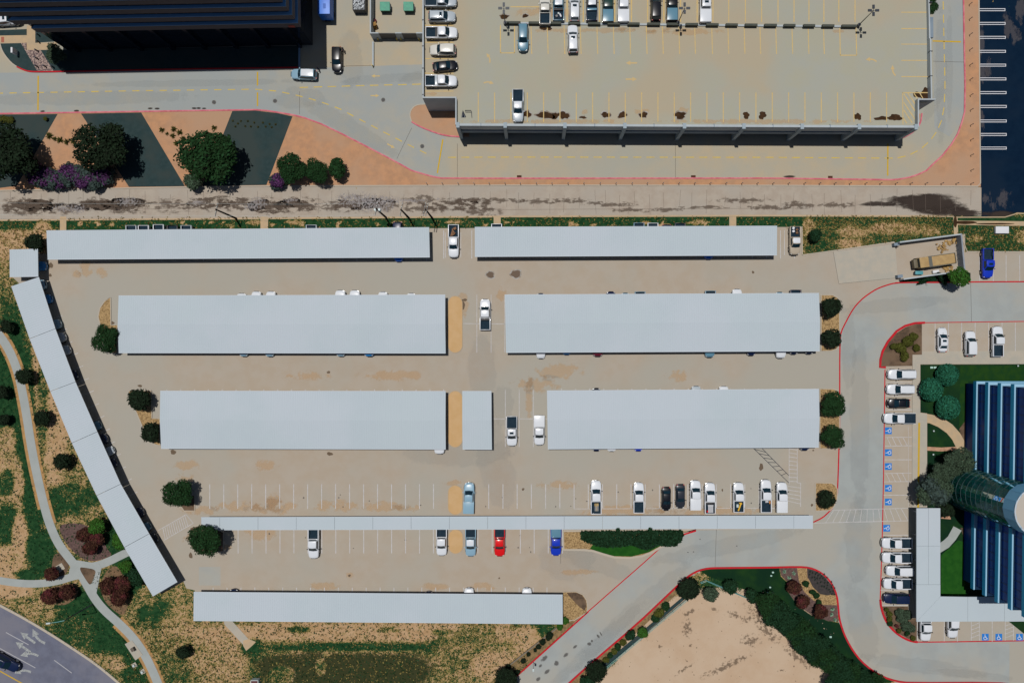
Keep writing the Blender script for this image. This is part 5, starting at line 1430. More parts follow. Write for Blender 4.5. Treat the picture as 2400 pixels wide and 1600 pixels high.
    if kind == 'pickup':
        q = MB().box((-1.79, 0, .82), (2.10, wd * 1.68, .03))
        for sy in (-1, 1): q.box((-1.79, sy * (wd - .165), .99), (2.08, .03, .34)); q.box((-1.85, sy * (wd - .27), .92), (.7, .2, .2))
        M['bed_liner'] = q.mesh('bed_liner')
        M['tonneau_cover'] = bev(MB().box((-1.79, 0, 1.21), (2.20, wd * 1.82, .05)), 'tonneau_cover', .02)
        q = MB().box((-.93, 0, 1.12), (.40, wd * 1.72, .28)); M['toolbox'] = bev(q, 'toolbox', .03)
    if kind in ('suv', 'pickup', 'sedan'):
        xc = (rr + rf) / 2
        M['sunroof'] = bev(MB().box((rf - .45, 0, zt + .058), (.42, .74, .02)), 'sunroof', .008)
        M['roof_rail'] = MB().tube([(rr + .15, 0, zt + .02), (rr + .25, 0, zt + .09), (rf - .25, 0, zt + .09), (rf - .12, 0, zt + .02)], .022, 6).mesh('roof_rail', smooth=True)
    CM[kind] = M
    return M
def car(kind, col, px, py, deg, label, gz=0.016, ln=1.0, extras=(), group=None, world=None, cat=None, bedcol=None):
    s = SPEC[kind]; M = car_meshes(kind)
    p = W(px, py, gz + .9) if world is None else Vector((*world, 0))
    cat = cat or {'pickup': 'pickup truck', 'suv': 'suv', 'sedan': 'car'}[kind]
    nm = {'pickup': 'pickup_truck', 'suv': 'suv', 'sedan': 'sedan'}[kind]
    r = empty(nm, (p.x, p.y, gz), label, cat, group, R(deg))
    r.scale = (ln, 1, 1)
    pt = paint(col)
    link('body', M['body'], pt, r)
    for k in ('windshield', 'rear_window'): link(k, M[k], CGL, r)
    link('side_window', M['side_window_r'], CGL, r); link('side_window', M['side_window_l'], CGL, r)
    for x in s['wb']:
        for sg in (-1, 1):
            link('wheel', M['wheel'], [RUB, RIM], r, (x, sg * (s['w'] - .115), s['wr']))
    rb, rr, rf, fb, hb, hr, zb, zt = s['cab']
    for sg in (-1, 1):
        o = link('mirror', M['mirror'], BLKT if col in ('white', 'black', 'navy', 'red') else pt, r, (fb - .32, sg * (s['w'] - .02), zb + .08))
        o.scale = (1, sg, 1)
        link('headlight', M['headlight'], HEADL, r, (0, sg * s['w'] * .62, 0))
        link('taillight', M['taillight'], TAILL, r, (0, sg * s['w'] * (.86 if kind == 'pickup' else .70), 0))
    link('bumper', M['bumper'], CHROME if kind == 'pickup' and col in ('white', 'silver') else (BLKT if 'blackfront' in extras else pt), r)
    link('rear_bumper', M['rear_bumper'], BLKT if kind != 'sedan' else pt, r)
    link('grille', M['grille'], BLKT, r); link('wiper_cowl', M['wiper_cowl'], BLKT, r)
    if kind == 'pickup':
        if 'cover' in extras: link('tonneau_cover', M['tonneau_cover'], paint(bedcol) if bedcol else pt, r)
        elif 'darkcover' in extras: link('tonneau_cover', M['tonneau_cover'], LINER, r)
        else: link('bed_liner', M['bed_liner'], LINER, r)
        if 'toolbox' in extras: link('toolbox', M['toolbox'], BLKT if bedcol is None else paint(bedcol), r)
    if 'sunroof' in extras: link('sunroof', M['sunroof'], CGL, r)
    if 'rails' in extras:
        for sg in (-1, 1): link('roof_rail', M['roof_rail'], CHROME, r, (0, sg * (hr - .07), 0))
    if 'whiteroof' in extras:
        m_ = MB().box(((rr + rf) / 2, 0, zt + .05), (rf - rr - .1, hr * 1.75, .025)); link('roof_panel', bev(m_, 'roof_panel', .01), paint('white'), r)
    return r
U, D_, L_, R_ = 90, -90, 180, 0
# garage deck, left column
z6 = GZ + .005
car('pickup', 'silver', 1033, 3, R_, 'silver pickup at the top of the left column on the garage deck', z6, 1.0)
car('suv', 'silver', 1036, 39, R_, 'silver SUV with dark sunroof, second down in the left deck column', z6, 1.0, ('sunroof', 'rails'))
car('pickup', 'white', 1035, 77, R_, 'white pickup with open dark bed, third down in the left deck column', z6, 1.0, ('toolbox',))
car('suv', 'cream', 1037.5, 117, L_, 'cream white SUV nosed towards the left wall in the left deck column', z6, .96)
car('sedan', 'black', 1043, 154, R_ + 6, 'black car parked slightly askew in the left deck column', z6, .97)
car('pickup', 'white', 1034, 190, R_, 'white pickup with toolbox at the bottom of the left deck column', z6, 1.0, ('toolbox',), bedcol='silver')
car('suv', 'blue-grey', 1226, 88, D_, 'blue-grey SUV with roof rails nosed away from the deck divider', z6, 1.0, ('rails',))
car('suv', 'white', 1342.5, 91, U + 1.5, 'white SUV with small sunroof below the deck divider', z6, 1.03, ('sunroof', 'rails'))
car('pickup', 'silver', 1214, 248, D_, 'silver pickup with white roof alone in the lower deck row', z6, 1.02, ('whiteroof',))
car('pickup', 'cream', 1277, 24, U, 'narrow cream pickup leftmost in the top deck row, against the divider', z6, .90)
car('pickup', 'blue-grey', 1309, 12, U, 'dark pickup with white roof and junk in its bed, top deck row', z6, 1.0, ('whiteroof', 'toolbox'))
car('suv', 'white', 1346.5, 17, U, 'white SUV with dark sunroof between two dark pickups, top deck row', z6, 1.03, ('sunroof',))
car('pickup', 'navy', 1387, 12, U, 'navy pickup with white roof beside the dark green pickup, top deck row', z6, 1.0, ('whiteroof', 'toolbox'), bedcol='blue-grey')
car('pickup', 'dark green', 1425, 15, U, 'dark green pickup with ribbed bed cover in the top deck row', z6, 1.0, ('cover',), bedcol='blue-grey')
car('pickup', 'white', 1461, 15, U, 'white pickup with white bed cover, beside the gap in the top deck row', z6, 1.0, ('cover',))
car('suv', 'black', 1537.5, 15, U, 'black SUV in the top deck row, left of the black pickup', z6, 1.05)
car('pickup', 'black', 1575.5, 12, U, 'black pickup with grey bed cover beside the middle deck lamp', z6, 1.0, ('cover',), bedcol='blue-grey')
car('pickup', 'white', 1653.5, 14, U, 'white pickup with sunroof and white bed cover, rightmost in the top deck row', z6, 1.05, ('cover', 'sunroof'))
# drive
car('suv', 'pale blue', 712, 174.5, L_ - 2, 'pale blue SUV with white roof stopped on the drive by the tower shadow', .016, 1.0, ('whiteroof', 'rails'))
car('suv', 'black', 789.5, 140, D_, 'black SUV stopped on the drive with a person beside it', .016, .98)
car('suv', 'white', 18, 47, R_ + 4, 'white SUV with big sunroof at the upper left edge beside the tower', .016, 1.0, ('sunroof',))
car('sedan', 'white', 8, 22, R_ + 2, 'white car tucked under the tower at the upper left edge', .016, 1.0)
# lot, rows
car('pickup', 'white', 1063, 565, D_, 'white long pickup with loaded bed in the gap between the first-row carports', .016, 1.08)
car('pickup', 'tan', 1863, 564, D_, 'tan and silver pickup with junk in its bed beside the dry grass', .016, .93, ('whiteroof',))
car('pickup', 'blue', 2315, 617, D_, 'dark blue pickup in the small stalls at the right, below the concrete pad', .022, .97, ('sunroof',))
car('pickup', 'white', 1137, 737, U, 'white pickup alone between the second-row carports', .016, 1.02, ('toolbox',))
car('pickup', 'white', 1199.5, 1010, D_, 'white pickup with black bed and sunroof beside the short carport block', .016, .98, ('sunroof', 'darkcover'))
car('pickup', 'white', 1264, 1008, D_, 'white pickup with white bed cover at the left end of the third-row right carport', .016, .98, ('cover',))
car('pickup', 'pale blue', 1099, 1167, U - 1.5, 'pale blue pickup with matching bed cover beside the sandy island', .016, 1.02, ('cover',))
v29 = car('pickup', 'white', 1397, 1165, U, 'white pickup with a crate in its bed, leftmost of the open stall row', .016, 1.10, ('blackfront',))
car('pickup', 'white', 1497, 1166, U, 'white pickup with empty dark bed, left of the two black cars', .016, 1.0)
car('sedan', 'black', 1562, 1169, D_, 'black sedan with glossy blue roof reflection in the open stall row', .016, .97)
car('sedan', 'charcoal', 1595, 1163, D_, 'charcoal hatchback with pale roof beside the black sedan', .016, .99, ())
car('pickup', 'white', 1630, 1160, U, 'white pickup with flat white bed cover beside the charcoal hatchback', .016, .98, ('cover',))
car('pickup', 'white', 1664, 1167, U, 'white pickup with white slats and toolbox in its bed, open stall row', .016, 1.02, ('toolbox',))
v35 = car('pickup', 'white', 1731, 1165, U, 'white pickup carrying a yellow beam in its bed', .016, .98)
v36 = car('pickup', 'white', 1795, 1162, U, 'white pickup with big black front bumper and wide dark bed', .016, 1.08, ('blackfront',))
car('pickup', 'white', 1832.5, 1165, U, 'white pickup with white bed cover beside the hatched crossing', .016, 1.0, ('cover',))
car('pickup', 'white', 735, 1271, D_, 'white pickup alone below the left part of the walkway canopy', .016, 1.05)
car('pickup', 'white', 1035, 1266, D_, 'white pickup left of the sandy island below the walkway canopy', .016, 1.0)
car('pickup', 'pale blue', 1103, 1267, D_, 'pale blue pickup right of the sandy island below the walkway canopy', .016, 1.02, ('whiteroof',))
car('pickup', 'red', 1171, 1267, D_, 'bright red pickup below the walkway canopy', .016, 1.02)
car('pickup', 'blue', 1303, 1266, D_, 'bright blue pickup below the walkway canopy next to the hedge island', .016, 1.0, ('cover',), bedcol='blue-grey')
# right stalls
car('sedan', 'white', 2210, 796, U, 'white sedan with dark roof panel, leftmost in the right upper stalls', .022, 1.0, ('sunroof',))
car('suv', 'white', 2274.5, 805, U, 'white SUV in the middle of the right upper stalls', .022, .97)
car('pickup', 'white', 2338, 800, U, 'white pickup with dark bed at the right end of the upper stalls', .022, 1.0)
car('suv', 'white', 2114, 877, L_, 'white SUV at the top of the stall column beside the brown bed', .022, 1.08, ('rails',))
car('suv', 'white', 2110.5, 912, L_, 'white SUV directly above the black sedan in the right stall column', .022, 1.06, ('rails',))
car('sedan', 'black', 2107, 945, L_, 'black sedan between a white SUV and a white pickup, right stall column', .022, .92)
car('pickup', 'white', 2108, 980, L_, 'white pickup directly above the blue wheelchair squares', .022, 1.04, ('darkcover',))
car('pickup', 'white', 2102, 1272, L_, 'white pickup with black front just below the last wheelchair square', .022, 1.0, ('blackfront',))
car('pickup', 'white', 2102, 1306, L_, 'white pickup second in the stalls beside the L-shaped canopy', .022, .98)
car('suv', 'white', 2109, 1337, L_, 'white SUV third in the stalls beside the L-shaped canopy', .022, 1.06)
car('pickup', 'white', 2104, 1367, L_, 'white pickup directly above the dark blue SUV beside the L-shaped canopy', .022, .95)
car('suv', 'navy', 2101, 1402, L_, 'dark blue SUV at the bottom of the stalls beside the L-shaped canopy', .022, .98)
car('pickup', 'white', 2169, 1466, D_, 'white pickup poking out below the left end of the L-shaped canopy', .022, 1.0)
car('suv', 'white', 2233, 1462, D_, 'white SUV poking out below the L-shaped canopy, right of the pickup', .022, 1.08)
car('suv', 'navy', 12, 1551, -29, 'dark navy SUV driving on the street in the lower left corner', .018, 1.15, ('rails', 'sunroof'))
# vehicles mostly hidden under the carports: photo x, y of the end that pokes out, which way it pokes, kind, colour, nose or tail out
GRP = 'vehicles under the carports'
def tucked(items, where, sx=True):
    n = len(items)
    items = sorted(items, key=lambda t: t[0])
    for i, (x, y, d, kind, col, nose) in enumerate(items):
        Lh = SPEC[kind]['L'] / 2 - .10
        e = W(x, y, 1.0)
        dv = Vector((0, 1 if d == 'U' else -1))
        c = (e.x, e.y - dv.y * Lh)
        deg = (90 if d == 'U' else -90) + (0 if nose else 180)
        kd = {'pickup': 'pickup', 'suv': 'SUV', 'sedan': 'car'}[kind]
        o_ = ORD[i] if n > 1 else 'only one'
        car(kind, col, 0, 0, deg, f"{col} {kd} {'nose' if nose else 'tail'} poking out {where}, {o_} from left" if n > 1 else f"{col} {kd} {'nose' if nose else 'tail'} poking out {where}", .016, 1.0, (), GRP, world=c)
tucked([(308, 529, 'U', 'pickup', 'silver', False), (337, 529, 'U', 'pickup', 'white', False), (372, 527, 'U', 'pickup', 'white', False), (404, 529, 'U', 'pickup', 'black', False), (437, 529, 'U', 'pickup', 'silver', False), (730, 528, 'U', 'pickup', 'silver', False), (932, 521, 'U', 'suv', 'navy', False)], 'above the upper left carport')
tucked([(1164, 525.5, 'U', 'pickup', 'white', False), (1497.5, 523, 'U', 'pickup', 'blue-grey', False), (1530, 523.5, 'U', 'pickup', 'white', False), (1563, 527, 'U', 'suv', 'navy', False), (1594, 523.5, 'U', 'pickup', 'charcoal', False)], 'above the upper right carport')
tucked([(933, 611, 'D', 'sedan', 'bright blue', True)], 'below the upper left carport')
tucked([(1662, 605.5, 'D', 'sedan', 'bright blue', True)], 'below the upper right carport')
tucked([(565, 688, 'U', 'suv', 'white', True), (600, 683.5, 'U', 'suv', 'white', True), (634, 683.5, 'U', 'suv', 'white', True), (797, 680.5, 'U', 'pickup', 'white', True), (831, 680.5, 'U', 'pickup', 'white', True), (897, 684.5, 'U', 'suv', 'white', True), (963, 687.5, 'U', 'sedan', 'white', True)], 'above the second-row left carport')
tucked([(569, 834, 'D', 'sedan', 'pale blue', True), (630, 834.5, 'D', 'sedan', 'pale blue', True), (797, 834, 'D', 'sedan', 'pale blue', True), (864, 834, 'D', 'pickup', 'mid blue', True)], 'below the second-row left carport')
tucked([(1267, 688, 'U', 'sedan', 'navy', True), (1432, 684, 'U', 'suv', 'navy', True), (1466, 687, 'U', 'sedan', 'blue-grey', True), (1500, 684, 'U', 'pickup', 'blue-grey', False), (1665, 682, 'U', 'pickup', 'blue-grey', False), (1728, 678, 'U', 'suv', 'white', True), (1829, 685, 'U', 'sedan', 'blue-grey', True), (1865, 680, 'U', 'pickup', 'navy', False)], 'above the second-row right carport')
tucked([(1267.5, 839, 'D', 'sedan', 'white', True), (1328, 830, 'D', 'sedan', 'mid blue', True), (1401, 834, 'D', 'pickup', 'maroon', True), (1664, 836, 'D', 'suv', 'blue-grey', True), (1762, 832, 'D', 'sedan', 'navy', True), (1831, 838, 'D', 'suv', 'white', True), (1862, 829, 'D', 'sedan', 'navy', True), (1898, 828.5, 'D', 'sedan', 'navy', True)], 'below the second-row right carport')
tucked([(1029.5, 1063, 'D', 'pickup', 'white', True)], 'below the third-row left carport at its right end')
tucked([(1398, 910.5, 'U', 'sedan', 'charcoal', True), (1632, 905.5, 'U', 'suv', 'silver', True), (1697, 906, 'U', 'suv', 'white', True)], 'above the third-row right carport')
tucked([(1398, 1056.5, 'D', 'sedan', 'navy', True), (1434, 1057, 'D', 'sedan', 'white', True), (1497, 1056.5, 'D', 'sedan', 'blue', True), (1887, 1054.5, 'D', 'suv', 'navy', True)], 'below the third-row right carport')
tucked([(546, 1382.5, 'U', 'sedan', 'navy', True), (1099, 1379, 'U', 'suv', 'white', True), (1235, 1379, 'U', 'suv', 'white', True), (1004, 1388, 'U', 'sedan', 'navy', True)], 'above the bottom carport')
diag = [(103, 665, 'pale blue', 'suv', 18), (116, 698.5, 'mid blue', 'sedan', 19), (138, 757, 'pale blue', 'suv', 20), (149, 788, 'silver', 'suv', 21), (160, 818, 'silver', 'suv', 21), (177, 876.5, 'navy', 'sedan', 21), (231, 995, 'blue-grey', 'sedan', 23), (246, 1026, 'navy', 'pickup', 24), (262, 1054, 'silver', 'sedan', 24), (268, 1083, 'navy', 'sedan', 25), (332, 1198, 'navy', 'suv', 27), (347, 1232, 'blue-grey', 'sedan', 28), (365, 1259, 'charcoal', 'suv', 28)]
for i, (x, y, col, kind, a) in enumerate(diag):
    e = W(x, y, .9); bk = {'sedan': 2.12, 'suv': 2.28, 'pickup': 2.6}[kind]
    kd = {'pickup': 'pickup', 'suv': 'SUV', 'sedan': 'car'}[kind]
    car(kind, col, 0, 0, a, f"{col} {kd} in the shade of the diagonal carport, {ORD[i]} from the top", .016, 1.0, (), GRP, world=(e.x - bk * math.cos(R(a)), e.y - bk * math.sin(R(a))))
car('sedan', 'mid blue', 78, 623, R_, 'blue car in the shade of the small square carport', .016, 1.0, (), GRP)
# loads lying in pickup beds
def load(name, label, cat, root, items):
    r = empty(name, root.location + Vector((0, 0, .84)), label, cat)
    r.rotation_euler = root.rotation_euler
    for nm, c, d, a, m in items:
        link(nm, MB().box(c, d, a).mesh(nm), m, r)
TANB = mat('tan_board', (.42, .32, .16), .8, (.3, .22, .1), 2, 4); GRYB = mat('grey_board', (.2, .2, .2), .8); YBM = mat('yellow_steel', (.62, .36, .01), .5); WOOD = mat('brown_scrap', (.13, .07, .04), .9, (.25, .14, .08), 3, 4)
load('crate', 'tan crate with grey panel in the bed of the leftmost open-row pickup', 'crate', v29, [('panel', (-2.0, -.1, .07), (1.3, .75, .14), 0, GRYB), ('crate_top', (-1.35, -.05, .25), (.5, .8, .5), .1, TANB), ('slat', (-2.0, -.1, .17), (1.2, .1, .05), 0, TANB)])
load('steel_beam', 'yellow beam lying diagonally in a white pickup bed', 'beam', v35, [('beam', (-1.75, -.15, .25), (1.7, .26, .26), -.35, YBM), ('clamp', (-1.1, -.3, .3), (.2, .6, .2), -.35, YBM), ('bracket', (-1.6, .25, .15), (.6, .4, .25), 0, PALEM)])
load('tool_case', 'white and orange tool cases in a wide dark pickup bed', 'tool case', v36, [('case', (-1.05, -.15, .12), (.3, .6, .24), .1, WHTS), ('lid', (-1.15, -.68, .25), (.55, .22, .2), 0, mat('orange_plastic', (.55, .2, .03), .5)), ('strap', (-1.05, -.15, .26), (.06, .62, .02), .1, DARKM)])
pk = [o for o in bpy.data.objects if o.name.startswith('pickup_truck') and o.parent is None]
vA = [o for o in pk if 'loaded bed in the gap' in o['label']][0]; vB = [o for o in pk if 'tan and silver' in o['label']][0]; vC = [o for o in pk if 'junk in its bed, top' in o['label']][0]; vD = [o for o in pk if 'white slats' in o['label']][0]
load('wood_scrap', 'brown wood scrap heaped in the long white pickup bed', 'scrap', vA, [('board', (-1.7, .1 * i - .3, .1 + .08 * i), (1.6 - .2 * i, .22, .06), .25 * i - .3, WOOD) for i in range(5)] + [('crate_box', (-2.4, .3, .2), (.5, .5, .4), .3, WOOD)])
load('white_bags', 'white bags and rubbish in the tan pickup bed', 'bags', vB, [('bag', (-1.5 - .3 * i, .35 * (-1) ** i, .15), (.4, .45, .3), .4 * i, WHTS if i % 2 else WOOD) for i in range(4)])
load('junk_items', 'white cylinder and scrap in the dark pickup bed on the deck', 'scrap', vC, [('canister', (-2.0, -.35, .15), (.6, .25, .25), .4, WHTS), ('block', (-2.1, .35, .12), (.4, .4, .24), .5, GRYB), ('block', (-1.6, 0, .1), (.3, .3, .2), .2, PALEM)])
load('ladder_rack', 'white slatted rack lying in a white pickup bed', 'rack', vD, [('slat', (-2.0, -.5 + .2 * i, .2), (1.5, .12, .06), 0, WHTS) for i in range(5)] + [('cross_bar', (-1.4, -.1, .13), (.1, 1.1, .06), 0, WHTS), ('red_can', (-2.5, .55, .15), (.3, .25, .3), 0, paint('red'))])
# blue box truck in the tower's shadow
def box_truck():
    b = W(771, 8)
    r = empty('box_truck', (b.x, b.y, .016), 'bright blue box truck parked beside the dark tower', 'truck')
    bl = mat('truck_blue', (.008, .16, .66), .45, (.008, .13, .58), .6, 4)
    link('cargo_box', bev(MB().box((0, 0, 2.0), (2.3, 7.4, 2.6)), 'cargo_box', .05), bl, r)
    link('cab', bev(MB().box((0, 4.7, 1.35), (2.1, 1.7, 1.9)), 'cab', .15), bl, r)
    link('windshield', MB().box((0, 5.56, 1.75), (1.8, .04, .7)).mesh('windshield'), CGL, r)
    link('chassis', MB().box((0, .6, .55), (1.0, 9, .25)).mesh('chassis'), DARKM, r)
    for y in (-2.4, 4.5):
        for s in (-1, 1):
            link('wheel', MB().tube([(s * 1.0 - .14, y, .48), (s * 1.0 + .14, y, .48)], .48, 18).mesh('wheel', smooth=True), RUB, r)
    for i in range(3):
        link('roof_vent', MB().box((.1, -2.2 + i * 2, 3.33), (.5, .9, .06)).mesh('roof_vent'), mat('truck_blue_dark', (.006, .09, .42), .5), r)
box_truck()
# dump truck in the walled yard
def work_truck():
    b = W(2185, 613, .5)
    r = empty('dump_truck', (b.x, b.y, .025), 'tan dump truck parked inside the walled dock yard', 'truck', rz=R(180 + 8))
    tn = mat('truck_tan', (.40, .27, .11), .7, (.34, .22, .09), 1.0, 5)
    g = MB()
    for c, d in (((-1.3, 1.02, 1.35), (5.0, .08, 1.1)), ((-1.3, -1.02, 1.35), (5.0, .08, 1.1)), ((-3.76, 0, 1.35), (.08, 1.96, 1.1)), ((1.16, 0, 1.45), (.08, 1.96, 1.3))): g.box(c, d)
    link('dump_bed', g.mesh('dump_bed'), mat('bed_grey', (.20, .19, .15), .7), r)
    link('soil_load', bev(MB().box((-1.3, 0, 1.4), (4.8, 1.94, .9)), 'soil_load', .25), tn, r)
    link('cab', bev(MB().box((2.5, 0, 1.35), (1.75, 2.0, 1.7)), 'cab', .12), tn, r)
    link('cab_guard', MB().box((1.35, 0, 2.1), (.75, 2.1, .1)).mesh('cab_guard'), mat('guard_grey', (.10, .10, .085), .7), r)
    link('hood', bev(MB().box((3.75, 0, 1.0), (.75, 1.7, .9)), 'hood', .1), mat('hood_dark', (.12, .10, .06), .6), r)
    link('windshield', MB().box((3.39, 0, 1.8), (.05, 1.7, .55)).mesh('windshield'), CGL, r)
    link('chassis', MB().box((0, 0, .7), (7.4, .9, .25)).mesh('chassis'), DARKM, r)
    for x in (-2.6, -1.4, 3.0):
        for s in (-1, 1): link('wheel', MB().tube([(x, s * .92 - .14, .48), (x, s * .92 + .14, .48)], .48, 18).mesh('wheel', smooth=True), RUB, r)
work_truck()

# ------------------------------------------------------------------ dock yard walls
def dock():
    c = W(2180, 605)
    r = empty('dock_yard', (c.x, c.y, 0), 'walled dock yard around the tan truck, open on its left side', 'wall')
    z1 = 1.8
    def wl(nm, p, q, th, z=z1, m=WALLC):
        a = W(*p, z); b = W(*q, z); part(r, nm, MB().beam((a.x, a.y, 0), (b.x, b.y, 0), th, z, 0), m)
    wl('wall', (2109, 567.5), (2253.5, 548.8), .26); wl('wall', (2253.2, 547.5), (2261.5, 634), .28, z1 + .004, mat('yard_wall', (.26, .29, .33), .8, (.22, .25, .29), .6, 5)); wl('wall', (2118, 654), (2259, 634.5), .26, z1 - .004)
    wl('pier', (2096, 573), (2108, 571.5), .55, 1.0, WALLF); wl('pier', (2104, 648), (2116, 646.5), .6, 1.0, WALLF)
    for p in ((2099, 580), (2101, 652), (2112, 655)):
        b = W(*p); part(r, 'guard_post', MB().tube([(b.x, b.y, 0), (b.x, b.y, .95)], .1, 8), mat('orange_guard', (.4, .16, .03), .7) if p[1] > 600 else DARKM)
    for i in range(7):
        b = W(2240 + i * 1.6, 566 + i * 10.5); part(r, 'wall_bumper', MB().tube([(b.x - .1, b.y, 0), (b.x, b.y, .6), (b.x - .35, b.y + .05, .75)], .06, 6), BLKT)
    yard_bed = struct('planting_bed', MB().prism(PX([(2118, 656), (2258, 634), (2274, 640), (2274, 659), (2216, 660), (2110, 661)]), 0, .09), TURF)
    struct('kerb', MB().ribbon(PX([(2098, 662.8), (2139, 662), (2216, 661.5), (2274, 660.7)]), .22, 0, .14), REDK)
    struct('kerb', MB().ribbon(PX([(1880, 598), (2096, 568)]), .2, 0, .12), KERBC)
    struct('kerb', MB().ribbon(PX([(1879, 531), (1880, 598)]), .2, 0, .12), KERBC)
    struct('kerb', MB().ribbon(PX([(2255, 560), (2266, 590), (2420, 590.5)]), .2, 0, .12), KERBC)
dock()
def heap(px, py, s, label, seed):
    b = W(px, py); rr = random.Random(seed); g = MB()
    for _ in range(26):
        a = Vector((rr.gauss(0, .5) * s, rr.gauss(0, .35) * s, rr.uniform(.03, .3)))
        g.box(a, (rr.uniform(.15, .6) * s, rr.uniform(.08, .35) * s, rr.uniform(.03, .14)), rr.uniform(0, 3))
    tag(link('scrap_pile', g.mesh('scrap_pile'), mat('plywood_scrap', (.42, .27, .10), .9, (.26, .17, .08), 2, 4), None, b + Vector((0, 0, .03))), label, 'scrap pile', 'scrap piles in the dock yard')
heap(2228, 568, 1.2, 'scrap wood pile in the upper right corner of the dock yard', 1); heap(2205, 583, 1.1, 'scrap wood pile above the tan truck in the dock yard', 2); heap(2218, 628, 1.2, 'scrap wood pile between the tan truck and the lower dock wall', 3)
def cart():
    b = W(2150, 640)
    r = empty('utility_cart', b + Vector((0, 0, .02)), 'small teal utility cart by the lower wall of the dock yard', 'cart')
    link('tray', bev(MB().box((0, 0, .55), (1.5, .7, .25)), 'tray', .05), mat('teal_plastic', (.06, .26, .30), .5), r)
    link('frame', MB().box((-.2, -.1, .3), (1.3, .55, .2)).mesh('frame'), DARKM, r)
    for x in (-.55, .55):
        for y in (-.3, .3): link('wheel', MB().tube([(x, y - .05, .16), (x, y + .05, .16)], .16, 10).mesh('wheel'), RUB, r)
    b = W(2190, 637); tag(link('white_crate', bev(MB().box((0, 0, .3), (1.2, .55, .5)), 'white_crate', .04), WHTS, None, b + Vector((0, 0, .02)), R(8)), 'long white crate by the lower wall of the dock yard', 'crate')
cart()
tag(link('equipment_pad', bev(MB().box((0, 0, .3), (2.55, 1.35, .6)), 'equipment_pad', .04), WHTS, None, W(2344.5, 540)), 'white concrete equipment pad in the right-hand grass', 'pad')

# ------------------------------------------------------------------ posts, poles and lamps
pm_ = MB().tube([(0, 0, 0), (0, 0, .95)], .06, 8).box((0, 0, .97), (.16, .16, .05)).mesh('fence_post')
bx = [1001, 1037.5, 1074.5, 1111.5, 1147, 1184, 1219.6, 1257.4, 1293.6, 1331, 1368, 1406, 1443, 1480.6, 1516, 1552.8, 1590, 1626.5, 1663, 1700, 1737, 1773, 1809.7, 1846, 1883, 1918.6, 1954, 1989.5, 2026, 2060.7, 2097, 2131.6, 2167, 2204, 2239, 2273.7]
nth = lambda i: ORD[i] if i < 20 else f'{i + 1}' + {1: 'st', 2: 'nd', 3: 'rd'}.get((i + 1) % 10, 'th')
for i, x in enumerate(bx):
    tag(link('marker_post', pm_, DARKM, None, W(x, 431.5, 0) + Vector((0, 0, .09))), f'short dark marker post along the alley edge, {nth(i)} from the left', 'post', 'marker posts along the alley')
for i, y in enumerate((12.8, 47, 83.4, 118.6, 154, 188, 225, 259.4, 294.6, 329, 365, 400)):
    tag(link('marker_post', pm_, DARKM, None, W(2270 + y * .01, y, 0) + Vector((0, 0, .09))), f'short dark marker post beside the black asphalt lot, {nth(i)} from the top', 'post', 'marker posts beside the asphalt lot')
bm2 = MB().tube([(0, 0, 0), (0, 0, 1.0)], .14, 10).mesh('bollard', smooth=True)
for i, (x, y) in enumerate(((93, 84), (93, 100), (90, 121), (90, 139), (90, 158), (109, 158), (127, 159))):
    tag(link('black_bollard', bm2, DARKM, None, W(x, y)), ['black bollard in the upper square gravel bed by the tower', 'black bollard at the lower edge of the square gravel bed by the tower', 'black bollard at the top of the river rock bed', 'black bollard in the middle of the river rock bed', 'black bollard at the bottom left of the river rock bed', 'black bollard at the bottom right of the river rock bed', 'black bollard right of the river rock bed'][i], 'bollard', 'black bollards by the tower')
def utility_pole(px, py, h, label, arms=1, tr=False):
    b = W(px, py)
    r = empty('utility_pole', b, label, 'utility pole', 'utility poles along the alley')
    link('pole', MB().tube([(0, 0, 0), (0, 0, h * .5), (0, 0, h)], [.20, .17, .13], 10).mesh('pole', smooth=True), WOODP, r)
    for k in range(arms):
        y0 = .22 * (k - (arms - 1) / 2) * 2
        o = link('crossarm', MB().box((y0, 0, h - .35 - .02 * k), (.12, 2.4, .13)).mesh('crossarm'), mat('weathered_arm', (.16, .15, .14), .8), r); o.rotation_euler = (0, 0, R(-12))
        for s in (-1, -.45, .45, 1):
            o2 = link('insulator', MB().tube([(y0, s * 1.1, h - .28), (y0, s * 1.1, h - .08)], .06, 8).mesh('insulator'), PALEM, r); o2.rotation_euler = (0, 0, R(-12))
    if tr:
        for s in (-1, 1):
            link('transformer', MB().tube([(s * .38, 0, h - 1.7), (s * .38, 0, h - .85)], .24, 12).mesh('transformer', smooth=True), PALEM, r)
    return W(px, py, 0) + Vector((0, 0, h - .1))
tops = [utility_pole(553.5, 512, 8.6, 'leaning-looking dark utility pole above the upper left carport, far from the others'),
        utility_pole(905, 510, 8.6, 'dark utility pole with transformers, leftmost of the three close together', 1, True),
        utility_pole(959, 511.5, 8.4, 'dark utility pole in the middle of the three close together', 1),
        utility_pole(1013, 511, 8.4, 'dark utility pole with double arm, rightmost of the three close together', 2)]
def wire(a, b, off, label):
    a = a + Vector((0, off, 0)); b = b + Vector((0, off, 0))
    pts = [a.lerp(b, t) - Vector((0, 0, 1.0 * 4 * t * (1 - t))) for t in np.linspace(0, 1, 17)]
    g = MB().tube([p - a for p in pts], .012, 4)
    tag(link('power_line', g.mesh('power_line'), PALEM, None, a), label, 'wire', 'power lines over the alley')
for off, t in ((1.1, 'upper'), (-1.1, 'lower')):
    wire(tops[0], tops[1], off, f'thin {t} power line between the far left pole and the left of three')
    wire(tops[0] + Vector((-62, .5, 0)), tops[0], off, f'thin {t} power line running left from the far left pole')
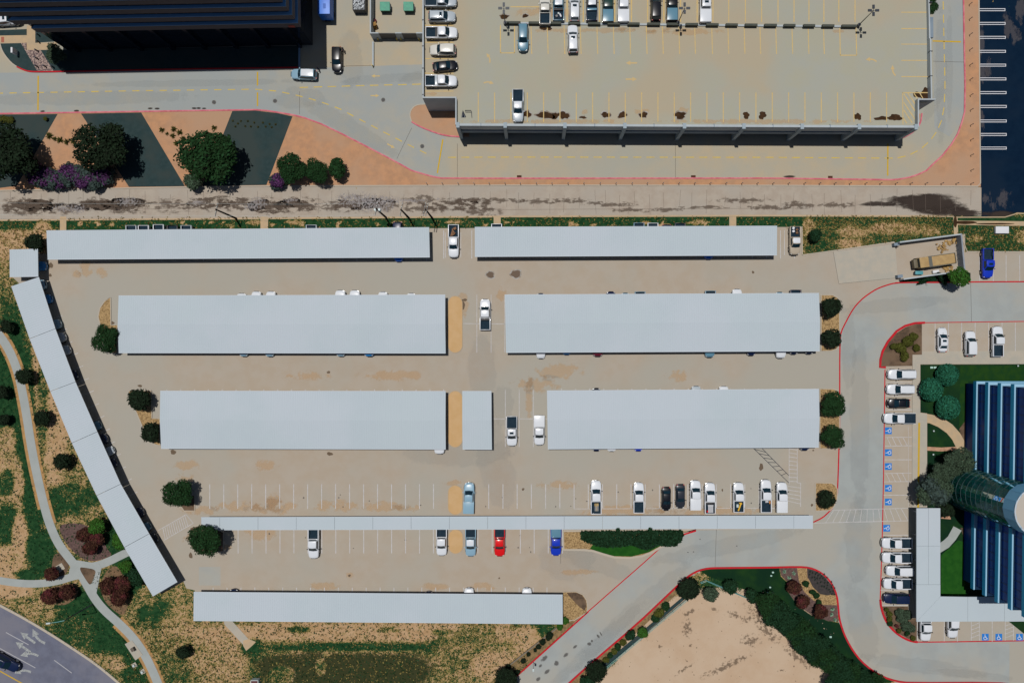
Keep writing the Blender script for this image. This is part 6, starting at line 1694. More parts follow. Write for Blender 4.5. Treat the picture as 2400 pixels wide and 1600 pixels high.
def street_lamp():
    b = W(217, 1415); h = 8.0
    r = empty('street_lamp', b, 'tall street lamp with long arm beside the footpath, reaching over the street', 'street lamp')
    link('pole', MB().tube([(0, 0, 0), (0, 0, h)], [.13, .08], 10).mesh('pole', smooth=True), DARKM, r)
    e = W(118, 1459, h + .5) - b; s = Vector((0, 0, h))
    link('arm', MB().tube([s, s.lerp(e, .5) + Vector((0, 0, .2)), e], [.07, .06, .05], 8).mesh('arm', smooth=True), TEALM, r)
    link('lamp_head', bev(MB().box(e + (e - s).normalized() * .35, (.8, .3, .16), math.atan2(e.y, e.x)), 'lamp_head', .05), PALEM, r)
street_lamp()
def sign_lamp(px, py, h, label, nm='path_light'):
    b = W(px, py)
    r = empty(nm, b, label, 'lamp')
    link('pole', MB().tube([(0, 0, 0), (0, 0, h)], .05, 8).mesh('pole'), PALEM, r)
    link('lamp_head', bev(MB().box((0, .18, h), (.34, .55, .12)), 'lamp_head', .04), PALEM, r)
sign_lamp(1250, 1549, 4.0, 'pale post lamp at the kerb near the bottom of the diagonal road')
for x, y, l in ((2186, 1009, 'small teal ground light in the quarter-round lawn'), (2185, 1064, 'small teal ground light above the purple tree'), (2184, 1096, 'small pale ground light beside the purple tree'), (2383, 857, 'small round white ground light at the lawn top right')):
    b = W(x, y, .1)
    r = empty('ground_light', b, l, 'light')
    link('stem', MB().tube([(0, 0, 0), (0, 0, .3)], .04, 6).mesh('stem'), TEALM, r); link('lens', bev(MB().box((0, 0, .36), (.28, .28, .14)), 'lens', .05), PALEM, r)
for i, (x, y, s) in enumerate(((1811, 1340, .4), (1807, 1348, .35), (1804.5, 1375, .35), (1811, 1388, .45), (1799, 1388, .4), (1946, 1491, .45))):
    g = bev(MB().box((0, 0, .1), (s, s * .8, .2)), 'valve_box', .06)
    tag(link('valve_box', g, mat('pale_green_lid', (.35, .52, .46), .6), None, W(x, y, .055)), ['pale valve box nearest the red kerb on the S-curve lawn', 'pale valve box just below the topmost one, S-curve lawn', 'pale valve box in the middle of the S-curve lawn', 'pale valve box right of the hedge top', 'pale valve box left of the hedge top', 'pale valve box alone low on the S-curve lawn'][i], 'valve box')
for x, y, l in ((2183.5, 861, 'left of two pale green lids in the office lawn'), (2191.5, 861, 'right of two pale green lids in the office lawn')):
    tag(link('lawn_lid', bev(MB().box((0, 0, .03), (.55, .38, .06)), 'lawn_lid', .02), MATS['pale_green_lid'], None, W(x, y, .1)), l, 'lid')
for x, y, l in ((315.5, 1557.5, 'white utility box nearest the concrete pad on the lower left verge'), (335, 1572.5, 'white utility box farther down the lower left verge')):
    r = empty('utility_box', W(x, y), l, 'utility box')
    link('pad', MB().box((0, 0, .04), (.9, .9, .08), .5).mesh('pad'), WALKC, r); link('cabinet', bev(MB().box((0, 0, .27), (.4, .4, .38), .5), 'cabinet', .03), PALEM, r)
b = W(315, 1518); r = empty('transformer_box', b + Vector((0, 0, .09)), 'small brown cabinet on the concrete pad beside the footpath', 'cabinet')
link('cabinet', bev(MB().box((0, 0, .3), (.55, .7, .6), .5), 'cabinet', .03), mat('brown_metal', (.06, .045, .035), .6), r); link('lid', MB().box((0, 0, .62), (.6, .75, .04), .5).mesh('lid'), mat('brown_metal2', (.1, .08, .06), .6), r)
def lift_station():
    b = W(601, 1600)
    r = empty('inlet_box', b, 'brown open inlet box with pale rim at the bottom edge of the lawn', 'box')
    g = MB()
    for c_, d_ in (((-.7, 0, .5), (.12, 2.0, 1.0)), ((.7, 0, .5), (.12, 2.0, 1.0)), ((0, 1.0, .5), (1.28, .12, 1.0)), ((0, -1.0, .5), (1.28, .12, 1.0))): g.box(c_, d_)
    link('rim', g.mesh('rim'), PALEM, r); link('grate', MB().box((0, 0, .9), (1.26, 1.86, .06)).mesh('grate'), mat('maroon_grate', (.10, .025, .025), .7), r)
lift_station()
for i, (x, y) in enumerate(((501.6, 240), (644.6, 237), (898, 234.5), (989.6, 343))):
    r = empty('manhole_cover', W(x, y, .02), ['round manhole cover on the drive above the second dark gravel bed', 'round manhole cover above the orange bed with shrubs', 'round manhole cover near the yellow arrows left of the garage', 'round manhole cover below the garage corner planter'][i], 'manhole')
    link('frame', MB().tube([(0, 0, 0), (0, 0, .012)], .42, 24).mesh('frame'), IRON, r)
    link('lid', MB().tube([(0, 0, .012), (0, 0, .02)], .30, 24).mesh('lid'), mat('iron_dark', (.05, .05, .05), .7), r)
for x, y in ((29, 124),):
    r = empty('monument_sign', W(42, 126, .09), 'white monument sign in the dark corner bed by the tower', 'sign')
    link('sign_panel', bev(MB().box((0, 0, 1.0), (.35, 1.05, 1.3)), 'sign_panel', .03), WHTS, r); link('base', MB().box((0, 0, .17), (.3, .9, .34)).mesh('base'), WALLF, r)
# fences either side of the diagonal road
def fence(p, q, n, h, label, m):
    a = W(*p); b = W(*q)
    r = empty('rail_fence', a, label, 'fence')
    d = b - a
    for i in range(n):
        t = d * (i / (n - 1)); link('post', MB().tube([(t.x, t.y, 0), (t.x, t.y, h)], .05, 6).mesh('post'), m, r)
    for z in (h * .45, h - .06):
        link('rail', MB().tube([(0, 0, z), (d.x, d.y, z)], .05, 6).mesh('rail'), m, r)
fence((1612, 1398), (1410, 1568), 12, 1.2, 'thin teal rail fence along the right side of the diagonal road', TEALM)
fence((1640, 1362), (1655, 1356), 2, 1.2, 'short teal fence piece at the bend beside the dark bush', TEALM)
fence((1656, 1358), (1745, 1396), 6, 1.2, 'teal rail fence from the bend to the hedge', TEALM)
struct('fence_shadow_band', MB().sheet(PX([(1606, 1392), (1612, 1397), (1415, 1566), (1405, 1562)]), .058), DGRAV)  # dark sheet painted in for the shadow band along the rail fence
def edging(p, q, label):
    a = W(*p); b = W(*q); d = b - a
    tag(link('edging_wall', MB().beam((0, 0, 0), (d.x, d.y, 0), .2, .25, 0).mesh('edging_wall'), mat('edging_grey', (.18, .16, .13), .9), None, a), label, 'edging')
edging((1305, 1470), (1180, 1568), 'thin grey edging strip left of the diagonal road')

# ------------------------------------------------------------------ people on the drive
def person(px, py, rz, label, top, seed, bend=0.0):
    b = W(px, py)
    r = empty('person', b + Vector((0, 0, .018)), label, 'person', rz=R(rz))
    J = {'pel': (0, 0, .95), 'spine': (.02, 0, 1.15), 'chest': (.03 + bend, 0, 1.38), 'neck': (.04 + bend, 0, 1.52), 'head0': (.06 + bend, 0, 1.62), 'head1': (.07 + bend, 0, 1.76),
         'hl': (0, .10, .92), 'kl': (.10, .11, .50), 'al': (.02, .11, .09), 'tl': (.20, .12, .04), 'hr': (0, -.10, .92), 'kr': (.03, -.11, .50), 'ar': (-.16, -.11, .10), 'tr': (.02, -.12, .04),
         'sl': (.02 + bend, .19, 1.42), 'el': (.06 + bend, .25, 1.15), 'wl': (.28 + bend, .22, 1.05), 'hdl': (.38 + bend, .20, 1.06), 'sr': (.02 + bend, -.19, 1.42), 'er': (-.04 + bend, -.26, 1.14), 'wr': (.12 + bend, -.24, .93), 'hdr': (.18 + bend, -.23, .85)}
    E = [('pel', 'spine'), ('spine', 'chest'), ('chest', 'neck'), ('neck', 'head0'), ('head0', 'head1'), ('pel', 'hl'), ('hl', 'kl'), ('kl', 'al'), ('al', 'tl'), ('pel', 'hr'), ('hr', 'kr'), ('kr', 'ar'), ('ar', 'tr'), ('chest', 'sl'), ('sl', 'el'), ('el', 'wl'), ('wl', 'hdl'), ('chest', 'sr'), ('sr', 'er'), ('er', 'wr'), ('wr', 'hdr')]
    rad = {'pel': .15, 'spine': .14, 'chest': .16, 'neck': .065, 'head0': .085, 'head1': .085, 'hl': .095, 'hr': .095, 'kl': .065, 'kr': .065, 'al': .045, 'ar': .045, 'tl': .04, 'tr': .04, 'sl': .075, 'sr': .075, 'el': .05, 'er': .05, 'wl': .035, 'wr': .035, 'hdl': .04, 'hdr': .04}
    ks = list(J); me = bpy.data.meshes.new('body'); me.from_pydata([J[k] for k in ks], [(ks.index(a), ks.index(c)) for a, c in E], [])
    o = link('body', me, None, r)
    sk = o.modifiers.new('skin', 'SKIN')
    if not me.skin_vertices: me.skin_vertices.new()
    for i, k in enumerate(ks):
        me.skin_vertices[0].data[i].radius = (rad[k], rad[k]); me.skin_vertices[0].data[i].use_root = (k == 'pel')
    o.modifiers.new('sub', 'SUBSURF').levels = 1; o.modifiers['sub'].render_levels = 2
    dg = bpy.context.evaluated_depsgraph_get(); ev = o.evaluated_get(dg)
    bm = bpy.data.meshes.new_from_object(ev); o.modifiers.clear(); o.data = bm
    bm.materials.clear()
    for c_ in (mat('skin_tone', (.30, .17, .11), .6), mat('shirt_%s' % seed, top, .8), mat('dark_trousers', (.012, .014, .022), .8)): bm.materials.append(c_)
    for p in bm.polygons:
        z = p.center.z; y = abs(p.center.y)
        p.material_index = 0 if z > 1.50 or (y > .19 and z < 1.12 and z > .8 and p.center.x > .10) else (2 if z < .95 and y < .2 else 1)
    bm.shade_smooth()
    link('hair', MB().tube([(.03 + bend, 0, 1.66), (.045 + bend, 0, 1.78), (.05 + bend, 0, 1.86)], [.105, .108, .04], 12).mesh('hair', smooth=True), mat('dark_hair', (.01, .008, .007), .7), r)
    for s in (-1, 1): link('shoe', bev(MB().box((.14 if s > 0 else -.05, s * .115, .04), (.28, .1, .08)), 'shoe', .02), BLKT, r)
person(749, 166, 200, 'person in dark clothes standing behind the pale blue SUV', (.02, .016, .06), 1)
person(808, 122, 180, 'person in dark clothes standing beside the black SUV', (.03, .025, .08), 2)

# ------------------------------------------------------------------ vegetation
LEAF = {
    'dark': mat('leaf_dark', (.009, .017, .008), .8, island=.55, spec=.2),
    'mid': mat('leaf_mid', (.011, .034, .010), .8, island=.55, spec=.2),
    'bright': mat('leaf_bright', (.030, .085, .012), .8, island=.5, spec=.2),
    'deep': mat('leaf_deep', (.009, .030, .012), .8, island=.55, spec=.2),
    'teal': mat('leaf_teal', (.018, .105, .058), .8, island=.5, spec=.25),
    'grey': mat('leaf_grey', (.040, .062, .038), .8, island=.6, spec=.2),
    'red': mat('leaf_red', (.045, .018, .012), .8, island=.6, spec=.2),
    'redtip': mat('leaf_redtip', (.085, .020, .022), .8, island=.6, spec=.2),
    'purple': mat('leaf_purple', (.060, .022, .072), .8, island=.8, spec=.2),
    'olive': mat('leaf_olive', (.060, .064, .012), .8, island=.5, spec=.2),
    'agave': mat('leaf_agave', (.20, .36, .24), .7, island=.4),
    'sage': mat('leaf_sage', (.036, .055, .048), .8, island=.5),
}
BARK = mat('bark', (.060, .045, .032), .9, (.035, .026, .02), 4, 5)
def leaf_mesh(name, pts, nrm, size, rng, asp=1.6):
    """one quad leaf clump per point"""
    n = len(pts)
    d = rng.normal(0, 1, (n, 3)); nn = nrm + d * .55
    nn /= np.linalg.norm(nn, axis=1, keepdims=True) + 1e-9
    u = np.cross(nn, rng.normal(0, 1, (n, 3))); u /= np.linalg.norm(u, axis=1, keepdims=True) + 1e-9
    v = np.cross(nn, u)
    s = size * rng.uniform(.55, 1.35, (n, 1))
    u = u * s * asp * .5; v = v * s * .5
    V = np.empty((n, 4, 3)); V[:, 0] = pts - u; V[:, 1] = pts - v * .9; V[:, 2] = pts + u; V[:, 3] = pts + v * .9
    me = bpy.data.meshes.new(name)
    me.vertices.add(n * 4); me.vertices.foreach_set('co', V.reshape(-1).astype(np.float32))
    me.loops.add(n * 4); me.loops.foreach_set('vertex_index', np.arange(n * 4, dtype=np.int32))
    me.polygons.add(n); me.polygons.foreach_set('loop_start', np.arange(0, n * 4, 4, dtype=np.int32))
    me.update(calc_edges=True); me.validate()
    return me
def crown_pts(rng, n, lobes, spread, lr, flat=.8, low=-.35):
    """points on a cluster of lobes in a unit crown (radius 1, centred at 0)"""
    cs = []
    for i in range(lobes):
        a = 2 * PI * (i + rng.uniform(-.3, .3)) / lobes; rr = spread * math.sqrt(rng.uniform(.25, 1)); cs.append((rr * math.cos(a), rr * math.sin(a), rng.uniform(-.2, .4) * flat))
    cs.append((0, 0, .3 * flat))
    P = []; N = []
    for i in range(n):
        c = cs[rng.integers(len(cs))]
        d = rng.normal(0, 1, 3); d /= np.linalg.norm(d)
        if d[2] < low: d[2] = abs(d[2])
        q = lr * (1 - .35 * rng.random() ** 2) * (1 + .12 * rng.normal())
        P.append((c[0] + d[0] * q, c[1] + d[1] * q, c[2] + d[2] * q * flat)); N.append(d + np.array([0, 0, .5]))
    return np.array(P), np.array(N)
CR = {}
def crown(kind, k):
    key = (kind, k)
    if key in CR: return CR[key]
    rng = np.random.default_rng(100 + k * 7 + len(kind))
    if kind == 'small':
        P, N = crown_pts(rng, 1400, 6, .56, .46); me = leaf_mesh('crown', P, N, .15, rng)
    elif kind == 'large':
        P, N = crown_pts(rng, 4600, 10, .68, .37); me = leaf_mesh('crown', P, N, .075, rng)
    elif kind == 'spiky':
        P, N = crown_pts(rng, 1500, 7, .45, .55); me = leaf_mesh('crown', P, N, .15, rng, 2.6)
    elif kind == 'ball':
        d = rng.normal(0, 1, (2600, 3)); d /= np.linalg.norm(d, axis=1, keepdims=True); d[:, 2] = np.abs(d[:, 2]) - .25
        P = d * (1 + rng.normal(0, .035, (2600, 1))); me = leaf_mesh('crown', P, d, .11, rng, 2.0)
    CR[key] = me
    return me
TRK = {}
def trunk_mesh(k):
    if k in TRK: return TRK[k]
    rr = random.Random(k)
    g = MB().tube([(0, 0, 0), (.02, .01, .45), (.03, -.02, .9)], [.085, .06, .03], 8)
    for i in range(5):
        a = 2 * PI * i / 5 + rr.uniform(-.3, .3); z0 = rr.uniform(.35, .6); ln = rr.uniform(.45, .7)
        g.tube([(.02, 0, z0), (math.cos(a) * ln * .5, math.sin(a) * ln * .5, z0 + .25), (math.cos(a) * ln, math.sin(a) * ln, z0 + .42)], [.04, .026, .01], 6)
    TRK[k] = g.mesh('trunk', smooth=True)
    return TRK[k]
tk = 0
def tree(px, py, rpx, kind, leaf, label, h=None, name='tree', z0=0.0, sq=1.0, cat='tree', group=None, rzs=.78, second=None):
    """crown radius in photo pixels; crown centre height follows from the radius"""
    global tk
    tk += 1
    r_ = rpx / 12.2
    h = h or (r_ * .80 + .35)
    c = W(px, py, h)
    root = empty(name, (c.x, c.y, z0), label, cat, group)
    o = link('trunk', trunk_mesh(tk % 4), BARK, root); o.scale = (r_, r_, max(h - z0, .3) * 1.05)
    o = link('crown', crown(kind, tk % 3), LEAF[leaf], root, (0, 0, h - z0), tk * 1.7); o.scale = (r_, r_ * sq, r_ * rzs)
    if second:
        lf, kk = second
        o = link('flower_crown', crown('small', (tk + 1) % 3), LEAF[lf], root, (0, 0, h - z0 + r_ * .03), tk * 2.3); o.scale = (r_ * kk, r_ * sq * kk, r_ * rzs * 1.0)
    return root
# upper planting strip
tree(22, 360, 66, 'large', 'dark', 'big dark tree cut by the left edge in the upper planting strip', sq=1.1, name='live_oak')
tree(243, 349, 64, 'large', 'dark', 'big dark tree between the first and second gravel wedges', name='live_oak', sq=1.0)
tree(490, 366, 64, 'large', 'mid', 'big dark green tree in the second orange wedge', name='live_oak', sq=1.15)
tree(452, 424, 26, 'small', 'grey', 'grey-green shrub at the lower left foot of the second wedge tree', name='shrub', cat='shrub', h=1.2)
tree(682, 398, 36, 'large', 'mid', 'bushy green tree with purple shrub at its lower left', name='small_tree', sq=1.05)
tree(650, 425, 22, 'small', 'sage', 'purple flowering shrub at the alley kerb below the orange wedge', name='flowering_shrub', cat='shrub', h=1.1, second=('purple', .96))
tree(744, 402, 32, 'large', 'mid', 'round green tree in the middle of three in the orange strip', name='small_tree')
tree(790, 396, 26, 'small', 'mid', 'round green tree at the right of three in the orange strip', name='small_tree')
for i, x in enumerate((88, 112, 138, 164, 190, 216, 240)):
    tree(x, 415 + (i % 3) * 5 - 4, 31, 'small', 'sage', f'purple flowering sage shrub, {ORD[i]} from left in the hedge below the dark trees', name='flowering_shrub', cat='shrub', h=1.1, group='purple sage hedge', second=('purple', .97 if i in (0, 4, 6) else .86))
tree(130, 128, 26, 'large', 'grey', 'grey-green tree half in the tower shadow by the river rock bed', name='small_tree')
# spiky plants
def spiky(px, py, rpx, leaf, label, group, z0=.09, n=40, name='yucca', cat='plant'):
    global tk
    tk += 1
    key = ('yucca', n)
    if key not in CR:
        rr = random.Random(n); g = MB()
        for i in range(n):
            a = rr.uniform(0, 2 * PI); el = rr.uniform(.25, 1.3); L = rr.uniform(.75, 1.0); wv = .085
            d = Vector((math.cos(a) * math.cos(el), math.sin(a) * math.cos(el), math.sin(el))) * L; s = Vector((-math.sin(a), math.cos(a), 0)) * wv
            m_ = d * .5 + Vector((0, 0, .06))
            g.add([(0, 0, .02), tuple(m_ - s), tuple(d), tuple(m_ + s)], [(0, 1, 2, 3)])
        CR[key] = g.mesh('leaves', fix=False)
    root = empty(name, W(px, py, z0), label, cat, group, tk * .9)
    o = link('leaves', CR[key], LEAF[leaf], root); o.scale = (rpx / 12, rpx / 12, rpx / 12 * .8)
    link('stem', MB().tube([(0, 0, 0), (0, 0, .25)], .08, 6).mesh('stem'), BARK, root)
YU = [(117, 319, 12), (129, 326, 8), (141.6, 329, 11), (157, 333, 10), (173, 331.6, 10), (380, 305, 9), (392, 314, 6), (408, 303.6, 10), (405.6, 319, 9), (422, 311, 10), (414.5, 336, 10), (430, 326, 10), (502.5, 300, 9)]
for i, (x, y, r_) in enumerate(YU):
    g1 = x < 200
    lab = f'spiky yucca, {ORD[i]} from left in the first orange wedge' if g1 else (f'spiky yucca in the cluster left of the second wedge tree, number {ORD[i - 5]} from left' if x < 490 else 'spiky yucca at the top of the second wedge tree')
    spiky(x, y, r_, 'olive', lab, 'yuccas in the orange wedges')
TU = [(546, 284), (565, 284), (581, 284), (552, 297), (575, 296), (588, 297), (605, 298), (616.6, 288), (623, 297), (632, 291), (637, 298.5), (646, 292), (558, 290), (596, 288)]
for i, (x, y) in enumerate(sorted(TU)):
    spiky(x, y, 4.5, 'olive', f'small grass tuft, {ORD[i]} from left in the third dark gravel bed', 'grass tufts in the third gravel bed', .096, 24, 'grass_tuft')
for x, y, r_, l in ((10, 280, 12, 'low yellow-green shrub at the left edge under the pink kerb'), (24, 282, 10, 'low yellow-green shrub second from the left edge under the pink kerb'), (107, 279, 6, 'tiny green weed in the first gravel bed near its top right corner')):
    tree(x, y, r_, 'small', 'olive', l, name='shrub', cat='shrub', h=.5)
# lot trees
tree(251, 793, 34, 'large', 'mid', 'round green tree at the lower left corner of the second-row left carport', name='island_tree', sq=1.0)
tree(326, 936, 27, 'spiky', 'dark', 'dark tree at the top of the angled gravel island left of the third row', name='island_tree')
tree(353, 1014, 25, 'spiky', 'dark', 'dark tree at the bottom of the angled gravel island, touching the carport', name='island_tree', h=2.1)
tree(420, 1158, 37, 'large', 'mid', 'green tree at the left end of the open stall row', name='island_tree')
tree(482, 1264, 40, 'large', 'mid', 'large green tree over the left end of the walkway canopy', name='island_tree', h=4.4)
tree(1947, 719, 25, 'spiky', 'dark', 'dark tree in the upper right gravel island, upper of the two', name='island_tree')
tree(1949, 793, 24, 'spiky', 'dark', 'dark tree in the upper right gravel island, lower of the two', name='island_tree')
tree(1953, 948, 32, 'large', 'mid', 'green tree in the right gravel island of the third row, upper of the two', name='island_tree')
tree(1953, 1022, 31, 'large', 'mid', 'green tree in the right gravel island of the third row, lower of the two', name='island_tree')
tree(1936, 1170, 22, 'spiky', 'dark', 'small dark tree in the gravel island above the long hatched crossing', name='island_tree')
tree(2249, 649, 25, 'small', 'bright', 'bright green tree at the lower right corner of the dock yard', name='island_tree', h=3.6)
tree(1912, 551, 18, 'small', 'deep', 'dark bush in the dry grass right of the first-row carports', name='bush', cat='bush')
tree(2186, 20, 12, 'small', 'mid', 'climbing green shrub on the right garage wall at the top', name='shrub', cat='shrub', h=4.0, sq=1.5); tree(2185, -2, 12, 'small', 'mid', 'climbing green shrub on the garage wall cut by the top edge', name='shrub', cat='shrub', h=4.0)
# left lawn trees
for x, y, r_, l in ((84, 570, 24, 'dark tree between the small square carport and the upper left carport'), (17, 765, 17, 'dark tree at the left edge above the footpath'), (57, 882, 20, 'dark small tree overhanging the footpath beside the diagonal carport'), (5, 920, 17, 'dark tree cut by the left edge, upper of two left of the footpath'), (12, 983, 14, 'dark tree at the left edge, lower of two left of the footpath'),
                    (99, 979, 20, 'dark tree in the dry strip right of the footpath, middle one'), (145, 1080, 21, 'dark tree in the dry strip right of the footpath, lowest one'), (430, 1528, 17, 'dark bush on the dry lawn below the bottom carport'), (1186, 1594, 32, 'dark tree at the bottom edge left of the diagonal road')):
    tree(x, y, r_, 'spiky' if x != 1186 else 'large', 'dark', l, name='small_tree')
tree(228, 1230, 22, 'small', 'bright', 'bright green tree above the red shrubs beside the diagonal carport', name='small_tree')
tree(280, 1268, 22, 'small', 'bright', 'bright green bush against the diagonal carport below the red shrubs', name='bush', cat='bush', h=1.0); tree(318, 1352, 24, 'small', 'deep', 'deep green bush against the lower end of the diagonal carport', name='bush', cat='bush', h=1.2); tree(296, 1325, 18, 'small', 'bright', 'bright green bush right of the path branch under the diagonal carport', name='bush', cat='bush', h=.9)
RS = [(198, 1252, 19, 'red-brown crape myrtle, left of three in the plum bed'), (228, 1262, 19, 'red-brown crape myrtle, right of three in the plum bed'), (212, 1284, 18, 'red-brown crape myrtle, lowest of three in the plum bed'), (121, 1344, 17, 'red-brown crape myrtle beside the small square pad'), (118, 1397, 21, 'red-brown crape myrtle, left of two below the left path branch'), (158, 1388, 20, 'red-brown crape myrtle, right of two below the left path branch'),
      (255, 1372, 21, 'red-brown crape myrtle, left of three in the tan bed'), (288, 1366, 20, 'red-brown crape myrtle, upper right of three in the tan bed'), (280, 1398, 22, 'red-brown crape myrtle, lowest of three in the tan bed'),
      (1861, 1376, 18, 'dark red shrub on the S-curve bed, topmost of three'), (1881.6, 1409, 17, 'dark red shrub on the S-curve bed, middle of three'), (1922.5, 1432, 18, 'dark red shrub on the S-curve bed, lowest of three')]
for x, y, r_, l in RS:
    tree(x, y, r_, 'spiky', 'red', l, name='crape_myrtle' if x < 400 else 'red_shrub', cat='shrub', h=1.5, second=('redtip', .93), group='red shrubs')
# office side
for x, y, r_, l in ((2221.6, 878, 25, 'clipped round teal-green tree, topmost of three on the office lawn'), (2183.6, 913, 26, 'clipped round teal-green tree, left one of three on the office lawn'), (2223, 955, 27, 'clipped round teal-green tree, lowest of three on the office lawn')):
    tree(x, y, r_, 'ball', 'teal', l, name='topiary_tree', h=1.5, rzs=.72)
tree(2244, 1080, 36, 'large', 'grey', 'dark grey-green tree by the glass stair drum, upper one', name='live_oak', h=3.6); tree(2210, 1108, 26, 'large', 'grey', 'dark grey-green tree by the glass stair drum, middle one', name='live_oak', h=3.2)
tree(2186, 1151, 42, 'large', 'grey', 'dark purple-tinged tree by the yellow kerb and stair drum', name='live_oak', h=3.8, second=('sage', .92)); tree(2215, 1195, 22, 'small', 'dark', 'dark bush between the purple tree and the L-shaped canopy', name='bush', cat='bush', h=1.4)
# hedges along the dirt field
HD = [(1612, 1380, 27, 'spiky', 'dark', 'dark round bush at the red kerb where the road bends'), (1712, 1375, 21, 'small', 'deep', 'dark green bush at the left end of the S-curve lawn'), (1762, 1394, 19, 'small', 'deep', 'dark bush between the bend and the long hedge'), (1665, 1392, 20, 'small', 'grey', 'grey-green low bush at the tip of the dirt field'),
      (1505, 1482, 15, 'small', 'bright', 'bright green small tree by the fence along the diagonal road'), (1478, 1488, 14, 'small', 'deep', 'dark bush left of the bright green tree by the fence'), (1398, 1572, 27, 'large', 'dark', 'dark bush at the bottom beside the diagonal road'), (1375, 1600, 22, 'small', 'deep', 'dark bush at the bottom edge beside the diagonal road')]
for x, y, r_, k, lf, l in HD: tree(x, y, r_, k, lf, l, name='bush', cat='bush')
HB = [(1800, 1418, 34), (1824, 1440, 36), (1850, 1462, 38), (1872, 1480, 36), (1885, 1500, 36), (1912, 1515, 36), (1928, 1536, 36), (1950, 1548, 34), (1968, 1568, 34), (1992, 1576, 32), (1990, 1598, 32), (2022, 1594, 30), (2052, 1602, 26), (1960, 1600, 30)]
for i, (x, y, r_) in enumerate(HB):
    tree(x, y, r_, 'large', 'deep' if i % 3 else 'mid', f'dark hedge tree, {ORD[i]} from the upper left along the dirt field', name='hedge_tree', h=2.6, group='hedge along the dirt field')
for i, (x, y, r_, lf) in enumerate(((1888, 1367, 9, 'mid'), (1905, 1387, 8, 'mid'), (1914, 1395, 8, 'mid'), (1919, 1410, 8, 'mid'))):
    tree(x, y, r_, 'small', lf, f'small green shrub on the gravel of the S-curve bed, {ORD[i]} from the top', name='shrub', cat='shrub', h=.6, group='small shrubs of the S-curve bed')
for i, (x, y) in enumerate(((1838, 1338), (1860, 1341.6), (1849, 1352), (1950, 1426), (1948, 1438.5), (1956, 1451))):
    spiky(x, y, 7.5, 'agave', ['pale agave nearest the lawn at the top of the S-curve bed', 'pale agave beside the gravel at the top of the S-curve bed', 'pale agave lowest of the three at the top of the S-curve bed', 'pale agave topmost of three at the bottom of the S-curve bed', 'pale agave in the middle of three at the bottom of the S-curve bed', 'pale agave lowest of three at the bottom of the S-curve bed'][i], 'agaves in the S-curve bed', .06, 30, 'agave')
rr = random.Random(8); cnt = 0
tuft_pts = []
while cnt < 34:
    x = rr.uniform(1896, 1956); y = rr.uniform(1338, 1392)
    if (x - 1890) * .95 + 1318 < y + 26 and y < 1335 + (x - 1880) * .85 and (y > 1329 + max(0, (x - 1915)) * 1.0) and all((x - a) ** 2 + (y - b_) ** 2 > 30 for a, b_ in tuft_pts):
        tuft_pts.append((x, y)); cnt += 1
    elif rr.random() < .0005: break
for x, y in tuft_pts:
    spiky(x, y, 4.6, 'sage', 'dark grass clump in the slate patch of the S-curve bed', 'grass clumps in the slate patch', .075, 24, 'grass_clump')
TB = [(2078, 1428, 6, 'olive'), (2084, 1438, 8, 'olive'), (2085, 1450, 8, 'olive'), (2086, 1460, 8, 'mid'), (2108, 1436, 14, 'grey'), (2114, 1450, 14, 'grey'), (2124, 1466, 14, 'grey'), (2135, 1470, 12, 'grey'), (2128, 1440, 12, 'grey'), (2102, 1466, 5, 'redtip'), (2107, 1477, 7, 'olive'), (2126, 1484, 7, 'mid'), (2140, 1495, 7, 'olive')]
for i, (x, y, r_, lf) in enumerate(TB):
    tree(x, y, r_, 'small', lf, f'low shrub, {ORD[i]} counted down the curved bed left of the L-shaped canopy', name='shrub', cat='shrub', h=.5, group='shrubs in the curved bed')
MB_ = [(2094, 812, 9, 'olive'), (2110, 815, 16, 'olive'), (2128, 800, 15, 'olive'), (2140, 790, 12, 'olive'), (2120, 835, 13, 'olive'), (2148, 815, 10, 'olive')]
for i, (x, y, r_, lf) in enumerate(MB_):
    tree(x, y, r_, 'small', lf, f'sparse olive shrub in the brown mulch corner bed, {ORD[i]} from left', name='shrub', cat='shrub', h=.5, group='shrubs in the brown corner bed')
LS = [(1212, 1575, 8), (1190, 1562, 8), (1226, 1548, 7), (1262, 1515, 7), (1272, 1503, 9), (1287, 1490, 11), (1254, 1523, 5), (1325, 1454, 11), (1312, 1468, 9), (1238, 1532, 6)]
for i, (x, y, r_) in enumerate(sorted(LS)):
    tree(x, y, r_, 'small', 'bright' if x > 1300 else 'dark', f'low shrub on the soil verge left of the diagonal road, {ORD[i]} from left', name='shrub', cat='shrub', h=.5, group='verge shrubs left of the road')
RSV = [(1560, 1420, 12), (1545, 1436, 14), (1535, 1448, 12), (1448, 1515, 10), (1440, 1526, 9), (1420, 1545, 9), (1430, 1535, 8), (1460, 1505, 9)]
for i, (x, y, r_) in enumerate(sorted(RSV)):
    tree(x, y, r_, 'small', 'mid' if i % 2 else 'olive', f'low shrub between the red kerb and the fence, {ORD[i]} from left', name='shrub', cat='shrub', h=.5, group='shrubs between kerb and fence')
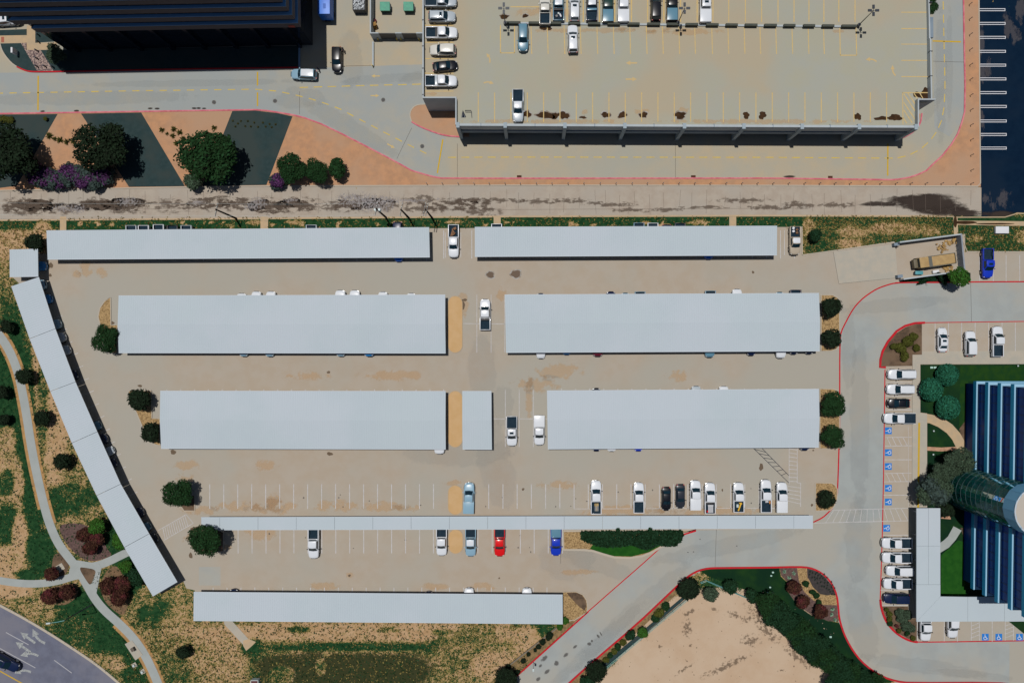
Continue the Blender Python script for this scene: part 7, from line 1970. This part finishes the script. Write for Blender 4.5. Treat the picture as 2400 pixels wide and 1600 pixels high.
# clipped hedge on the island below the walkway canopy
def hedge():
    rng = np.random.default_rng(5)
    poly = [(1360, 1246), (1600, 1243), (1602, 1255), (1598, 1268), (1585, 1280), (1562, 1281), (1545, 1277), (1515, 1290), (1480, 1277), (1440, 1283), (1400, 1281), (1378, 1272), (1362, 1264)]
    pw = PX(poly, 1.2)
    P = []
    xs = [p[0] for p in pw]; ys = [p[1] for p in pw]
    def ins(x, y):
        c = False; j = len(pw) - 1
        for i in range(len(pw)):
            a, b_ = pw[i], pw[j]
            if (a[1] > y) != (b_[1] > y) and x < (b_[0] - a[0]) * (y - a[1]) / (b_[1] - a[1]) + a[0]: c = not c
            j = i
        return c
    while len(P) < 5200:
        x = rng.uniform(min(xs), max(xs)); y = rng.uniform(min(ys), max(ys))
        if ins(x, y): P.append((x, y, .25 + 1.05 * rng.random() ** .5 + .15 * math.sin(x * 2.1) * math.cos(y * 2.7)))
    P = np.array(P); c = W(1480, 1262)
    me = leaf_mesh('foliage', P - np.array([c.x, c.y, .1]), np.tile([0, 0, 1.0], (len(P), 1)), .3, rng)
    r = empty('hedge', (c.x, c.y, .1), 'dense dark green hedge on the island below the walkway canopy', 'hedge')
    link('foliage', me, LEAF['deep'], r)
    for i in range(10):
        p = W(1375 + i * 23, 1258) - c; link('stem', MB().tube([(p.x, p.y, 0), (p.x, p.y, .9)], .05, 6).mesh('stem'), BARK, r)
    for i, (x, y) in enumerate(((1448, 1240), (1524, 1240))):
        tree(x, y, 6, 'spiky', 'deep', ['tall shoot of the hedge overlapping the walkway canopy, left one', 'tall shoot of the hedge overlapping the walkway canopy, right one'][i], name='shrub', cat='shrub', h=2.6)
    tree(2170, 656, 22, 'small', 'deep', 'low dark shrubs along the lower dock wall, left part', name='shrub', cat='shrub', h=.5, sq=.3); tree(2205, 652, 22, 'small', 'deep', 'low dark shrubs along the lower dock wall, right part', name='shrub', cat='shrub', h=.5, sq=.35)
hedge()

# ------------------------------------------------------------------ weeds, stones and drips
def pip(poly):
    def f(x, y):
        c = False; j = len(poly) - 1
        for i in range(len(poly)):
            a, b_ = poly[i], poly[j]
            if (a[1] > y) != (b_[1] > y) and x < (b_[0] - a[0]) * (y - a[1]) / (b_[1] - a[1]) + a[0]: c = not c
            j = i
        return c
    return f
def weeds():
    rng = np.random.default_rng(21)
    inlot = pip(lot_poly); instreet = pip(street_edge + [(-60, 1645)])
    P = []
    zones = [(0, 330, 640, 1600, 5200), (300, 1240, 1455, 1600, 5200), (0, 140, 515, 640, 700), (140, 2235, 508, 538, 1500), (1880, 2240, 505, 592, 1500), (2245, 2400, 530, 590, 500)]
    lines = [pm, [(185, 1336), (205, 1328), (228, 1325), (255, 1315), (285, 1300), (310, 1288)], [(196, 1345), (170, 1350), (140, 1360), (100, 1367), (50, 1367), (-5, 1359), (-40, 1352)], [(535, 1455), (580, 1500), (585, 1512)], [(142, 1328), (143, 1330)], [(305, 1510), (322, 1535)]]
    A = np.array([a for l in lines for a in l[:-1]], float); B = np.array([b for l in lines for b in l[1:]], float)
    def sd(x, y):
        d = B - A; t_ = np.clip(((x - A[:, 0]) * d[:, 0] + (y - A[:, 1]) * d[:, 1]) / (d ** 2).sum(1), 0, 1)
        return math.sqrt((((A + d * t_[:, None]) - np.array([x, y])) ** 2).sum(1).min())
    for x0, x1, y0, y1, n in zones:
        xs = rng.uniform(x0, x1, n); ys = rng.uniform(y0, y1, n)
        for x, y in zip(xs, ys):
            if inlot(x, y) or instreet(x, y): continue
            if sd(x, y) < 15: continue
            if any(a_ - 2 < x < b_ + 2 for a_, b_ in ((140, 156), (610, 629), (1157, 1174), (1709, 1726), (2233, 2246))) and y < 545: continue
            v = W(x, y); P.append((v.x, v.y, .05 + rng.random() * .06))
    P = np.array(P); N = np.tile([0, 0, .6], (len(P), 1))
    P2 = np.repeat(P, 3, 0) + rng.normal(0, .09, (len(P) * 3, 3)) * np.array([1, 1, .2])
    k = len(P2) // 2
    for nm, q, m in (('weed_tufts', P2[:k], mat('weed_green', (.016, .050, .018), .9, island=.6)), ('dry_tufts', P2[k:], mat('weed_dry', (.20, .15, .05), .9, island=.5))):
        rng.shuffle(q) if False else None
        me = leaf_mesh(nm, q, np.tile([0, 0, .6], (len(q), 1)), .17, rng, 1.8)
        tag(link(nm, me, m), 'scattered low weeds over the patchy lawns' if nm == 'weed_tufts' else 'scattered dry grass tufts over the patchy lawns', 'grass', kind='stuff')
weeds()
def stones():
    rng = random.Random(17); infield = pip(red_in + [(2390, 1660), (1300, 1660)]); g = MB()
    n = 0
    while n < 150:
        x = rng.uniform(1430, 1960); y = rng.uniform(1385, 1600)
        if infield(x, y) and infield(x, y - 30):
            v = W(x, y); s_ = rng.uniform(.04, .12) * (1.6 if rng.random() < .1 else 1)
            g.box((v.x, v.y, .06), (s_ * 1.4, s_, s_ * .8), rng.uniform(0, 3)); n += 1
    tag(link('field_stones', g.mesh('field_stones'), mat('field_stone', (.20, .15, .11), .9, island=.4)), 'small stones and clods strewn over the dirt field', 'stones', kind='stuff')
    for x, y, rx, ry, a in ((1620, 1510, 8, 5, 30), (1548, 1515, 9, 6, -30), (1675, 1428, 12, 6, -20), (1720, 1440, 30, 10, -10), (1750, 1450, 24, 10, 20), (1615, 1435, 20, 8, 30), (1600, 1570, 40, 6, 30), (1830, 1570, 10, 4, 10), (1700, 1560, 90, 12, 25), (1610, 1470, 16, 30, 0), (1800, 1480, 60, 16, -40), (1780, 1440, 50, 20, -35), (1870, 1540, 60, 12, -40), (1760, 1500, 30, 20, 0)):
        decal('soil_mark', x, y, rx, ry, SOILM, bpy.data.objects['dirt_field'], .052, a)
    for _ in range(34):
        x = rng.uniform(500, 1840); y = rng.choice([rng.uniform(1140, 1190), rng.uniform(1250, 1295)])
        decal('oil_drip', x, y, rng.uniform(1.5, 3.2), rng.uniform(1.5, 3.2), OIL, lot, .0203)
SOILM = decal_mat('soil_mark', (.16, .11, .07), 1.0, 1.4, 1.4, offset=-.35, amax=.6)
stones()
